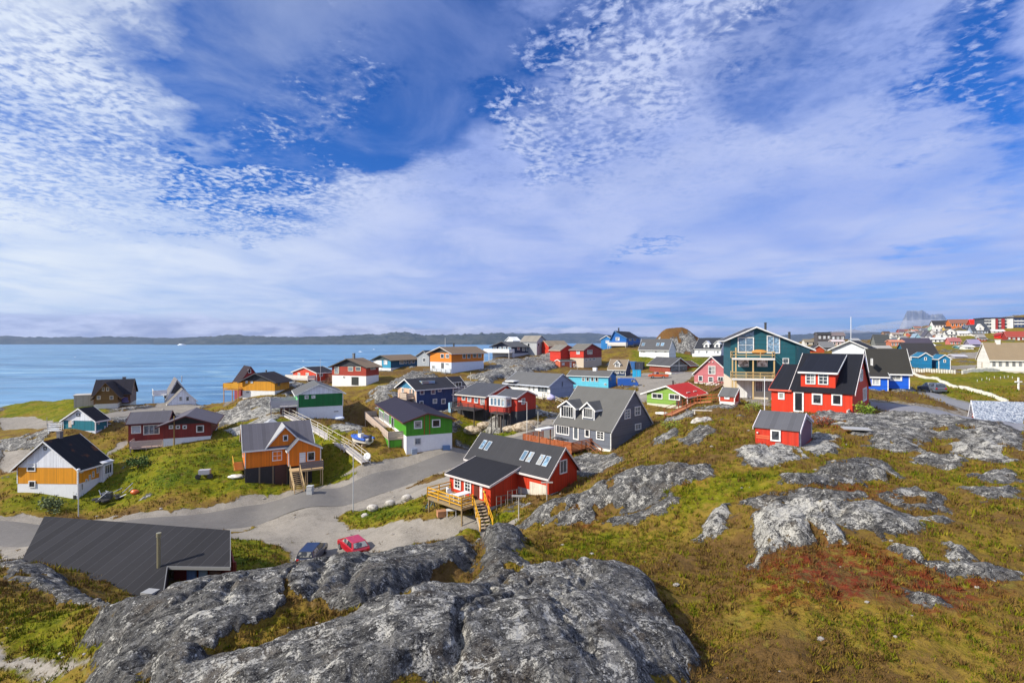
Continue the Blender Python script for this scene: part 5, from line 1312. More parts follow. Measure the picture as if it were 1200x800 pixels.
gable_y(rt, f, 447, 294, 430, wall=(.23, .022, .022), found=None, zf=-4, roof=(.04, .025, .03), oe=.5, og=.2, trim=(.12, .05, .05), corner=False)
win(rt, 'y', 0, -1, f.lx * .35, f.lx * .5, 3, 4, 1, 1)

# --- red houses along the shore
rt, f = root('redsea', 'gable_house', 'coral red house with pale deck between the ochre and the black gabled red houses')
ze, p = gable_x(rt, f, 437, 357, 430.5, wall=(.56, .055, .022), found=(.7, .7, .7), zf=.3, roof=(.045, .042, .05), oe=.35, og=.3)
wins(rt, f, 'x', [(349, 436.5, 352, 441), (358.5, 436.5, 362, 441)], fcol=(.75, .68, .5), g='curtain'); wins(rt, f, 'y', [(374, 437, 378, 441)], g='mid')
deck(rt, -2.4, -.05, .5, f.ly, .9, (.7, .65, .6), (.72, .68, .62), sides='SWN', solid=True, h_=.9)
deck(rt, 3, f.lx, -4.2, -.05, 1.0, (.22, .10, .06), (.25, .12, .07), sides='SWE', bars=4, h_=1.)
stairs(rt, (2.8, -3.4, 1.0), (-1.5, -3.6, -.8), 1.0, 9, (.25, .12, .07))
rt, f = root('redfar', 'gable_house', 'red house with brown roof and black gable on a white basement above bare rocks')
ze, p = gable_x(rt, f, 430, 408, 420.5, wall=(.36, .040, .020), found=(.76, .76, .74), zf=cz(f, 440.5), gable=(.035, .04, .05), roof=BRN, seam=.15, oe=.7, og=.6, trim=(.08, .07, .06), corner=False, kind='h')
wins(rt, f, 'x', [(392, 429.5, 397.5, 438), (408, 429.5, 414, 435), (417, 429.5, 423, 434.5)], fcol=(.72, .66, .5), g='mid'); pdoor(rt, f, 'x', 412, 441.5, 420, 451, (.03, .035, .03)); wins(rt, f, 'x', [(402, 440.5, 404, 442.5)])
wins(rt, f, 'y', [(434, 429, 440, 432.5, 2, 1)])
chimney(rt, 2.0, f.ly * .5, p.z, p.z + 1.3, .5, (.16, .16, .16))
rt, f = root('bluefar', 'gable_house', 'low blue house with brown roof between the red and the orange shore houses')
ze, p = gable_x(rt, f, 422, 447, 416.5, wall=(.008, .085, .17), found=(.74, .74, .72), zf=cz(f, 431), gable=(.05, .08, .09), roof=BRN, seam=.15, oe=.6, og=.6, trim=(.05, .06, .06), corner=False, kind='h')
MB().box(-.05, -.003, f.ly * .5, f.ly, .3, ze - .1).build('white_cladding', paint(WHITE, 'h'), rt); MB().box(-.05, -.003, 0, f.ly * .48, 1.0, ze - .1).build('blue_cladding', paint((.03, .26, .42), 'h'), rt)
wins(rt, f, 'x', [(450, 422, 454, 427)], g='curtain', val=-.05); wins(rt, f, 'y', [(468, 422.5, 473, 426.5), (474, 422.5, 477, 426), (478.5, 422, 481.5, 426), (482.5, 422, 486, 425.5)], g='mid')
rt, f = root('orangefar', 'gable_house', 'long orange house with brown roof on a white basement above the navy blue house')
ze, p = gable_x(rt, f, 413.5, 517.5, 406.8, wall=(.66, .20, .008), found=(.66, .72, .80), zf=cz(f, 424.5), gable=(.05, .045, .04), roof=BRN, seam=.15, oe=.8, og=.8, trim=(.55, .5, .45), corner=False, kind='h')
wins(rt, f, 'x', [(516.5, 414.5, 520.5, 419.5), (522.5, 414.5, 526.5, 419.5)]); pdoor(rt, f, 'x', 517, 425, 520, 431.5, (.12, .12, .12)); wins(rt, f, 'x', [(506, 428, 510, 432), (522, 425.5, 526, 427.5)], g='mid')
wins(rt, f, 'y', [(542, 414, 545.5, 420, 1, 1), (547.5, 414, 551, 420), (554, 414, 558, 419), (560, 414, 564, 419)], g='mid')
deck(rt, -2.0, -.05, .2, f.ly + .5, .3, (.16, .15, .14), (.16, .15, .14), sides='SW', bars=3, zb=-2)
chimney(rt, f.lx * .45, f.ly * .6, p.z - .3, p.z + 1.0, .4, (.05, .05, .05), True); MB().tube((f.lx * .1, f.ly * .45, p.z), (f.lx * .1, f.ly * .45, p.z + 2.6), .05).build('aerial', plain('pale', (.7, .7, .7)), rt)
rt, f = root('greyside', 'gable_house', 'small grey house tucked behind the left end of the long orange house')
gable_x(rt, f, 417, 497, 411, wall=(.30, .33, .36), found=(.7, .7, .7), zf=1.0, roof=(.05, .06, .07), oe=.5, og=.4, trim=(.2, .2, .2), corner=False)
win(rt, 'x', 0, -1, 1.5, 2.6, 2.2, 3.4)

# --- dark blue house with white terrace on stilts, tall grey house behind
rt, f = root('whitedeck', 'gable_house', 'dark navy house with glazed gable and white terrace standing on white stilts')
ze, p = gable_x(rt, f, 406, 590, 400.5, wall=(.018, .026, .055), found=(.42, .44, .48), zf=cz(f, 414), roof=(.13, .13, .13), seam=.1, oe=.6, og=1.2, trim=(.08, .08, .09), corner=False)
wins(rt, f, 'x', [(578, 406.5, 582, 412), (584.5, 406.5, 587.5, 412), (589.5, 406.5, 593, 412), (595, 406.5, 599, 412)], g='sky'); wins(rt, f, 'y', [(606, 406.5, 609, 410), (612, 406.5, 615, 411), (616.5, 406.5, 619.5, 411), (621, 406.5, 624, 411)], g='mid')
deck(rt, -3.2, -.05, -1.0, f.ly + 1.5, cz(f, 412.5), (.78, .78, .76), (.80, .80, .78), sides='SWN', solid=True, h_=1.0, zb=-3)
rt, f = root('greytall', 'gable_house', 'tall pale grey gabled house behind the dark navy house with the white terrace')
gable_y(rt, f, 400, 634, 393.5, wall=(.40, .41, .42), found=None, zf=-3, roof=(.22, .20, .17), oe=.3, og=.2, trim=(.35, .35, .35), corner=False)
wins(rt, f, 'y', [(630, 402, 632, 405.5), (634, 402, 636.5, 405.5), (636.5, 409, 639, 410.5)]); wins(rt, f, 'x', [(618, 402, 621, 406)])
rt = empty('white_hut', P(601, 399.5, 262), R(40), 'tiny white gabled hut on the skyline beside the tall grey house', 'hut')
body(rt, 0, 3.5, 0, 4.2, .2, 1.5, 'x', wall=(.8, .8, .8), found=None, zf=-4, roof=(.75, .75, .75), corner=False)

# --- long white house with the blue grey gable
rt, f = root('longwhite', 'gable_house', 'long low white house with grey roof and lavender grey gable behind the red pair')
ze, p = gable_y(rt, f, 451, 659, 438.5, wall=(.27, .33, .48), found=(.5, .55, .65), zf=0.01, roof=(.135, .135, .135), seam=.1, oe=.8, og=.2, trim=(.6, .65, .75), corner=False, kind='h')
MB().box(-.06, -.003, .05, f.ly - .05, -.3, ze - .15).build('bright_front_cladding', paint((.78, .79, .78), 'v'), rt)
wins(rt, f, 'x', [(601, 448, 604, 453), (607, 449, 610, 454), (619, 451, 622, 457), (624, 451.5, 627, 458), (630, 452.5, 642, 459.5, 3, 1)], val=-.06, g='mid')
m_ = MB(); a0 = f.on('x', -.9, 594, 445).y; m_.box(-1.5, 1.0, a0 - 2.6, a0, ze + .2, ze + .45); m_.build('canopy', white(), rt)
deck(rt, -3.4, -.9, -.5, f.ly * .55, .3, (.66, .62, .50), (.74, .70, .58), sides='SWN', bars=3)
stairs(rt, (-2.2, -.5, .3), (-1.4, -4.5, -1.2), 1.2, 8, (.72, .66, .5), rcol=(.76, .70, .55))
win(rt, 'y', 0, -1, p.x - .25, p.x + .15, ze - .6, ze + .5, 1, 1, 'dark', (.2, .25, .35))
# --- light blue house
rt, f = root('lightblue', 'gable_house', 'turquoise blue house with four windows in a row behind the slate grey house')
ze, p = gable_y(rt, f, 441, 717, 435, wall=(.012, .17, .52), found=(.1, .3, .5), zf=0., roof=(.13, .125, .12), seam=.1, oe=.4, og=.3, trim=(.6, .65, .65), corner=False, kind='h')
MB().box(-.06, -.003, .02, f.ly - .05, -.1, ze - .15).build('bright_front_cladding', paint((.11, .50, .66), 'h'), rt)
wins(rt, f, 'x', [(682, 442, 685.5, 446.5), (687, 442, 690.5, 446.5), (692.5, 442, 696, 446.8), (697.5, 442, 701, 447)], val=-.06); wins(rt, f, 'x', [(708, 449, 710.5, 451)], val=-.06)
wins(rt, f, 'y', [(714.5, 441, 716.5, 446)], fcol=(.1, .3, .6))
chimney(rt, f.lx * .45, f.ly * .42, p.z - .4, p.z + .7, .9, (.8, .8, .8))
# --- red group on the rise
rt, f = root('redhill', 'gable_house', 'tall red two storey house with painted-on sunlit front and pale basement on the rise')
ze, p = gable_y(rt, f, 410, 693, 403, wall=(.26, .020, .018), found=(.52, .44, .34), zf=cz(f, 419.5), roof=(.15, .14, .12), seam=.1, oe=.4, og=.3, trim=(.3, .2, .18), corner=False, kind='h')
MB().box(-.06, -.003, 0, f.ly, cz(f, 419), ze - .1).build('bright_front_cladding', paint((.55, .03, .012), 'h'), rt)  # sunlit red painted on the front; the other walls carry the shaded red
wins(rt, f, 'x', [(675.5, 410.5, 679.5, 415)], val=-.06, g='curtain'); wins(rt, f, 'y', [(688, 410, 694, 415, 2, 1), (685.5, 420.5, 688.5, 423), (690, 419.5, 693, 422.5), (694.5, 419, 697.5, 422)], g='mid')
rt, f = root('redannex', 'gable_house', 'small bright red gabled house with porch and white steps left of the tall red one')
C0 = f.o
o2 = P(657, 426, 216); f.o = o2; rt.location = o2; f.lx = 6.8
p = f.on('y', 0, 664.5, 404.5); body(rt, 0, f.lx, 0, 6, f.on('y', 0, 660, 410).z, p.z, 'y', peak=min(.6, p.x / f.lx), wall=(.50, .030, .014), found=None, zf=-1, roof=(.16, .15, .13), oe=.4, og=.3, trim=(.6, .4, .3), corner=False, kind='h')
wins(rt, f, 'y', [(667, 410, 670, 414.5)], g='curtain')
body(rt, -2.0, 3.8, -2.6, -.02, .9, 1.3, 'x', wall=(.50, .12, .06), found=None, zf=-1.4, roof=(.06, .07, .06), oe=.2, og=.2, corner=False, wallname='porch_wall')
win(rt, 'y', -2.6, -1, -1.4, -.4, -.4, .4, 1, 1, 'curtain'); win(rt, 'y', -2.6, -1, 1.6, 2.3, -1.2, .6, 1, 1, 'curtain')
stairs(rt, (3.2, -2.7, -.9), (6.8, -7.5, -3.2), 1.3, 10, (.62, .60, .56), rcol=(.78, .76, .72))
rt, f = root('redback', 'gable_house', 'long low red house with white windows behind the small bright red gabled house')
f.o = P(643, 415, 246); rt.location = f.o; f.lx = 8.5
body(rt, 0, f.lx, 0, 6, 3.0, 4.8, 'x', wall=(.50, .035, .016), found=(.5, .4, .3), zf=.2, roof=(.22, .18, .13), oe=.4, og=.3, trim=(.5, .3, .2), corner=False, kind='h')
for k in range(5): win(rt, 'y', 0, -1, .8 + k * 1.5, 1.7 + k * 1.5, 1.3, 2.5, 1, 1, 'curtain')
# --- small blue house with brown roof
rt, f = root('smallblue', 'gable_house', 'small navy blue house with brown roof and one dormer beside the blue containers')
ze, p = gable_y(rt, f, 432.5, 736, 421.5, wall=(.012, .035, .10), found=(.3, .35, .3), zf=.15, roof=(.20, .155, .11), seam=.2, oe=.4, og=.2, trim=(.6, .6, .55), kind='h')
s = (p.z - ze) / (f.lx * max(.2, min(.8, p.x / f.lx)))
wins(rt, f, 'x', [(714.5, 433.5, 719, 437.5, 1, 1), (721, 433.5, 725.5, 437.5, 2, 1), (727, 433.5, 731.5, 437.5)], g='mid')
dormer(rt, f, ze, s, 720.5, 726.5, 430.5, 425.5, (.7, .7, .7), (.20, .155, .11), apy=422.5, winpx=[(721.5, 425, 725.5, 429.5, 2, 2)])
# --- bright blue house on the hilltop
rt, f = root('bluehill', 'gable_house', 'vivid blue house on the hilltop with white balcony and stilted dark annex')
ze, p = gable_x(rt, f, 396, 720, 388, wall=(.006, .12, .42), found=(.3, .3, .3), zf=cz(f, 404), roof=(.035, .032, .035), seam=.2, oe=.4, og=.5, trim=(.1, .25, .5), corner=False, kind='h')
wins(rt, f, 'x', [(721.5, 395, 726, 399, 2, 1)], g='curtain'); wins(rt, f, 'y', [(737, 396.5, 740, 399), (742, 396.5, 745, 399)])
deck(rt, -2.5, -.05, -.5, f.ly + .6, .5, (.66, .62, .56), (.70, .66, .6), sides='SWN', solid=True)
deck(rt, 1, f.lx, -2.5, -.05, .4, (.05, .05, .06), (.06, .06, .07), sides='SE', solid=False, bars=4)
body(rt, 1.5, f.lx - 1, f.ly + .02, f.ly + 4.5, ze - .4, ze + .9, 'x', wall=(.012, .17, .46), found=None, zf=-3, roof=(.06, .055, .05), corner=False, wallname='annex_wall')
win(rt, 'x', 1.5, -1, f.ly + 1.2, f.ly + 2.6, ze - 2.0, ze - .9, 1, 1, 'curtain')
chimney(rt, 1.2, f.ly * .55, p.z - .1, p.z + 1.2, .4, (.03, .03, .03))
# --- white long house under the knoll and the one with dormers
rt, f = root('whitelong', 'gable_house', 'white long house with three small roof windows at the foot of the brown knoll')
ze, p = gable_y(rt, f, 409, 787.5, 397.5, wall=(.72, .74, .78), found=(.6, .6, .62), zf=.4, roof=(.10, .10, .105), seam=.1, oe=.5, og=.2, trim=(.75, .75, .75), corner=False, kind='h')
s = (p.z - ze) / (f.lx * max(.2, min(.8, p.x / f.lx)))
for px_ in (754, 771, 776.5): skylight(rt, f, 'y', 0, ze, s, px_, 403.8, 1.1, 1.5)
wins(rt, f, 'x', [(750.5, 411, 756.5, 413, 3, 1), (767, 410, 770.5, 413), (778, 410, 781.5, 413)])
rt, f = root('dormers', 'gable_house', 'white house with black roof and two white round headed dormers right of the knoll')
ze, p = gable_y(rt, f, 409, 849, 396.5, wall=(.55, .60, .66), found=(.6, .6, .62), zf=.4, roof=(.055, .058, .065), seam=.1, oe=.5, og=.2, trim=(.75, .75, .75), corner=False, kind='h')
MB().box(-.06, -.003, 0, f.ly, .3, ze - .1).build('bright_front_cladding', paint((.75, .75, .75), 'h'), rt)
s = (p.z - ze) / (f.lx * max(.2, min(.8, p.x / f.lx)))
dormer(rt, f, ze, s, 824.5, 831, 407.5, 402.5, (.78, .78, .78), (.70, .70, .70), apy=399.5, winpx=[(826, 403.5, 829.5, 407, 1, 1)])
dormer(rt, f, ze, s, 837, 843.5, 407.5, 402.5, (.78, .78, .78), (.70, .70, .70), apy=399.5, winpx=[(838.5, 403.5, 842, 407, 1, 1)])
wins(rt, f, 'x', [(818, 411, 820, 414), (827, 411, 829.5, 414), (836, 411, 838, 414), (840, 411, 842.5, 414)], val=-.06, g='mid')
MB().box(-1.8, -.05, 0, f.ly + .6, .3, 1.4).build('balcony', paint((.72, .72, .72), 'p'), rt)
# --- little house with the glazed A gable
rt = empty('gable_house', P(785, 438, 188), R(22), 'little house with glazed triangular gable and pale terrace left of the pink house', 'house')
f = Frame(P(785, 438, 188), 22, 6, 8)
p = f.on('y', 0, 795.5, 419.5); zr = p.z; xe = f.on('y', 0, 806, 428).x; ze = f.on('y', 0, 790, 428).z
body(rt, 0, xe, 0, 9, ze, zr, 'y', peak=p.x / xe, wall=(.25, .05, .03), found=None, zf=-1, roof=(.075, .075, .08), oe=.5, og=.7, trim=WHITE, corner=False)
MB().prism([(.3, ze - 1.7), (xe - .3, ze - 1.7), (xe - .3, ze), (p.x, zr - .35), (.3, ze)], 'y', -.06, -.003).build('glazing', glass('mid'), rt)
m_ = MB(); m_.box(p.x - .07, p.x + .07, -.12, -.063, ze - 1.7, zr - .3).box(.1, xe - .1, -.12, -.063, ze - .15, ze + .02); m_.build('glazing_bar', white(), rt)
deck(rt, -1.6, xe + 2.4, -2.6, -.1, -.6, (.66, .62, .56), (.68, .64, .58), sides='SWE', solid=True, h_=1.1)
body(rt, xe + .02, xe + 5, 2, 7.5, ze - .2, ze + .9, 'x', wall=(.50, .045, .015), found=None, zf=-2, roof=(.09, .06, .05), corner=False, wallname='annex_wall')
win(rt, 'x', xe + 5, 1, 4, 5, ze - 1.5, ze - .5)
# --- pink house
rt, f = root('pink', 'gable_house', 'dusty pink house with steep white edged gable left of the tall teal building')
ze = f.on('x', 0, 855, 438.5).z; p = f.on('x', 0, 834, 418)
body(rt, 0, f.lx, 0, f.ly, ze, p.z, 'x', peak=min(.6, max(.4, p.y / f.ly)), wall=(.46, .14, .155), found=(.70, .66, .62), zf=.25, roof=(.040, .046, .060), seam=.12, oe=.35, og=.35, corner=False, kind='h')
wins(rt, f, 'x', [(830, 428.5, 838.5, 438.5, 2, 2), (818.5, 440, 823.5, 446.5), (830, 441.5, 836, 447.5, 1, 2), (841, 441, 848, 446.5, 2, 1)])
for a in (831.5, 835.5):
    q = f.on('x', 0, a, 424); MB().lathe((-.1, q.y, q.z), [(.02, -.1), (.14, -.05), (.14, .08), (.02, .12)], 8).build('wall_lamp', white(), rt)
deck(rt, -1.9, -.04, .4, f.ly * .6, .1, (.66, .62, .58), sides='', zb=-2)
# --- green house with red roof
rt, f = root('greenred', 'gable_house', 'lime green bungalow with bright red roof beside the brown steps')
ze = cz(f, 463); p = f.on('x', 0, 781.5, 452.5)
body(rt, 0, f.lx, 1.0, f.ly, ze, p.z, 'x', peak=min(.62, max(.4, (p.y - 1) / (f.ly - 1))), wall=(.20, .36, .055), found=(.55, .55, .45), zf=.05, roof=(.50, .035, .030), seam=.1, oe=1.0, og=.35, corner=False, kind='h')
wins(rt, f, 'x', [(764, 460.5, 776.5, 467, 2, 1), (784, 461.5, 797, 468.5, 2, 1)], fw=.13)
MB().box(-.03, -.003, 1.0, 1.9, 0, ze - .1).build('recess_shade_panel', wood((.06, .045, .04)), rt)  # flat dark panel paints the shade inside the covered porch
for xx in (0.05, f.lx * .5, f.lx - .05): MB().box(xx - .06, xx + .06, .02, .14, -1, ze - .25).build('post', white(), rt)
win(rt, 'y', 1.0, -1, 2, 3.4, .9, 2, 2, 1); win(rt, 'y', 1.0, -1, 5, 6.4, .9, 2, 2, 1)
chimney(rt, f.lx * .55, p.y + 1.0, p.z - .5, p.z + .5, .3, (.05, .05, .05), True)
# --- little red hut
rt, f = root('shedsmall', 'garden_shed', 'little red hut with grey lean roof and white base in front of the teal building', 'shed')
ze = cz(f, 465); zr = f.on('x', f.lx * .9, 854, 455).z
body(rt, 0, f.lx, 0, f.ly, ze, max(zr, ze + .5), 'y', peak=.95, wall=(.46, .045, .02), found=(.72, .70, .66), zf=cz(f, 471), roof=(.12, .12, .12), per=.5, oe=.12, og=.08)
wins(rt, f, 'x', [(849, 464.5, 855, 467.5)], g='curtain')
# --- tall teal building
rt, f = root('tealbig', 'apartment_house', 'tall dark teal three storey building with white edged roof and stacked timber balconies')
TEAL = (.010, .095, .125)
ap = f.on('y', 0, 886, 384.5); zl_ = f.on('y', 0, 856, 397.5).z; zr_ = f.on('y', 0, 946, 408.5).z; s2 = (ap.z - zr_) / (f.lx - ap.x)
body(rt, 0, f.lx, 0, f.ly, zl_, ap.z, 'y', peak=ap.x / f.lx, ze2=zr_, wall=TEAL, found=(.66, .58, .45), zf=f.on('y', 0, 870, 443).z, roof=(.07, .07, .08), oe=.9, og=.6, th=.25, corner=False, kind='h', seam=.1, zb=-3)
wins(rt, f, 'y', [(864.5, 395, 883.5, 413.5, 2, 2), (898.5, 393, 914, 414, 2, 2)], g='sky', fw=.14); 
q0, q1 = f.on('y', 0, 865, 394), f.on('y', 0, 883.5, 388)
MB().prism([(q0.x, q0.z), (q1.x, q0.z - .0), (q1.x, q1.z), (q0.x, q0.z + .25)], 'y', -.05, -.003).build('gable_glazing', glass('sky'), rt)
wins(rt, f, 'y', [(865, 420.5, 877.5, 429.5, 3, 1), (887, 420.5, 899.5, 429.5, 3, 1)], g='curtain'); wins(rt, f, 'y', [(917, 419.5, 924.5, 426)], g='mid')
q = f.on('y', 0, 865, 450).x, f.on('y', 0, 883, 450).x
MB().box(q[0], q[1], -.06, -.003, .1, f.on('y', 0, 870, 445).z).build('garage_door', paint((.72, .72, .70), 'v'), rt)
wins(rt, f, 'y', [(885, 446, 894, 459, 3, 1), (895, 446, 905, 459, 3, 1)], g='mid')
TW = (.56, .40, .18); yd = -2.4
x0 = f.on('y', yd, 858, 440).x; x1 = f.on('y', yd, 908, 440).x
z2 = f.on('y', yd, 880, 419.5).z; z1 = f.on('y', yd, 880, 443.5).z
for z_, nm in ((z1, 'lower_balcony'), (z2, 'upper_balcony')):
    MB().box(x0, x1, yd, -.08, z_ - .06, z_).build('balcony_floor', wood(TW), rt)
    MB().box(x0 - .03, x1 + .03, yd - .05, yd - .003, z_ - .28, z_ + .02).build('fascia', white(), rt)
    m_ = MB(); rail(m_, [(x0, yd, z_), (x1, yd, z_)], 1.0, 2, every=1.9); rail(m_, [(x0, yd, z_), (x0, -.2, z_)], 1.0, 2); rail(m_, [(x1, yd, z_), (x1, -.2, z_)], 1.0, 2)
    if nm[0] == 'l':
        for k in range(int((x1 - x0) / .16)): m_.box(x0 + .1 + k * .16, x0 + .13 + k * .16, yd - .02, yd + .01, z_ + .1, z_ + .9)
    m_.build('railing', wood(TW), rt)
for xx in (x0 + .06, x0 + (x1 - x0) * .09, (x0 + x1) / 2, x1 - .06): MB().box(xx - .09, xx + .09, yd + .06, yd + .24, -1.5, z2 - .07 if xx != x0 + (x1 - x0) * .09 else z2 + 1.6).build('post', wood(TW), rt)
q = f.on('y', -1.2, 890, 414); 
MB().blobm((q.x, -1.2, z2 + .95), .5, 3, (2.2, .8, .7), .1).build('orange_cover', plain('orange cloth', (.55, .22, .03), .8), rt)
chimney(rt, f.on('y', 4, 897, 388).x, 4, ap.z - .9, ap.z + .9, .35, (.05, .05, .05), True); chimney(rt, f.on('y', 4, 925, 394).x, 4, ap.z - s2 * 6 + .6, ap.z - s2 * 6 + 2.0, .35, (.05, .05, .05), True)
xw = f.on('y', 0, 932, 410).x
body(rt, xw, f.lx - .02, -1.3, -.04, zr_ - .1, zr_ + .0 + s2 * (f.lx - xw) - .25, 'y', peak=0.0, wall=(.008, .05, .075), found=None, zf=-2, noroof=True, wallname='side_bay')

# --- red house with black roof in the middle distance on the right
rt, f = root('redmain', 'gable_house', 'bright red house with steep black roof and wide shed dormer on the heath')
ze = cz(f, 461.5); p = f.on('y', 0, 1009.5, 416); pk = min(.62, max(.38, p.x / f.lx))
REDB = (.60, .032, .006); f.zmax = {'x': ze}
body(rt, 0, f.lx, 0, f.ly, ze, p.z, 'y', peak=pk, wall=REDB, found=(.3, .05, .03), zf=-.5, zb=-2.5, roof=(.020, .021, .028), seam=.45, per=1.1, oe=.18, og=.25, trim=(.72, .66, .64), corner=False)
s = (p.z - ze) / (f.lx * pk)
wins(rt, f, 'x', [(951.5, 461, 963.8, 473.8), (974.5, 461.5, 987, 474.8)], fw=.15); pdoor(rt, f, 'x', 930, 458.5, 942, 482.5, glassy=True)
wins(rt, f, 'y', [(1007, 433, 1010.4, 446.5, 1, 2), (1011, 454, 1015, 469.5, 1, 1)], g='curtain', fw=.12)
dormer(rt, f, ze, s, 938.5, 979, 455, 436.5, REDB, (.018, .020, .030), winpx=[(944, 436.8, 955.8, 450, 2, 3), (958.8, 436.8, 970.8, 450.5, 2, 3)], nx=2, ny=3, depth=f.lx * pk - .35)
ya = f.ly + .01; yb = f.on('x', 0, 903.5, 460).y; zq = f.on('x', f.lx * pk, 920, 427.5).z
body(rt, .15, f.lx - .6, ya, yb, ze + .05, min(p.z - .5, zq), 'y', peak=pk, wall=REDB, found=(.3, .05, .03), zf=-.6, zb=-2.5, roof=(.022, .023, .030), seam=.45, per=1.1, oe=.3, og=.2, trim=(.6, .1, .06), corner=False, ends=(0, 1), wallname='side_wing')
wins(rt, f, 'x', [(912, 459.5, 919.5, 467.8)], val=.15, fw=.15)
RMF = f
m_ = MB(); m_.box(-1.5, -.1, .2, .35, -.9, .7); m_.box(-1.5, -1.35, -1.2, .2, -.9, .5); m_.build('windbreak_board', wood((.5, .44, .4)), rt)
MB().box(-1.8, -.03, f.on('x', 0, 943, 480).y - .2, f.on('x', 0, 928, 480).y + .2, -.7, f.on('x', 0, 936, 483).z).build('doorstep', wood((.5, .42, .32)), rt)
# --- red shed in front of it
rt, f = root('shed', 'garden_shed', 'small red shed with grey felt roof and one white window among the rocks', 'shed')
ze, p = gable_y(rt, f, 505, 942.5, 485, wall=(.52, .030, .010), found=None, zf=-.6, zb=-.6, roof=(.105, .105, .115), seam=.8, per=.42, oe=.12, og=.12, th=.07, trim=(.72, .66, .68), kind='v', corner=False)
wins(rt, f, 'x', [(903, 503, 915, 516.5)], fw=.11)
MB().box(-.0, f.lx - .02, -.03, -.003, -.2, ze - .02).build('gable_boarding', wood((.20, .10, .13)), rt); MB().prism([(.05, ze - .015), (f.lx - .05, ze - .015), (p.x, p.z - .1)], 'y', -.03, -.003).build('gable_boarding', wood((.20, .10, .13)), rt)
m_ = MB(); a = Vector((.35, -.06, -.1)); b = Vector((.35, -.06, ze + .1)); c = Vector((f.lx * .5, -.06, p.z - .35)); d = Vector((f.lx - .35, -.06, -.1)); m_.beam(a, b, .07); m_.beam(b, c, .07); m_.beam(c, d + Vector((0, 0, ze)), .07); m_.beam(d + Vector((0, 0, ze)), d, .07); m_.build('door_frame', white(), rt)
m_ = MB(); q = f.on('x', 0, 888, 506.5); m_.lathe((-.09, q.y, q.z), [(.02, -.06), (.07, -.04), (.07, .05), (.02, .06)], 8).build('wall_lamp', white(), rt)
q0 = f.on('x', 0, 886, 513).y; q1 = f.on('x', 0, 902, 513).y
MB().box(-.03, -.003, q1, q0, .38, .50).box(-.03, -.003, q1, q0, .54, .66).build('bench_board', wood((.62, .12, .05)), rt)
# --- blue house right of it
rt, f = root('blueright', 'gable_house', 'vivid blue house with dark brown grey roof right of the black roofed red house')
BL = (.006, .10, .58)
zh = f.on('y', 0, 1045, 436).z; zr = f.on('y', f.ly * .5, 1040, 409.5).z
body(rt, 0, f.lx, 0, f.ly, zh, zr, 'x', wall=BL, found=(.02, .04, .07), zf=f.on('y', 0, 1050, 455).z, roof=(.055, .052, .045), seam=.12, oe=.35, og=.3, kind='h')
x1 = f.on('y', -1.4, 1041, 450).x
body(rt, -1.0, x1, -1.4, -.02, f.on('y', -1.4, 1030, 441.5).z, f.on('y', -1.4, 1030, 441.5).z + .55, 'x', peak=1., wall=BL, found=(.02, .04, .07), zf=-.2, roof=(.06, .055, .05), seam=.1, oe=.25, og=.15, kind='h', wallname='wing_wall')
wins(rt, f, 'y', [(1042.5, 437, 1057, 446, 2, 1)], fw=.2); wins(rt, f, 'y', [(1021.5, 441.5, 1031.5, 451.5, 2, 1)], val=-1.4, g='curtain', fw=.16)
wins(rt, f, 'x', [(1021, 420, 1023, 428)], g='curtain')
# --- white house with dark hip roof between
rt, f = root('whitegreen', 'gable_house', 'pale grey house with low dark roof showing between the red and the blue house')
ze = cz(f, 409); 
body(rt, 0, f.lx, 0, f.ly, ze, ze + 1.9, 'x', wall=(.62, .66, .70), found=(.7, .7, .7), zf=-2, roof=(.045, .042, .04), oe=.8, og=.7, kind='h', corner=False)
wins(rt, f, 'y', [(1019, 411, 1021, 413.5), (1022.5, 411, 1024, 413.5), (1019, 419, 1021, 422)], g='dark'); wins(rt, f, 'x', [(1012, 410.5, 1015.5, 413.5)], g='dark')
MB().tube((f.lx * .5, f.ly * .6, ze + 1.5), (f.lx * .5, f.ly * .6, ze + 8), .07).build('flag_pole', white(), rt)
# --- dark roofed blue boathouse with white boards
rt, f = root('darkfar', 'boathouse', 'long dark roofed blue boathouse with white marks on its wall beyond the vivid blue house', 'boathouse')
ze = cz(f, 416); zr = f.on('y', f.ly * .5, 1080, 402.5).z
body(rt, 0, f.lx, 0, f.ly, ze, zr, 'x', wall=(.008, .14, .26), found=None, zf=-1, roof=(.055, .052, .055), seam=.1, oe=.3, og=.2, kind='h', trim=(.1, .1, .1), corner=False)
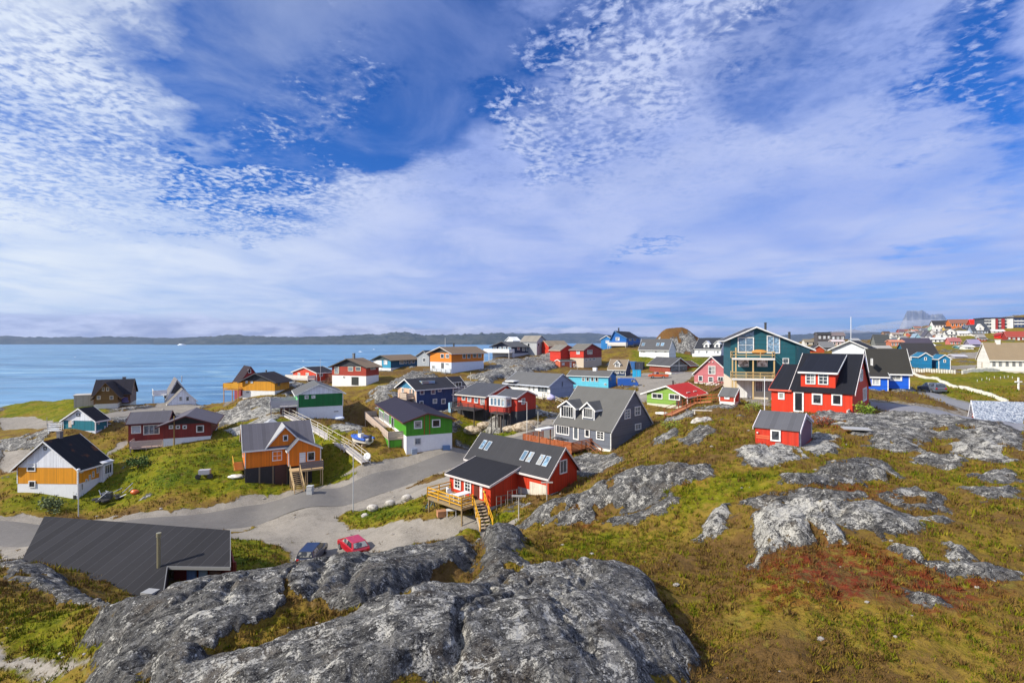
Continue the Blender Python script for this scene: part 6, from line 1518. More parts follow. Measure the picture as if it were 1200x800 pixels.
# white square marks and letters like the photo's
def stroke_text(rt, f, strokes, y=-.05):
    m_ = MB()
    for (a, b, c, d) in strokes:
        p_ = f.on('y', y, a, b); q_ = f.on('y', y, c, d); m_.beam(p_, q_, .16, .16)
    m_.build('wall_lettering', white(), rt)
stroke_text(rt, f, [(1063.5,417,1063.5,422),(1063.5,417,1066.5,417),(1066.5,417,1066.5,422),(1063.5,422,1066.5,422),(1063.5,419.5,1066.5,419.5),
 (1068,417,1070.5,417),(1068,417,1068,422),(1070.5,417,1070.5,422),(1072,417,1072,420.5),(1072,420.5,1074.5,420.5),(1074.5,417,1074.5,422),(1076,417,1076,419.5),(1076,419.5,1078,417)])
for nm, px0, px1, pyb, d, lab, ap_ in (('blue_shed', 1077, 1092, 427, 160, 'teal blue shed with a white edged gable at the end of the boathouse', 413.5), ('blue_shed', 1100, 1114, 426.5, 158, 'teal blue hut farther right with a white door post', 416)):
    o_ = P(px0, pyb, d); g_ = Frame(o_, -20, 1, 1); lx = abs(g_.on('y', 0, px1, pyb).x); rt = empty(nm, o_, R(-20), lab, 'shed')
    zt = g_.on('y', 0, (px0 + px1) / 2, ap_).z; body(rt, 0, lx, 0, 4.5, zt - .9, zt, 'y', wall=(.008, .17, .36), found=None, zf=-1.5, roof=(.02, .12, .22), oe=.2, og=.2, kind='h', corner=ap_ > 415)
    win(rt, 'y', 0, -1, lx * .4, lx * .6, zt - 1.7, zt - 1.0)
o_ = P(1092.5, 427, 164); rt = empty('blue_shed', o_, R(-20), 'low blue connecting shed between the two teal blue huts', 'shed')
body(rt, 0, 2.0, 0, 3, 1.3, 1.8, 'x', wall=(.008, .13, .28), found=None, zf=-1, roof=(.02, .08, .14), oe=.1, og=.05, corner=False)
# --- long white building on the right edge
rt, f = root('church', 'long_house', 'long white building with brown roof and five small windows at the right edge', 'building')
f.lx = 17
ze = cz(f, 421); p = f.on('x', 0, 1152, 402); pk = .5
body(rt, 0, 17, 0, f.ly, ze, f.on('y', f.ly / 2, 1180, 402).z, 'x', wall=(.76, .74, .68), found=(.55, .5, .42), zf=.1, roof=(.235, .180, .115), seam=.06, oe=.25, og=.2, kind='p', trim=(.7, .68, .62), corner=False)
for a in (1164.5, 1172, 1180, 1187.8, 1195.5): wins(rt, f, 'y', [(a - 1.8, 423.2, a + 1.8, 429, 2, 3)], g='mid', fcol=(.35, .34, .32), fw=.06)
pdoor(rt, f, 'x', 1150, 424, 1152, 432, (.55, .5, .42))
dormx = f.on('y', 1.0, 1193, 415).x
MB().prism([(.3, ze + .2), (2.6, ze + 2.35), (2.6, ze + 2.5), (.3, ze + .35)], 'x', dormx, dormx + 4).build('roof_patch', roofm((.06, .065, .07), 'x'), rt)
chimney(rt, 2.5, f.ly / 2, ze + 2.5, ze + 4.2, .7, (.72, .70, .65)); chimney(rt, 11, f.ly / 2, ze + 2.5, ze + 4.2, .7, (.72, .70, .40))
# --- stone tiled roof of the low house at the right edge
rt, f = root('stone', 'boat_shed', 'low red boat shed with mottled grey slate roof at the right edge', 'shed')
ze = f.on('y', 0, 1165, 497).z; zr = f.on('y', f.ly, 1145, 469).z
ap = f.on('x', 0, 1142.5, 470); hw = f.ly / 2
def slate(nt):
    oc = nt.n('ShaderNodeTexCoord').outputs['Object']
    b = nt.n('ShaderNodeTexBrick'); x, y, z = nt.sep(oc); nt.set(b.inputs['Vector'], nt.xyz(x, nt.m('MULTIPLY', y, 1.3), 0.)); b.inputs['Scale'].default_value = 4.2
    b.inputs['Color1'].default_value = (.16, .20, .28, 1); b.inputs['Color2'].default_value = (.42, .47, .56, 1); b.inputs['Mortar'].default_value = (.06, .07, .1, 1); b.inputs['Mortar Size'].default_value = .02
    n = nt.noise(oc, 6, 5, .7); c = nt.mix(nt.ramp(n, .5, .68), b.outputs[0], (.62, .64, .66)); c = nt.mix(nt.ramp(nt.noise(oc, 3, 5, .7), .44, .36), c, (.08, .10, .16))
    pr(nt, c, .85, n, .5, .02)
body(rt, 0, 13, 0, f.ly, -.05, ap.z, 'x', wall=(.30, .03, .015), found=None, zf=-1.6, roof=(.3, .3, .35), oe=.25, og=.35, kind='v', corner=False, trim=(.74, .76, .80), th=.1)
for o_ in bpy.data.objects:
    if o_.parent == rt and o_.name.startswith('roof'): o_.data.materials.clear(); o_.data.materials.append(mat('slate', slate))
m_ = MB(); m_.beam((-.06, f.ly * .3, ap.z * .35), (-.06, f.ly * .7, ap.z * .35), .09); m_.beam((-.06, f.ly * .5, -.6), (-.06, f.ly * .5, ap.z * .6), .09); m_.build('gable_cross', white(), rt)
# ================================================================== other things
# --- long black roofed building in the hollow below the rocks
def bb():
    A, B, Dp = P(52, 604.5, 60.5), P(270, 621, 56), P(190, 705, 46.5)
    n = (B - A).cross(Dp - A).normalized(); n = n if n.z > 0 else -n
    def onp(px, py):
        o_ = Vector((0, 0, H)); d = Vector(((px - 600) / F, 1, -(py - 400) / F)); return o_ + d * ((A - o_).dot(n) / d.dot(n))
    E_, N_, C2 = onp(22, 663), onp(196, 664), onp(270, 665)
    org = Dp.copy(); org.z -= 2.4; ang = math.atan2((B - A).y, (B - A).x); fr = Frame(org, math.degrees(ang), 1, 1)
    rt = empty('long_barn', org, ang, 'long dark building with black felt roof and metal flue, lowest in the hollow', 'barn')
    L = [fr.to_local(p) for p in (A, B, C2, N_, Dp, E_)]; nl = Vector((0, 0, 0)); nl = fr.to_local(org + n)
    k = len(L); vs = L + [p - nl * .16 for p in L]
    MB().add(vs, [tuple(range(k)), tuple(range(2*k-1, k-1, -1))] + [(i, i + k, (i+1) % k + k, (i+1) % k) for i in range(k)]).build('roof', roofm((.034, .033, .037), 'x', .95, 1.5), rt)
    a, b = L[0], L[1]; back = Vector((-.9, 1.1, -.8)); vs = [a + Vector((0,.01,0)), b + Vector((0,.01,0)), b + back, a + back]; vs += [p - Vector((0, 0, .16)) for p in vs]
    MB().add(vs, [(0,1,2,3),(7,6,5,4),(0,4,5,1),(1,5,6,2),(2,6,7,3),(3,7,4,0)]).build('rear_roof', roofm((.034, .033, .037), 'x', .95, 1.5), rt)
    ins = Vector((0, 0, -.18))
    def wall(nm, p, q, m_, dz=-3.4, off=Vector((0,0,0))):
        p = p + ins + off; q = q + ins + off; d = (q - p).to_2d().normalized(); t = Vector((-d.y, d.x, 0)) * .12
        vs = [p, q, Vector((q.x, q.y, dz)), Vector((p.x, p.y, dz))]; vs += [v + t for v in vs]
        MB().add(vs, [(0,1,2,3),(7,6,5,4),(0,4,5,1),(1,5,6,2),(2,6,7,3),(3,7,4,0)]).build(nm, m_, rt)
    blk = paint((.035, .020, .018), 'v'); rdk = paint((.16, .016, .010), 'v')
    _, B_, C_, N2, D_, Ee = L
    wall('front_wall', Ee + Vector((.4,.45,.0)), D_ + Vector((-.3,.45,0)), rdk)
    wall('side_wall', D_ + Vector((-.35,.5,0)), N2 + Vector((-.35,.5,0)), blk)
    wall('porch_wall', N2 + Vector((-.3,.9,.2)), C_ + Vector((-.3,.9,.2)), rdk)
    wall('gable_wall', C_ + Vector((-.35,.9,.2)), B_ + Vector((-.35,0,0)), rdk); wall('gable_wall', B_ + Vector((-.35,0,0)), B_ + back + Vector((-.35,-.3,0)), rdk)
    wall('far_gable', Ee + Vector((.4,.45,0)), A_ if False else L[0] + Vector((.4,0,0)), rdk)
    for p, q in ((N2, C_), (D_, N2), (C_, B_)):
        MB().beam(p + Vector((0, -.0, -.06)), q + Vector((0, -.0, -.06)), .05, .24).build('fascia', plain('grey board', (.20, .20, .20), .7), rt)
    y0 = N2.y + .9
    x = N2.x + .9
    for k_, (w_, c) in enumerate(((.8, (.10, .16, .30)), (.7, (.20, .26, .36)), (.9, (.10, .05, .04)))):
        MB().box(x, x + w_, y0 - .08, y0 - .003, -3, L[2].z - .55).build('door', paint(c, 'v'), rt); x += w_ + .25
    MB().box(x + .2, x + 1.2, y0 - .25, y0 - .05, -1.4, -1.15).build('wall_sign_board', paint((.45, .12, .06), 'h'), rt)
    f_ = fr.to_local(onp(186, 664)); m_ = MB(); m_.tube(f_ - Vector((0,0,.3)), f_ + Vector((0, 0, 2.2)), .13, n=12); m_.tube(f_ + Vector((0,0,2.25)), f_ + Vector((0,0,2.55)), .17, n=12); m_.build('flue_pipe', plain('flue', (.42, .38, .24), .4, .6), rt)
    f_ = fr.to_local(onp(176, 694)); MB().box(f_.x - .45, f_.x + .45, f_.y - .35, f_.y + .35, f_.z - .2, f_.z + .12).build('roof_hatch', plain('hatch', (.30, .30, .30), .6), rt)
bb()

# --- cars
def car(name, px, py, yaw, col, label, kind='hatch', cat='car', z=None):
    o_ = gpt(px, py); rt = empty(name, o_ + Vector((0, 0, .02)), R(yaw), label, cat)
    pm = plain('car%s' % str(col), col, .28, .1, .6, .8); gl = glass('dark'); blk = plain('rubber', (.02, .02, .02), .8)
    if kind == 'van':
        prof = [(-2.3,.35),(2.3,.35),(2.35,.9),(2.1,1.15),(1.55,1.9),(1.35,2.0),(-2.25,2.0),(-2.35,1.8)]; W_ = .92
    elif kind == 'pickup':
        prof = [(-2.5,.4),(2.4,.4),(2.45,.85),(1.6,1.0),(-2.5,1.02)]; W_ = .88
    else:
        prof = [(-2.0,.30),(2.0,.30),(2.08,.62),(1.95,.82),(1.15,.95),(-1.9,1.0),(-2.08,.8)]; W_ = .86
    MB().prism(prof, 'y', -W_, W_).build('body', pm, rt, bevel=.07, smooth=False)
    if kind == 'hatch': cb = (-1.95, 1.05, .97, 1.45, -1.45, .35)
    elif kind == 'wagon': cb = (-2.0, 1.05, .97, 1.48, -1.8, .40)
    elif kind == 'pickup': cb = (-.4, 1.5, 1.0, 1.65, -.2, .85)
    else: cb = None
    if cb:
        x0, x1, z0, z1, t0, t1 = cb; w0, w1 = W_ - .06, W_ - .22
        vs = [(x0,-w0,z0),(x1,-w0,z0),(x1,w0,z0),(x0,w0,z0),(t0,-w1,z1),(t1,-w1,z1),(t1,w1,z1),(t0,w1,z1)]
        MB().add(vs, [(0,3,2,1),(4,5,6,7),(0,1,5,4),(1,2,6,5),(2,3,7,6),(3,0,4,7)]).build('cabin', pm, rt, bevel=.04)
        def face(i, j, k, l, s0, s1, nm, off=.012):
            a, b, c, d = (Vector(vs[q]) for q in (i, j, k, l)); u0, u1 = s0, s1
            p = [a.lerp(b, u0).lerp(d.lerp(c, u0), .10), a.lerp(b, u1).lerp(d.lerp(c, u1), .10), a.lerp(b, u1).lerp(d.lerp(c, u1), .88), a.lerp(b, u0).lerp(d.lerp(c, u0), .88)]
            nn = (b - a).cross(d - a).normalized() * off; cen = Vector(((x0 + x1) / 2, 0, (z0 + z1) / 2))
            if nn.dot((a + c) / 2 - cen) < 0: nn = -nn
            q = [v + nn * 2.2 for v in p] + [v - nn for v in p]
            MB().add(q, [(0,1,2,3),(7,6,5,4),(0,4,5,1),(1,5,6,2),(2,6,7,3),(3,7,4,0)]).build(nm, gl, rt)
        face(0, 1, 5, 4, .10, .50, 'side_window'); face(0, 1, 5, 4, .53, .92, 'side_window'); face(3, 2, 6, 7, .10, .50, 'side_window'); face(3, 2, 6, 7, .53, .92, 'side_window')
        face(1, 2, 6, 5, .06, .94, 'windscreen'); face(3, 0, 4, 7, .08, .92, 'rear_window')
        if kind == 'pickup': MB().box(-2.35, -.55, -.7, .7, 1.03, 1.04).build('load_bed', blk, rt)
    else:
        for s in (-1, 1):
            MB().add([(.75, s*(W_+.01), 1.2), (1.85, s*(W_+.01), 1.2), (1.5, s*(W_+.01), 1.75), (.75, s*(W_+.01), 1.75), (.75, s*(W_-.02), 1.2), (1.85, s*(W_-.02), 1.2), (1.5, s*(W_-.02), 1.75), (.75, s*(W_-.02), 1.75)], [(0,1,2,3),(7,6,5,4),(0,4,5,1),(1,5,6,2),(2,6,7,3),(3,7,4,0)]).build('side_window', gl, rt)
        MB().add([(2.12,-.75,1.2),(2.12,.75,1.2),(1.62,.75,1.85),(1.62,-.75,1.85),(2.06,-.75,1.16),(2.06,.75,1.16),(1.56,.75,1.81),(1.56,-.75,1.81)], [(0,1,2,3),(7,6,5,4),(0,4,5,1),(1,5,6,2),(2,6,7,3),(3,7,4,0)]).build('windscreen', gl, rt)
        MB().box(-1.0, 1.0, -.5, .5, 2.02, 2.12).build('roof_rack', plain('alu', (.6, .62, .65), .4), rt)
    for x in (-1.28, 1.3):
        for s in (-1, 1):
            o = MB().tube((x, s * (W_ - .16), .32), (x, s * (W_ + .03), .32), .32, n=18).build('wheel', blk, rt); MB().tube((x, s * (W_ + .031), .32), (x, s * (W_ + .045), .32), .18, n=12).build('rim', plain('alu', (.5, .5, .52), .35, .8), o)
    xe, xr = prof[2][0], prof[0][0]
    for s in (-1, 1):
        MB().box(xe - .06, xe + .02, s * .5 - .14, s * .5 + .2 * (s > 0) + .14 * (s < 0), .62, .76).build('headlight', plain('lamp glass', (.75, .75, .72), .1), rt)
        MB().box(xr - .09, xr + .02, s * .62 - .12, s * .62 + .12, .66, .86).build('tail_light', plain('tail red', (.45, .01, .01), .2), rt)
    return rt
car('parked_car', 366, 655, 92, (.016, .022, .05), 'dark navy car parked behind the front rocks, left of the red car', 'wagon')
car('parked_car', 414, 647, 128, (.48, .012, .022), 'small red car parked on gravel behind the front rocks', 'hatch')
car('parked_van', 736, 453.5, -15, (.02, .10, .42), 'blue van parked beside the turquoise blue house', 'van', 'van')
car('pickup_truck', 771, 443, 168, (.55, .09, .02), 'orange pickup truck on the gravel right of the cyan box', 'pickup', 'truck')
car('parked_car', 898, 466, 30, (.01, .07, .42), 'bright blue car parked under the balconies of the teal building', 'hatch')
car('parked_car', 1092, 459, 82, (.13, .15, .19), 'grey estate car standing on the grass track by the cemetery', 'wagon')

# --- poles and lamps
def pole(name, px, pyb, pyt, r_, col, label, cat, lamp=None, d=None, woodp=False, group=None):
    b = gpt(px, pyb) if d is None else P(px, pyb, d); h_ = (pyb - pyt) / F * b.y
    rt = empty(name, b, 0, label, cat, group)
    m_ = wood(col) if woodp else plain('pole%s' % str(col), col, .4, .3)
    MB().tube((0, 0, -.5), (0, 0, h_), r_, r_ * .6, 10).build('pole', m_, rt)
    if lamp == 'arm':
        MB().tube((0, 0, h_ - .05), (-.9, -.2, h_ + .12), .035, n=8).build('arm', m_, rt); MB().box(-1.35, -.75, -.32, -.08, h_ + .06, h_ + .2).build('lamp_head', plain('lamp head', (.75, .76, .78), .4), rt)
    if lamp == 'ball': MB().blobm((0, 0, h_), .2, 1, (1, 1, .8), 0).build('lamp_head', plain('lamp head', (.75, .76, .78), .4), rt, smooth=True)
    if lamp == 'T': MB().box(-.55, .55, -.05, .05, h_ - .1, h_ + .02).build('crossbar', m_, rt)
    return rt
PG = (.55, .57, .60); PW = (.34, .25, .15)
pole('street_lamp', 414, 599, 532, .07, PG, 'tall thin grey pole on the verge beside the three boulders', 'lamp post')
pole('street_lamp', 92, 606, 550, .07, PG, 'grey lamp post with white head at the roadside before the ochre two storey house', 'lamp post', 'ball')
pole('street_lamp', 617.5, 508, 470, .07, (.7, .7, .68), 'pale street lamp standing right of the smaller stilted red house', 'lamp post', 'arm')
pole('utility_pole', 630.5, 504, 481, .08, (.6, .58, .5), 'short pale pole beside the lane between red and slate grey houses', 'pole')
pole('utility_pole', 373.5, 489, 451, .11, PW, 'brown wooden pole against the front of the dark green house', 'pole', woodp=True)
pole('utility_pole', 204, 521, 487, .11, (.36, .24, .08), 'yellowish wooden pole in front of the dark red black gabled house', 'pole', woodp=True)
pole('utility_pole', 404, 452, 418, .09, (.5, .48, .45), 'grey pole standing before the red house with white basement', 'pole')
pole('utility_pole', 375.5, 448, 420, .05, (.7, .7, .7), 'thin pale mast beside the coral red shore house', 'pole')
pole('utility_pole', 551.5, 446, 436.5, .10, (.66, .60, .45), 'pale stump of pole on the rocks behind the stilted red pair', 'pole')
pole('utility_pole', 239, 473, 443, .06, (.6, .6, .6), 'thin lamp mast by the water right of the white steep gabled house', 'pole', 'ball')
pole('flag_pole', 896, 487, 441, .06, (.80, .80, .80), 'white flagpole between the small red shed and the teal building', 'flagpole')
pole('flag_pole', 574.5, 421, 393, .06, (.7, .7, .7), 'thin white flagpole at the left end of the white stilted terrace', 'flagpole')
pole('flag_pole', 656, 424, 404, .05, (.8, .8, .8), 'thin white mast between the red houses on the rise', 'flagpole')
pole('utility_pole', 676.5, 452, 429, .05, (.7, .65, .55), 'slender pale mast left of the turquoise blue house', 'pole')
pole('clothes_post', 608, 606, 579, .06, (.55, .52, .48), 'T shaped grey clothes post nearest the rocks by the red garage', 'clothes post', 'T')
pole('clothes_post', 641, 585, 564, .06, (.55, .52, .48), 'T shaped grey clothes post in front of the beige garage door', 'clothes post', 'T')
pole('utility_pole', 55, 499, 488, .06, (.35, .33, .30), 'short dark post beside the gravel track at far left', 'pole')
for k, (a, b, c) in enumerate(((15, 524, 514), (31, 523, 513))): pole('fence_post', a, b, c, .05, (.4, .38, .33), ('left grey post standing in the meadow at far left', 'right grey post standing in the meadow at far left')[k], 'post')

# --- long white walkway with stairs
def walkway(name, pts, label, wd=1.2, col=(.62, .58, .55), rcol=(.60, .55, .46), lift=.45, steps=None, cat='walkway', rails_=(-1, 1), posts=True, rh=1.0):
    W3 = [gpt(*p) + Vector((0, 0, lift)) for p in pts]; o_ = W3[0]; L = [p - o_ for p in W3]
    rt = empty(name, o_, 0, label, cat); m_ = MB()
    for k, (a, b) in enumerate(zip(L[:-1], L[1:])):
        d = (b - a); hd = Vector((d.x, d.y, 0)).normalized(); sd = Vector((-hd.y, hd.x, 0)); n = max(2, int(d.length / (.28 if steps == k else .16)))
        for i in range(n): p = a.lerp(b, (i + .5) / n); m_.beam(p - sd * wd / 2, p + sd * wd / 2, d.to_2d().length / n * (.75 if steps == k else .92), .05)
        for s in (-1, 1): m_.beam(a + sd * s * wd / 2 + Vector((0,0,-.14)), b + sd * s * wd / 2 + Vector((0,0,-.14)), .06, .2)
        for s in rails_:
            r_ = MB(); rail(r_, [a + sd * s * (wd / 2 + .06), b + sd * s * (wd / 2 + .06)], rh, 2, every=2.2, post=.07, z_off=-lift if posts else 0, bar=(.04, .07)); r_.build('railing', wood(rcol), rt)
    m_.build('boards', wood(col), rt); return rt
walkway('wooden_walkway', [(335, 489), (368, 506), (404, 524), (408, 527)], 'long pale wooden walkway running down from the dark green house')
walkway('wooden_stairs', [(409, 527), (429, 545)], 'steep pale wooden flight continuing the long walkway down towards the road', steps=0, cat='stairs', lift=.45)
REDW = (.36, .09, .03)
walkway('wooden_stairs', [(783, 491), (800, 482), (813, 474), (838, 471)], 'lower reddish brown stairway climbing past the lime green bungalow', wd=1.1, col=(.40, .16, .07), rcol=REDW, cat='stairs', lift=.35)
walkway('wooden_fence', [(813, 468), (838, 456), (862, 441)], 'upper brown fenced ramp rising from the red roof to the teal building', wd=.9, col=(.26, .13, .06), rcol=(.24, .13, .06), cat='fence', lift=.25)
# low white walls of the cemetery
def lowwall(pts, label, h_=.8, th=.18, col=(.72, .70, .62), name='picket_fence'):
    W3 = [gpt(*p) for p in pts]; o_ = W3[0]; rt = empty(name, o_, 0, label, 'fence')
    m_ = MB(); q_ = MB()
    for a, b in zip(W3[:-1], W3[1:]):
        n = max(2, int((b - a).length / .42)); pr_ = None
        for i in range(n + 1):
            p = a.lerp(b, i / n); p.z = gz(p.x, p.y); p = p - o_
            if i < n or b is W3[-1]: m_.box(p.x - .13, p.x + .13, p.y - th / 2, p.y + th / 2, p.z - .1, p.z + h_)
            if pr_ is not None: q_.beam(pr_ + Vector((0, .1, h_ * .7)), p + Vector((0, .1, h_ * .7)), .05, .12)
            pr_ = p
    m_.build('pickets', paint(col, 'p', .6), rt); q_.build('rails', paint(col, 'p', .6), rt)
lowwall([(1066, 436.5), (1100, 448), (1140, 460), (1180, 472)], 'long white picket fence running diagonally beside the grey estate car', .5)
lowwall([(1066, 436), (1119, 437.5)], 'short white fence left stretch before the teal blue huts', .8)
lowwall([(1128, 437.5), (1200, 439)], 'white fence stretch in front of the long white building', .8)
def cross(px, py, h_, label, group=None):
    b = gpt(px, py); rt = MB(); w_ = h_ * .042
    rt.box(-w_, w_, -w_, w_, -.2, h_).box(-h_ * .27, h_ * .27, -w_ - .004, w_ + .004, h_ * .62, h_ * .62 + w_ * 2)
    o = rt.build('grave_cross', paint((.82, .82, .80), 'p', .3)); o.location = b; tag(o, label, 'cross', group)
cross(1193.5, 458, 2.0, 'big white cross standing in the grass at the right edge')
rx = random.Random(3)
for k in range(9): cross(1146 + k * 5 + rx.uniform(-1.5, 1.5), 446.5 - k * .45 + rx.uniform(-.8, .8), .42, 'tiny white grave cross in the cemetery row before the long white building', 'grave crosses in the cemetery')

# --- boat on the grass
def boat():
    o_ = gpt(423, 519); rt = empty('motor_boat', o_ + Vector((0, 0, .05)), R(150), 'blue and white motor boat lying on the grass left of the bright green house', 'boat')
    L_, n = 3.6, 12; vs = []; fs = []
    for i in range(n + 1):
        t = i / n; x = -L_ / 2 + L_ * t * 1.0; w_ = .95 * (1 - max(0, t - .45) ** 2 * 2.9) ; w_ = max(w_, .05); k_ = .1 + .45 * max(0, t - .5) ** 1.5
        vs += [(x, -w_, .95 + .25 * t), (x, -w_ * .8, .4 + k_ * .5), (x, 0, .08 + k_), (x, w_ * .8, .4 + k_ * .5), (x, w_, .95 + .25 * t)]
    for i in range(n):
        for j in range(4): a = i * 5 + j; fs.append((a, a + 1, a + 6, a + 5))
        fs.append((i * 5 + 4, i * 5, i * 5 + 5, i * 5 + 9))
    fs += [(4, 3, 2, 1, 0), tuple(n * 5 + j for j in range(5))]
    MB().add(vs, fs).build('hull', plain('boat white', (.72, .68, .60), .4), rt)
    BB = plain('boat blue', (.015, .10, .48), .35)
    for s in (-1, 1):
        m_ = MB(); pr_ = None
        for i in range(n + 1):
            v = Vector(vs[i * 5 + (0 if s < 0 else 4)]) + Vector((0, 0, .05))
            if pr_ is not None: m_.tube(pr_, v, .2, n=10)
            pr_ = v
        m_.build('side_tube', BB, rt, smooth=True)
    MB().blobm((.75, 0, 1.15), .7, 4, (1.2, .8, .35), .12).build('bow_cover', BB, rt, smooth=True)
    MB().box(-.35, .35, -.35, .35, .8, 1.75).build('console', plain('boat white', (.72, .68, .60), .4), rt, bevel=.06); MB().box(.2, .25, -.35, .35, 1.75, 2.1).build('windshield', glass('sky'), rt)
    MB().box(-1.0, -.5, -.5, .5, .9, 1.35).build('seat', plain('seat', (.10, .12, .25)), rt, bevel=.05)
    MB().box(-2.15, -1.75, -.2, .2, .6, 1.65).build('outboard_motor', plain('motor', (.03, .03, .04), .3), rt, bevel=.07)
    MB().box(-1.2, -1.0, -.9, .9, -.1, .25).box(.6, .8, -.7, .7, -.1, .3).build('cradle', wood((.4, .3, .2)), rt)
boat()
# --- dishes, bins, heaps
def single(name, mb, m_, px, py, label, cat, dz=0., smooth=False, bevel=0, rz=0., group=None):
    o = mb.build(name, m_, None, smooth, bevel); o.location = gpt(px, py) + Vector((0, 0, dz)); o.rotation_euler = (0, 0, R(rz)); tag(o, label, cat, group); return o
o = empty('satellite_dish', gpt(431, 542), 0, 'round white satellite dish at the foot of the pale stairs', 'dish')
MB().tube((0, 0, -.2), (0, 0, 1.3), .05).build('post', plain('alu', (.5, .5, .52), .35, .8), o); MB().lathe((0, 0, 0), [(.05, 0), (.3, .04), (.5, .13), (.52, .14), (.52, .17), (.3, .1), (.05, .06)], 20).build('dish', plain('dish', (.8, .8, .76), .5), o, True).rotation_euler = (R(70), 0, 0)
bpy.data.objects[-1] if False else None
for c_ in o.children:
    if c_.name.startswith('dish'): c_.location = (0, -.12, .95)
single('rubbish_bin', MB().box(-.35, .35, -.35, .35, -.1, 1.0).box(-.39, .39, -.39, .39, 1.003, 1.1).box(-.3, .3, -.38, -.353, .55, .8), plain('bin', (.42, .43, .43), .6), 363.5, 578, 'square grey bin beside the foot of the orange house steps', 'bin', bevel=.02)
single('wrapped_bale', MB().blobm((0, 0, .75), .95, 5, (1.1, 1, .85), .10, 3), plain('white wrap', (.66, .70, .80), .45), 117, 552, 'big white wrapped bale against the ochre two storey house', 'bale', smooth=True)
single('tarpaulin_heap', MB().blobm((0, 0, .3), .8, 8, (1.3, .8, .6), .2, 3), plain('pale tarp', (.62, .68, .80), .5), 397, 491.5, 'pale blue tarpaulin heap against the dark green house', 'heap', smooth=True)
single('tarpaulin_heap', MB().blobm((0, 0, .5), .8, 9, (1.1, .9, .8), .25, 3), plain('violet tarp', (.50, .48, .75), .5), 646.5, 469, 'violet white tarpaulin heap in front of the long white house', 'heap', smooth=True)
single('tarpaulin_heap', MB().blobm((0, 0, .2), .6, 10, (1.6, 1, .5), .25, 3), plain('white heap', (.72, .70, .66), .6), 278, 560, 'white crumpled sheet lying left of the bright orange house', 'heap', smooth=True)
single('tarpaulin_heap', MB().blobm((0, 0, .15), .6, 21, (1.5, .9, .4), .3, 3), plain('white heap', (.72, .70, .66), .6), 776, 484, 'white crumpled sheet in the grass before the lime green bungalow', 'heap', smooth=True)
for k, (a, b, s_) in enumerate(((437, 601, .6), (457, 595, .55), (476.5, 587.5, .54))):
    single('boulder', MB().blobm((0, 0, .42), s_, 30 + k, (1.15, .8, .72), .07, 3), mat('boulder', lambda nt: pr(nt, nt.mix(nt.ramp(nt.noise(nt.n('ShaderNodeTexCoord').outputs['Object'], 2.5, 6, .7), .36, .52), (.18, .155, .125), (.50, .47, .42)), .9, nt.noise(nt.n('ShaderNodeTexCoord').outputs['Object'], 5, 5, .7), .4, .04)),
           a, b, ('white boulder nearest the tall grey pole on the verge', 'white boulder in the middle of three on the verge', 'white boulder nearest the yellow deck on the verge')[k], 'boulder')
BO = MATS['boulder']
single('boulder', MB().blobm((0, 0, .1), .42, 40, (1, .8, .7), .2, 2), BO, 427, 606, 'small pale stone lying below the tall grey pole', 'stone')
for k, (a, b, s_, l) in enumerate(((556, 507, 1.3, 'long tan boulder under the black decks of the red pair'), (568, 502, 1.0, 'tan boulder between the stilts of the red pair'), (598, 505, .9, 'tan boulder under the glazed sunroom'), (612, 503, 1.3, 'large tan boulder below the smaller stilted red house'), (622, 497, 1.2, 'tan boulder at the right foot of the smaller stilted red house'))):
    single('boulder', MB().blobm((0, 0, .3), s_, 50 + k, (1.4, .8, .65), .12, 3), mat('tan_rock', lambda nt: pr(nt, nt.mix(nt.ramp(nt.noise(nt.n('ShaderNodeTexCoord').outputs['Object'], 2.5, 6, .7), .40, .6), (.22, .16, .10), (.55, .46, .34)), .9, nt.noise(nt.n('ShaderNodeTexCoord').outputs['Object'], 5, 5, .7), .8, .08)), a, b, l, 'boulder')
single('white_rock', MB().blobm((0, 0, .1), .75, 61, (1.5, .9, .5), .35, 3), BO, 823, 494, 'white lichened rock lying in the grass below the wooden bench', 'rock')
single('wooden_bench', MB().box(-1.2, 1.2, -.22, .22, .38, .45).box(-1.0, -.9, -.2, .2, -.1, .378).box(.9, 1.0, -.2, .2, -.1, .378), wood((.66, .60, .52)), 823, 484.5, 'long pale plank bench in the grass left of the small red shed', 'bench', rz=-12)
single('flat_board', MB().box(-1.0, 1.0, -.6, .6, .0, .09), plain('grey board2', (.36, .36, .36), .7), 1003, 509.5, 'grey sheet of board lying flat right of the small red shed', 'board', rz=-20, dz=.12)
# junk by the ochre house
j = empty('scrap_heap', gpt(138, 583), R(20), 'tangle of pale frames and dark tyres on the shaded grass', 'scrap heap')
m_ = MB(); rx = random.Random(5)
for k in range(12): a = Vector((rx.uniform(-2, 1.5), rx.uniform(-.8, 1.2), rx.uniform(.1, .4))); m_.tube(a, a + Vector((rx.uniform(-1.2, 1.4), rx.uniform(-.6, .6), rx.uniform(.3, 1.4))), .05, n=6)
m_.build('frame', plain('frame grey', (.42, .44, .48), .4, .4), j)
MB().box(-1.7, -.6, -.6, .3, 0, .9).build('crate', plain('dark crate', (.07, .075, .08)), j, bevel=.04)
for k, (x, y) in enumerate(((.3, -.4), (.9, .5), (-.2, .8), (-1.6, -1.2), (-2.3, -.3), (1.5, -.2), (-.9, -1.4))): MB().lathe((x, y, .02), [(.2, 0), (.42, .02), (.46, .12), (.42, .24), (.2, .26)], 16).build('tyre', plain('rubber', (.02, .02, .02), .8), j)
single('orange_buoy', MB().blobm((0, 0, .32), .46, 3, (1.2, .9, .75), .1, 3), plain('buoy', (.60, .12, .02), .4), 158, 578, 'orange float lying at the right end of the scrap heap', 'float', smooth=True)
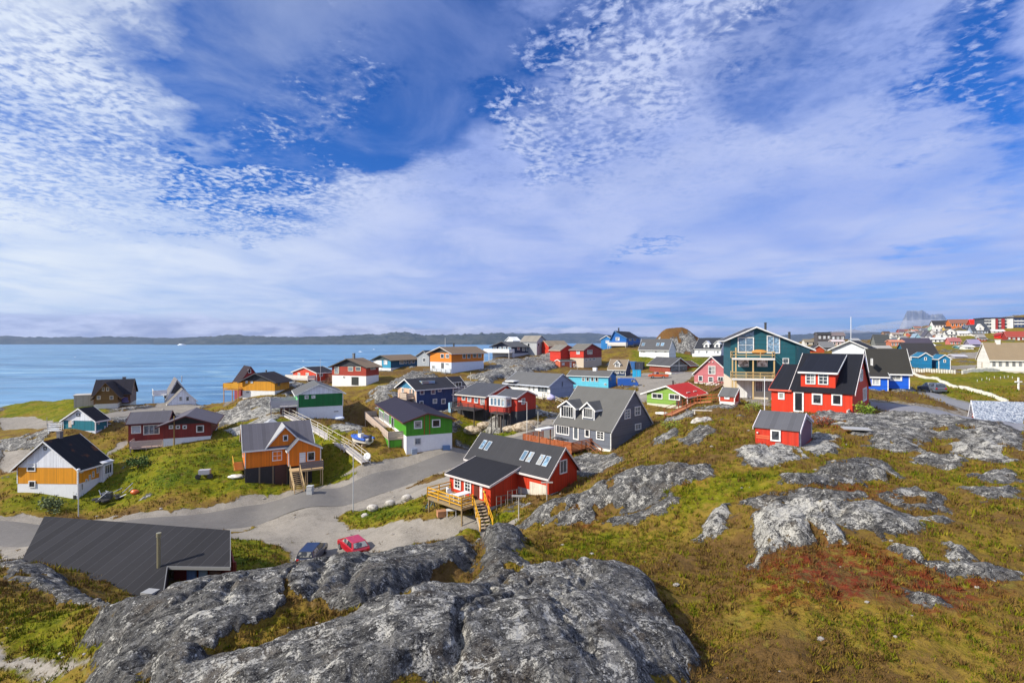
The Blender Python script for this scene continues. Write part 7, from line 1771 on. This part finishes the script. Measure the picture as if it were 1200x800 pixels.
o = empty('handcart', gpt(240, 560), R(15), 'small grey box cart standing alone in the meadow', 'cart')
MB().box(-.7, .7, -.4, .4, .55, 1.2).build('box', plain('cart', (.38, .38, .42)), o, bevel=.04)
for s in (-1, 1): MB().tube((s * .75, -.45, .32), (s * .75 , -.2, .32), .34, n=16).build('wheel', plain('rubber', (.02, .02, .02), .8), o)
# deck life on the yellow deck
def ond(x, y, z=0): return DECKF.to_world((x, y, z))
t_ = empty('garden_table', ond(1.6, DLEN * .35), DECKF.t, 'white topped table on the yellow railed deck', 'table')
MB().box(-.8, .8, -.45, .45, .68, .73).build('tabletop', plain('tt', (.7, .7, .72)), t_)
for sx in (-.7, .7):
    for sy in (-.36, .36): MB().box(sx-.03, sx+.03, sy-.03, sy+.03, .002, .678).build('leg', plain('tt', (.7, .7, .72)), t_)
for k, (x, y) in enumerate(((1.3, .62), (1.7, .74))):
    c_ = empty('garden_chair', ond(x, DLEN * y), DECKF.t + R(80 * k), ('white garden chair in the middle of the yellow deck', 'white garden chair at the far end of the yellow deck')[k], 'chair', 'white garden chairs on the yellow deck')
    MB().box(-.24, .24, -.24, .24, .42, .46).build('seat', plain('plastic', (.75, .75, .74), .35), c_); MB().box(-.24, .24, .20, .24, .462, .92).build('backrest', plain('plastic', (.75, .75, .74), .35), c_)
    for sx in (-.2, .2):
        for sy in (-.2, .2): MB().box(sx-.02, sx+.02, sy-.02, sy+.02, 0, .418).build('leg', plain('plastic', (.75, .75, .74), .35), c_)
single('cardboard_crate', MB().box(-.45, .45, -.35, .35, 0, .55).box(-.47, .47, -.37, .37, .553, .6), plain('crate brown', (.42, .20, .10), .8), 517.5, 606, 'brown crate on the ground below the yellow deck', 'crate', bevel=.02, rz=20)
t_ = empty('work_table', gpt(529, 607), R(10), 'small white work table under the edge of the yellow deck', 'table')
MB().box(-.5, .5, -.3, .3, .72, .78).build('tabletop', plain('tt', (.7, .7, .72)), t_)
for sx in (-.42, .42):
    for sy in (-.22, .22): MB().box(sx-.03, sx+.03, sy-.03, sy+.03, 0, .718).build('leg', plain('tt', (.7, .7, .72)), t_)
def bicycle(px, py, rz, col, label):
    b = empty('bicycle', gpt(px, py), R(rz), label, 'bicycle')
    for x in (-.52, .52):
        m_ = MB(); n = 20
        for k in range(n):
            a, c = 2 * math.pi * k / n, 2 * math.pi * (k + 1) / n; m_.beam((x + .33 * math.cos(a), 0, .33 + .33 * math.sin(a)), (x + .33 * math.cos(c), 0, .33 + .33 * math.sin(c)), .04)
        for k in range(6): a = math.pi * k / 6; m_.beam((x - .32 * math.cos(a), 0, .33 - .32 * math.sin(a)), (x + .32 * math.cos(a), 0, .33 + .32 * math.sin(a)), .006)
        m_.build('wheel', plain('rubber', (.02, .02, .02), .8), b)
    m_ = MB()
    for p, q in (((-.52,0,.33),(-.2,0,.8)), ((-.2,0,.8),(.35,0,.85)), ((.35,0,.85),(-.05,0,.33)), ((-.05,0,.33),(-.2,0,.8)), ((-.52,0,.33),(-.05,0,.33)), ((.52,0,.33),(.35,0,.98))): m_.beam(p, q, .045)
    m_.build('frame', plain('bike%s' % str(col), col, .3), b); MB().beam((.35, -.28, .98), (.35, .28, .98), .03).build('handlebar', plain('steel', (.5,.5,.5), .3, 1.), b); MB().box(-.34, -.1, -.07, .07, .84, .9).build('saddle', plain('rubber', (.02, .02, .02), .8), b)
bicycle(504, 599, 40, (.10, .22, .36), 'blue grey bicycle leaning below the yellow deck'); bicycle(569, 603, -60, (.30, .10, .12), 'dark red bicycle by the corner of the low red wing')
# racks by the red wing wall
for k, (a, b) in enumerate(((590, 596), (603, 591))):
    o = gpt(a, b); r_ = MB()
    for x in np.linspace(-.8, .8, 4): r_.box(x - .025, x + .025, -.03, .03, -.2, 1.2)
    for z in (.3, .8, 1.35): r_.box(-.85, .85, -.06, -.042, z * .85, z * .85 + .06)
    q = r_.build('drying_rack', wood((.20, .17, .15))); q.location = o; q.rotation_euler = (0, 0, R(35)); tag(q, ('grey slatted rack standing left against the dark side of the red wing', 'grey slatted rack standing right, nearer the garage door')[k], 'rack')
# containers and boxes on the upper lot
def box_thing(name, px, py, w_, h_, d_, col, label, cat, rz=-20, kind='v'):
    rt = empty(name, gpt(px, py), R(rz), label, cat)
    MB().box(-w_/2, w_/2, 0, d_, -.3, h_).build('body', paint(col, kind, .6), rt); MB().box(-w_/2 - .04, w_/2 + .04, -.04, d_ + .04, h_ + .003, h_ + .09).build('lid', paint(tuple(c * .8 for c in col), 'p'), rt)
    MB().box(-.03, .03, -.05, -.003, .1, h_ - .1).build('door_bar', plain('alu', (.5, .5, .52), .35, .8), rt); return rt
box_thing('shipping_container', 739, 434, 2.4, 2.3, 5, (.03, .13, .36), 'blue shipping container beside the small navy house', 'container')
box_thing('shipping_container', 749, 434, 2.2, 2.4, 5, (.03, .035, .06), 'black navy container right of the blue container', 'container')
box_thing('cyan_box', 746, 441.5, 2.1, 1.75, 1.4, (.015, .33, .60), 'bright cyan white edged box in front of the containers', 'box')
# boats and ice on the water
for k, (a, b, s_, l) in enumerate(((355, 423, 2.0, 'tiny white sail boat in the bay above the coral red house'), (422, 412.5, 4.5, 'small white motor launch on the water above the red shore house'), (438, 409.5, 2.6, 'white speck of boat close to the low blue house'), (498, 403.6, 9, 'white iceberg far out left of the orange house'), (531, 403.3, 6, 'far white iceberg above the long orange house'), (213, 404.6, 6, 'lone white iceberg far out in the left bay'), (88, 418.5, 2.0, 'tiny white boat far out at the left'))):
    y = H * F / (b - 400); x = (a - 600) / F * y; w_ = s_ * y / F * .5
    if 'iceberg' in l: o = MB().blobm((0, 0, w_ * .1), w_, 70 + k, (1.3, .7, .45), .35, 2).build('iceberg', plain('ice', (.8, .84, .88), .5)); cat_ = 'iceberg'; o.location = (x, y, 0); tag(o, l, cat_)
    else:
        o = empty('distant_boat', (x, y, 0), 0, l, 'boat')
        MB().prism([(-w_, .15 * w_), (-w_ * .8, -.2), (w_ * .7, -.2), (w_ * 1.15, .3 * w_)], 'y', -w_ * .3, w_ * .3).build('hull', plain('ice', (.8, .84, .88), .5), o); MB().box(-w_ * .3, w_ * .3, -w_ * .2, w_ * .2, .1, .6 * w_).build('cabin', plain('ice', (.8, .84, .88), .5), o)
        if 'sail' in l: MB().tube((0, 0, 0), (0, 0, w_ * 2.6), .08).build('mast', plain('ice', (.8, .84, .88), .5), o)

# ================================================================== the town on the hill
W1 = (.74, .74, .72); DK = (.06, .06, .065); DK2 = (.10, .10, .11)
TOWN = [
 # px0, px1, base, eave, top, wall, roof, label, windows, yaw, gablefront
 (958, 974, 404, 389.5, 387.5, (.085, .075, .075), (.05, .05, .05), 'dark boxy two storey block on the skyline behind the teal building roof', 3, -10, 0),
 (974, 990, 400, 391, 387.5, (.14, .13, .13), (.16, .13, .13), 'grey house with pale roof right of the dark skyline block', 3, -12, 0),
 (976, 989, 405.5, 400.5, 399, (.58, .40, .38), (.6, .5, .5), 'small pinkish white building below the grey skyline house', 3, -12, 0),
 (952, 966, 413, 409.5, 404.8, (.50, .07, .02), (.06, .06, .065), 'little orange red gable with white edges behind the black roof', 0, -8, 1),
 (962, 977, 411, 406, 400.5, (.13, .13, .14), (.15, .15, .155), 'grey roofed house behind the little orange red gable', 0, -15, 0),
 (943, 957, 404, 399, 396.5, (.60, .58, .52), (.20, .17, .12), 'cream cottage half hidden beside the teal building roof', 2, -12, 0),
 (992, 1003, 392, 388.8, 387, (.46, .46, .42), (.3, .3, .28), 'pale cabin on top of the low ridge right of the skyline block', 2, -12, 0),
 (1000, 1007, 404, 400, 398, (.16, .28, .45), (.3, .3, .3), 'blue grey hut on the green slope beside the flagpole', 1, -12, 0),
 (1026, 1043, 406, 402, 392.5, (.16, .17, .16), (.075, .08, .08), 'large dark green grey roof above the vivid blue house', 0, -12, 0),
 (1044, 1059, 407.5, 401.5, 399.8, (.46, .15, .08), (.5, .2, .12), 'brick coloured building with dark windows beside the large dark roof', 4, -14, 0),
 (1026, 1044, 410, 407.5, 405, (.5, .48, .45), (.30, .29, .27), 'long grey flat roofed shed below the large dark green grey roof', 0, -14, 0),
 (1060, 1092, 406, 403.5, 397.5, (.10, .09, .12), (.070, .060, .085), 'long dark violet roof directly behind the blue boathouse', 0, -18, 0),
 (1084, 1095, 408, 404.5, 402.5, (.60, .60, .60), (.62, .62, .62), 'small whitish flat roof over the end of the boathouse', 0, -18, 0),
 (1071, 1079, 401.5, 396.5, 391.5, (.26, .42, .52), (.22, .30, .38), 'pale turquoise gabled house amid the hillside town', 2, -18, 1),
 (1083, 1092, 399, 393.5, 387.5, (.16, .16, .20), (.10, .10, .13), 'slate grey steep house below the hillside path', 2, -20, 1),
 (1084, 1114, 402, 397.8, 396, W1, (.55, .55, .54), 'long low white building across the middle of the hillside', 6, -20, 0),
 (1101, 1106, 399, 395.5, 392.5, W1, (.6, .6, .58), 'narrow white gabled cottage on the long low white building', 1, -20, 1),
 (1094, 1112, 387, 381, 376.5, W1, DK, 'white two storey house with black roof high on the hillside', 5, -20, 0),
 (1109, 1121, 396, 391.5, 387, W1, DK2, 'white house with steep white dormer above the pink cottage', 3, -20, 0),
 (1113, 1126, 404, 399.5, 396, (.56, .17, .15), (.30, .10, .10), 'pink red cottage at the foot of the hillside', 3, -20, 0),
 (1114, 1137, 386, 378.5, 374.5, (.55, .15, .03), (.22, .10, .07), 'long orange building with red brown roof high on the hillside', 5, -20, 0),
 (1124, 1137, 394, 390.8, 388.2, W1, (.5, .5, .5), 'white terrace house below the long orange building', 4, -20, 0),
 (1138, 1152, 384, 379.5, 374.5, (.40, .04, .02), (.62, .02, .01), 'house with brilliant red roof on the skyline', 0, -20, 0),
 (1139, 1158, 391.5, 386, 380, (.30, .36, .46), (.055, .065, .085), 'blue grey house with dark roof and white gable below the brilliant red roof', 5, -20, 0),
 (1140, 1152, 394, 391.5, 390.8, W1, (.1, .1, .1), 'low pale basement block under the blue grey house', 0, -20, 0),
 (1170, 1181, 396, 391.5, 389.2, (.60, .015, .01), (.30, .02, .02), 'pure red gabled house low on the right hillside', 0, -22, 1),
 (1180, 1202, 397.5, 392.5, 386.8, (.30, .03, .02), (.28, .055, .04), 'long dark red house with rusty roof at the right edge of the hillside', 4, -22, 0),
 (1163, 1177, 390, 387.5, 386, W1, (.6, .6, .6), 'bright white low house under the apartment block', 3, -22, 0),
 (1131, 1141, 408.5, 405, 403.5, W1, (.62, .62, .62), 'small white cottage left half of the lone pair below the hill', 1, -18, 0),
 (1137, 1149, 406.5, 402, 397.5, (.22, .20, .28), (.24, .21, .32), 'violet grey roofed cottage right half of the lone pair below the hill', 0, -18, 0),
 (1124, 1131, 407.8, 405.5, 403.8, (.08, .25, .32), (.15, .25, .3), 'tiny teal shed left of the small white cottage', 0, -18, 0),
 (1119, 1132, 420, 417.5, 416, (.36, .35, .38), (.40, .39, .44), 'low grey flat garage on the far meadow', 0, -18, 0),
 (1046, 1054, 394.5, 390.8, 388.6, (.66, .62, .58), (.25, .2, .18), 'cream house near the left end of the hillside town', 2, -16, 0),
 (1054, 1060, 391.5, 388, 385.8, (.30, .06, .07), (.14, .08, .10), 'maroon house above the cream house on the left hillside', 2, -16, 0),
 (1036, 1043, 393.5, 390.5, 388.5, (.30, .18, .11), (.10, .07, .06), 'brown house on the ridge left of the maroon one', 2, -16, 0),
 (1031, 1037, 391, 388.8, 386.8, (.50, .55, .5), (.3, .35, .3), 'pale green hut at the top left of the ridge', 1, -16, 0),
 (1022, 1029, 397.5, 395, 393.4, (.68, .62, .55), (.35, .28, .2), 'sand coloured cottage lowest at the left ridge', 1, -16, 0),
 (1056, 1063, 398.6, 395.6, 393.4, (.70, .68, .60), (.20, .20, .2), 'ivory cottage above the brick coloured building', 2, -16, 0),
 (1063, 1069, 394, 391, 389, (.55, .42, .22), (.16, .14, .12), 'small yellow ochre cottage in the middle of the hillside', 1, -16, 0),
 (1078, 1084, 396.5, 393.5, 391, (.62, .45, .20), (.15, .14, .13), 'amber cottage left of the slate grey steep house', 1, -18, 0),
 (1070, 1076, 390.5, 387.6, 385.8, (.62, .60, .58), (.4, .2, .15), 'white cottage with brick roof under the hilltop bluff', 1, -18, 0),
 (1080, 1087, 389.5, 386.5, 384.6, (.38, .40, .46), (.12, .13, .16), 'grey blue cottage just below the tan hillside road', 1, -18, 0),
 (1094, 1101, 394, 390.6, 388.6, (.62, .60, .58), (.16, .10, .08), 'white cottage with dark eaves left of the white dormer house', 1, -18, 0),
 (1152, 1160, 372.5, 371, 370, (.7, .7, .72), (.6, .6, .6), 'white roof plant hut left above the apartment block', 0, -20, 0),
]
for (a, b, pb, pe, pt, wc, rc, lab, nw, yw, gf) in TOWN:
    o_ = gpt(a, pb); f = Frame(o_, yw, 1, 1); lx = abs(f.on('y', 0, b, pb).x); lx = min(lx, 60)
    rt = empty('town_house', o_, R(yw), lab, 'house', 'houses of the hillside town'); zt = (pb - pt) / F * o_.y; ze = (pb - pe) / F * o_.y; dp = min(11, max(4.5, lx * .7))
    body(rt, 0, lx, 0, dp, ze, max(zt, ze + .4), 'y' if gf else 'x', wall=wc, found=None, zf=-2.5, roof=rc, oe=.4, og=.3, corner=False, kind='h', seam=.05, trim=(tuple(min(.8, c * 1.2 + .12) for c in rc) if 'white edges' not in lab else WHITE))
    for k in range(nw):
        u = lx * (k + .5) / nw; ww = min(1.2, lx / nw * .5); z1 = ze * .85; win(rt, 'y', 0, -1, u - ww / 2, u + ww / 2, max(z1 - 1.5, .3), z1, 1, 1, 'dark' if sum(wc) > .6 else 'curtain')
        if ze > 5.2: win(rt, 'y', 0, -1, u - ww / 2, u + ww / 2, .8, 2.1, 1, 1, 'dark' if sum(wc) > .6 else 'curtain')
    if 'dormer' in lab or 'white gable' in lab:
        q = lx * .5; body(rt, q - 1.6, q + 1.6, -.3, dp * .5, ze + 1.2, zt + .3, 'y', wall=W1, found=None, zf=ze - .5, zb=ze - .5, roof=W1, oe=.2, og=.1, corner=False, wallname='dormer_wall'); win(rt, 'y', -.3, -1, q - .5, q + .5, ze + .1, ze + 1.4)
TC = [('chalk white',(.75,.75,.74)),('mustard',(.55,.36,.06)),('sage green',(.22,.32,.18)),('sky blue',(.20,.42,.62)),('plum',(.22,.06,.14)),('terracotta',(.48,.16,.08)),('charcoal',(.07,.07,.08)),('cream',(.68,.62,.48)),('olive',(.20,.20,.08)),('rose',(.58,.28,.28)),
 ('navy',(.03,.06,.16)),('mint',(.40,.60,.46)),('rust red',(.36,.07,.03)),('lilac',(.44,.38,.58)),('tan',(.42,.32,.20)),('dark teal',(.03,.18,.20)),('burgundy',(.20,.02,.03)),('ash grey',(.38,.38,.38)),('lemon',(.66,.58,.22)),('slate blue',(.20,.26,.38)),('ivory white',(.72,.70,.64)),('brick red',(.40,.10,.06)),('milk white',(.78,.78,.78)),('steel grey',(.25,.27,.30)),('coral',(.58,.20,.14)),('snow white',(.8,.8,.8))]
rx = random.Random(12); _spots = []
while len(_spots) < len(TC):
    a = rx.uniform(1022, 1150); b = rx.uniform(386, 401) + max(0, (1060 - a) * .12)
    if all(abs(a - c) > 6 or abs(b - d) > 2.6 for c, d in _spots) and not (1060 < a < 1094 and b > 397): _spots.append((a, b))
for (nm, c), (a, b) in zip(TC, _spots):
    w_ = rx.uniform(5, 8); rc_ = rx.choice([(.05, .05, .055), (.10, .09, .09), (.22, .10, .07), (.28, .27, .26), (.09, .12, .16)])
    o_ = gpt(a, b); yw = rx.uniform(-30, 0); lx = w_ / F * o_.y; ze = rx.uniform(2.4, 3.6) / F * o_.y; zt = ze + rx.uniform(1.4, 2.4) / F * o_.y
    rt = empty('town_cottage', o_, R(yw), 'tiny ' + nm + ' cottage crowded on the far hillside', 'house', 'houses of the hillside town'); gf = rx.random() < .35
    body(rt, 0, lx, 0, lx * .8, ze, zt, 'y' if gf else 'x', wall=c, found=None, zf=-2.5, roof=rc_, oe=.3, og=.25, corner=False, kind='h', seam=.05, trim=(.5, .5, .5))
    for k in range(2): win(rt, 'y', 0, -1, lx * (.2 + .4 * k), lx * (.2 + .4 * k) + min(1.1, lx * .2), ze * .4, ze * .8, 1, 1, 'dark')
# apartment block with red shafts, navy school block
def block(a, b, pb, pt, yw, label, wall, bands, shafts, dpt=12, nwin=0):
    o_ = gpt(a, pb); f = Frame(o_, yw, 1, 1); lx = abs(f.on('y', 0, b, pb).x); zt = (pb - pt) / F * o_.y
    rt = empty('apartment_block', o_, R(yw), label, 'apartment block')
    MB().box(0, lx, 0, dpt, -3, zt).build('wall', paint(wall, 'h'), rt); MB().box(-.4, lx + .4, -.4, dpt + .4, zt + .003, zt + .6).build('roof', plain('flat roof', (.05, .055, .08)), rt)
    for z0, z1, c in bands: MB().box(.2, lx - .2, -.25, -.003, zt * z0, zt * z1).build('balcony_band', paint(c, 'p'), rt)
    for u, w_, c in shafts: MB().box(lx * u, lx * u + w_, -.9, -.26, -2, zt * .96).build('stair_shaft', paint(c, 'p'), rt)
    fl = len(bands) + 1
    for k in range(nwin):
        for j in range(3): u = lx * (k + .3) / nwin; win(rt, 'y', 0, -1, u, u + lx / nwin * .5, zt * (.16 + .3 * j), zt * (.16 + .3 * j) + zt * .13, 2, 1, 'mid', (.22, .22, .24))
block(1153, 1181, 387.5, 374, -22, 'tall apartment block with red shafts and white balcony bands on the skyline', (.07, .08, .10), [(.30, .38, W1), (.60, .68, W1), (.86, .92, W1)], [(.30, 1.6, (.68, .66, .62)), (.46, 1.1, (.30, .03, .03)), (.72, 1.3, (.34, .03, .03)), (.96, 1.2, (.68, .66, .62))], nwin=7)
block(1182, 1203, 385.5, 374, -22, 'navy blue block with white stripes at the right edge of the skyline', (.02, .05, .14), [(.36, .46, W1), (.66, .76, W1)], [(.06, 1.2, W1)], nwin=5)
# ================================================================== ground cover
def blades(name, n, rng, size, seed, m_, tuft=6, maxth=R(50), wl=(.35,1.0), flat=.5, keep=None):
    g = np.random.default_rng(seed)
    th = g.uniform(-maxth, maxth, n); lr = g.uniform(math.log(rng[0]), math.log(rng[1]), n); r = np.exp(lr)
    x = np.sin(th) * r; y = np.cos(th) * r
    z, rock, lich, dirt, red, green, road = ground(x, y, full=True)
    foot = np.zeros(len(x), bool)
    for poly in HFOOT:
        p = np.array(poly); m = (x > p[:,0].min()) & (x < p[:,0].max()) & (y > p[:,1].min()) & (y < p[:,1].max())
        if m.any(): foot[np.where(m)[0][sdf(poly, x[m], y[m]) > -.1]] = True
    ok = (rock + g.normal(0, .12, n) < .45) & (dirt + g.normal(0, .18, n) < .5) & (road < .05) & ~foot & (z > 1.5)
    cl = fbm(x, y, 1.1, 3, .6, 77); ok &= (cl + g.normal(0, .25, n) > -.15)
    idx = np.where(ok)[0]; x, y, z, r = x[idx], y[idx], z[idx], r[idx]; at = [a[idx] for a in (rock, lich, dirt, red, green)]
    m = len(x); s = size[0] + (size[1] - size[0]) * np.clip((r - rng[0]) / (rng[1] - rng[0]), 0, 1); s = s * g.uniform(.6, 1.5, m)
    T = tuft; N = m * T
    X = np.repeat(x, T) + g.normal(0, 1, N) * np.repeat(s, T) * .45; Y = np.repeat(y, T) + g.normal(0, 1, N) * np.repeat(s, T) * .45; Z = np.repeat(z, T)
    S = np.repeat(s, T) * g.uniform(.55, 1.25, N); A = g.uniform(0, 2 * np.pi, N); lean = g.uniform(.1, 1.0, N) * flat; B = g.uniform(0, 2 * np.pi, N)
    w_ = S * .16
    co = np.empty((N, 3, 3), np.float32)
    co[:, 0] = np.stack([X - np.cos(A) * w_, Y - np.sin(A) * w_, Z - .05 * S], 1); co[:, 1] = np.stack([X + np.cos(A) * w_, Y + np.sin(A) * w_, Z - .05 * S], 1)
    co[:, 2] = np.stack([X + np.cos(B) * lean * S, Y + np.sin(B) * lean * S, Z + S * (1 - .35 * lean)], 1)
    me = bpy.data.meshes.new(name); me.vertices.add(N * 3); me.vertices.foreach_set('co', co.ravel())
    me.loops.add(N * 3); me.loops.foreach_set('vertex_index', np.arange(N * 3, dtype=np.int32)); me.polygons.add(N)
    me.polygons.foreach_set('loop_start', np.arange(0, N * 3, 3, dtype=np.int32)); me.polygons.foreach_set('loop_total', np.full(N, 3, np.int32)); me.update(calc_edges=True)
    for k, v in zip(('rockm', 'lich', 'dirtm', 'redm', 'greenm'), at):
        a = me.attributes.new(k, 'FLOAT', 'POINT'); a.data.foreach_set('value', np.repeat(v, T * 3).astype(np.float32))
    a = me.attributes.new('tone', 'FLOAT', 'POINT'); a.data.foreach_set('value', np.repeat(g.uniform(0, 1, m), T * 3).astype(np.float32))
    me.materials.append(m_); o = bpy.data.objects.new(name, me); C.objects.link(o)
    o['kind'] = 'stuff'; o['label'] = 'low heath and grass growing over the slopes'; return o
blades('heath', 80000, (9.5, 21), (.05, .08), 1, BM_, 6)
blades('heath', 75000, (21, 48), (.08, .17), 3, BM_, 6)
blades('heath', 50000, (48, 120), (.20, .34), 2, BM_, 5)
blades('heath_clumps', 9000, (11, 60), (.12, .30), 5, BM_, 16, flat=.9)
# a few leafy shrubs
def shrub(px, py, r_, col, label, seed, n=520):
    b = gpt(px, py); rt = empty('shrub', b, 0, label, 'shrub'); g = np.random.default_rng(seed)
    m_ = MB()
    for k in range(7):
        a = g.uniform(0, 6.28); m_.tube((0, 0, -.1), (math.cos(a) * r_ * .6, math.sin(a) * r_ * .6, r_ * g.uniform(.5, .9)), .04, .015, 5)
    m_.build('stem', wood((.14, .10, .06)), rt)
    c = MB(); ctr = [(g.normal(0, .45), g.normal(0, .45), g.uniform(.3, .85)) for _ in range(9)]
    for k in range(n):
        q = ctr[k % 9]; p = Vector((q[0], q[1], q[2])) * r_ + Vector(g.normal(0, .22, 3)) * r_; s = r_ * g.uniform(.07, .13); a = Vector(g.normal(0, 1, 3)).normalized(); b_ = a.orthogonal().normalized()
        if p.z < 0.03: continue
        c.add([p - a * s, p + b_ * s * .6, p + a * s, p - b_ * s * .6], [(0, 1, 2, 3)])
    c.build('foliage', mat(('leaf', col), lambda nt: pr(nt, nt.mix(nt.ramp(nt.noise(nt.n('ShaderNodeTexCoord').outputs['Object'], 4, 3, .6), .4, .6), tuple(k * .6 for k in col), tuple(k * 1.5 for k in col)), .7, spec=.2)), rt)
shrub(507, 486, 1.9, (.13, .19, .02), 'bushy yellow green shrub in front of the navy blue house', 1)
shrub(60, 601, 1.4, (.12, .15, .06), 'pale green bush at the roadside below the ochre two storey house', 2)
shrub(163, 547, 1.5, (.05, .09, .015), 'dark green bush in the meadow between ochre and dark red houses', 3)
shrub(966, 502, .9, (.20, .05, .02), 'rust red bush between the red shed and the black roofed red house', 4, 300)
shrub(1014, 488, 1.1, (.14, .20, .02), 'bright green bush at the right corner of the black roofed red house', 5)
shrub(520, 479, 1.2, (.16, .20, .02), 'smaller yellow green shrub right of the bushy one by the navy house', 6, 300)
shrub(885, 480, 1.0, (.15, .19, .02), 'yellow green bush left of the white flagpole', 7, 300)
shrub(786, 505, .9, (.17, .20, .02), 'low yellow green bush at the foot of the reddish brown stairway', 8, 300)

# loose stones on the gravel, verges and heath
def stones(n, seed):
    g = np.random.default_rng(seed); th = g.uniform(-R(46), R(46), n); r = np.exp(g.uniform(math.log(12), math.log(130), n)); x = np.sin(th) * r; y = np.cos(th) * r
    z, rock, lich, dirt, red, green, road = ground(x, y, full=True); ok = (z > 2) & (road < .02) & ((dirt > .3) & (g.uniform(0, 1, n) < .5) | (g.uniform(0, 1, n) < .05)) & (rock < .4)
    m_ = MB()
    for i in np.where(ok)[0]:
        s_ = (.02 + .075 * g.random() ** 4) * (1 + r[i] / 60); m_.blobm((x[i], y[i], z[i] + s_ * .25), s_, int(i), (1.3, .9, .65), .2, 1)
    o = m_.build('scattered_stones', mat('small stone', lambda nt: pr(nt, nt.mix(nt.n('ShaderNodeTexNoise', i_Scale=.8).outputs[0], (.16, .14, .12), (.42, .39, .35)), .9)), None); o['kind'] = 'stuff'; o['label'] = 'loose pale stones scattered over gravel and heath'
stones(5200, 9)
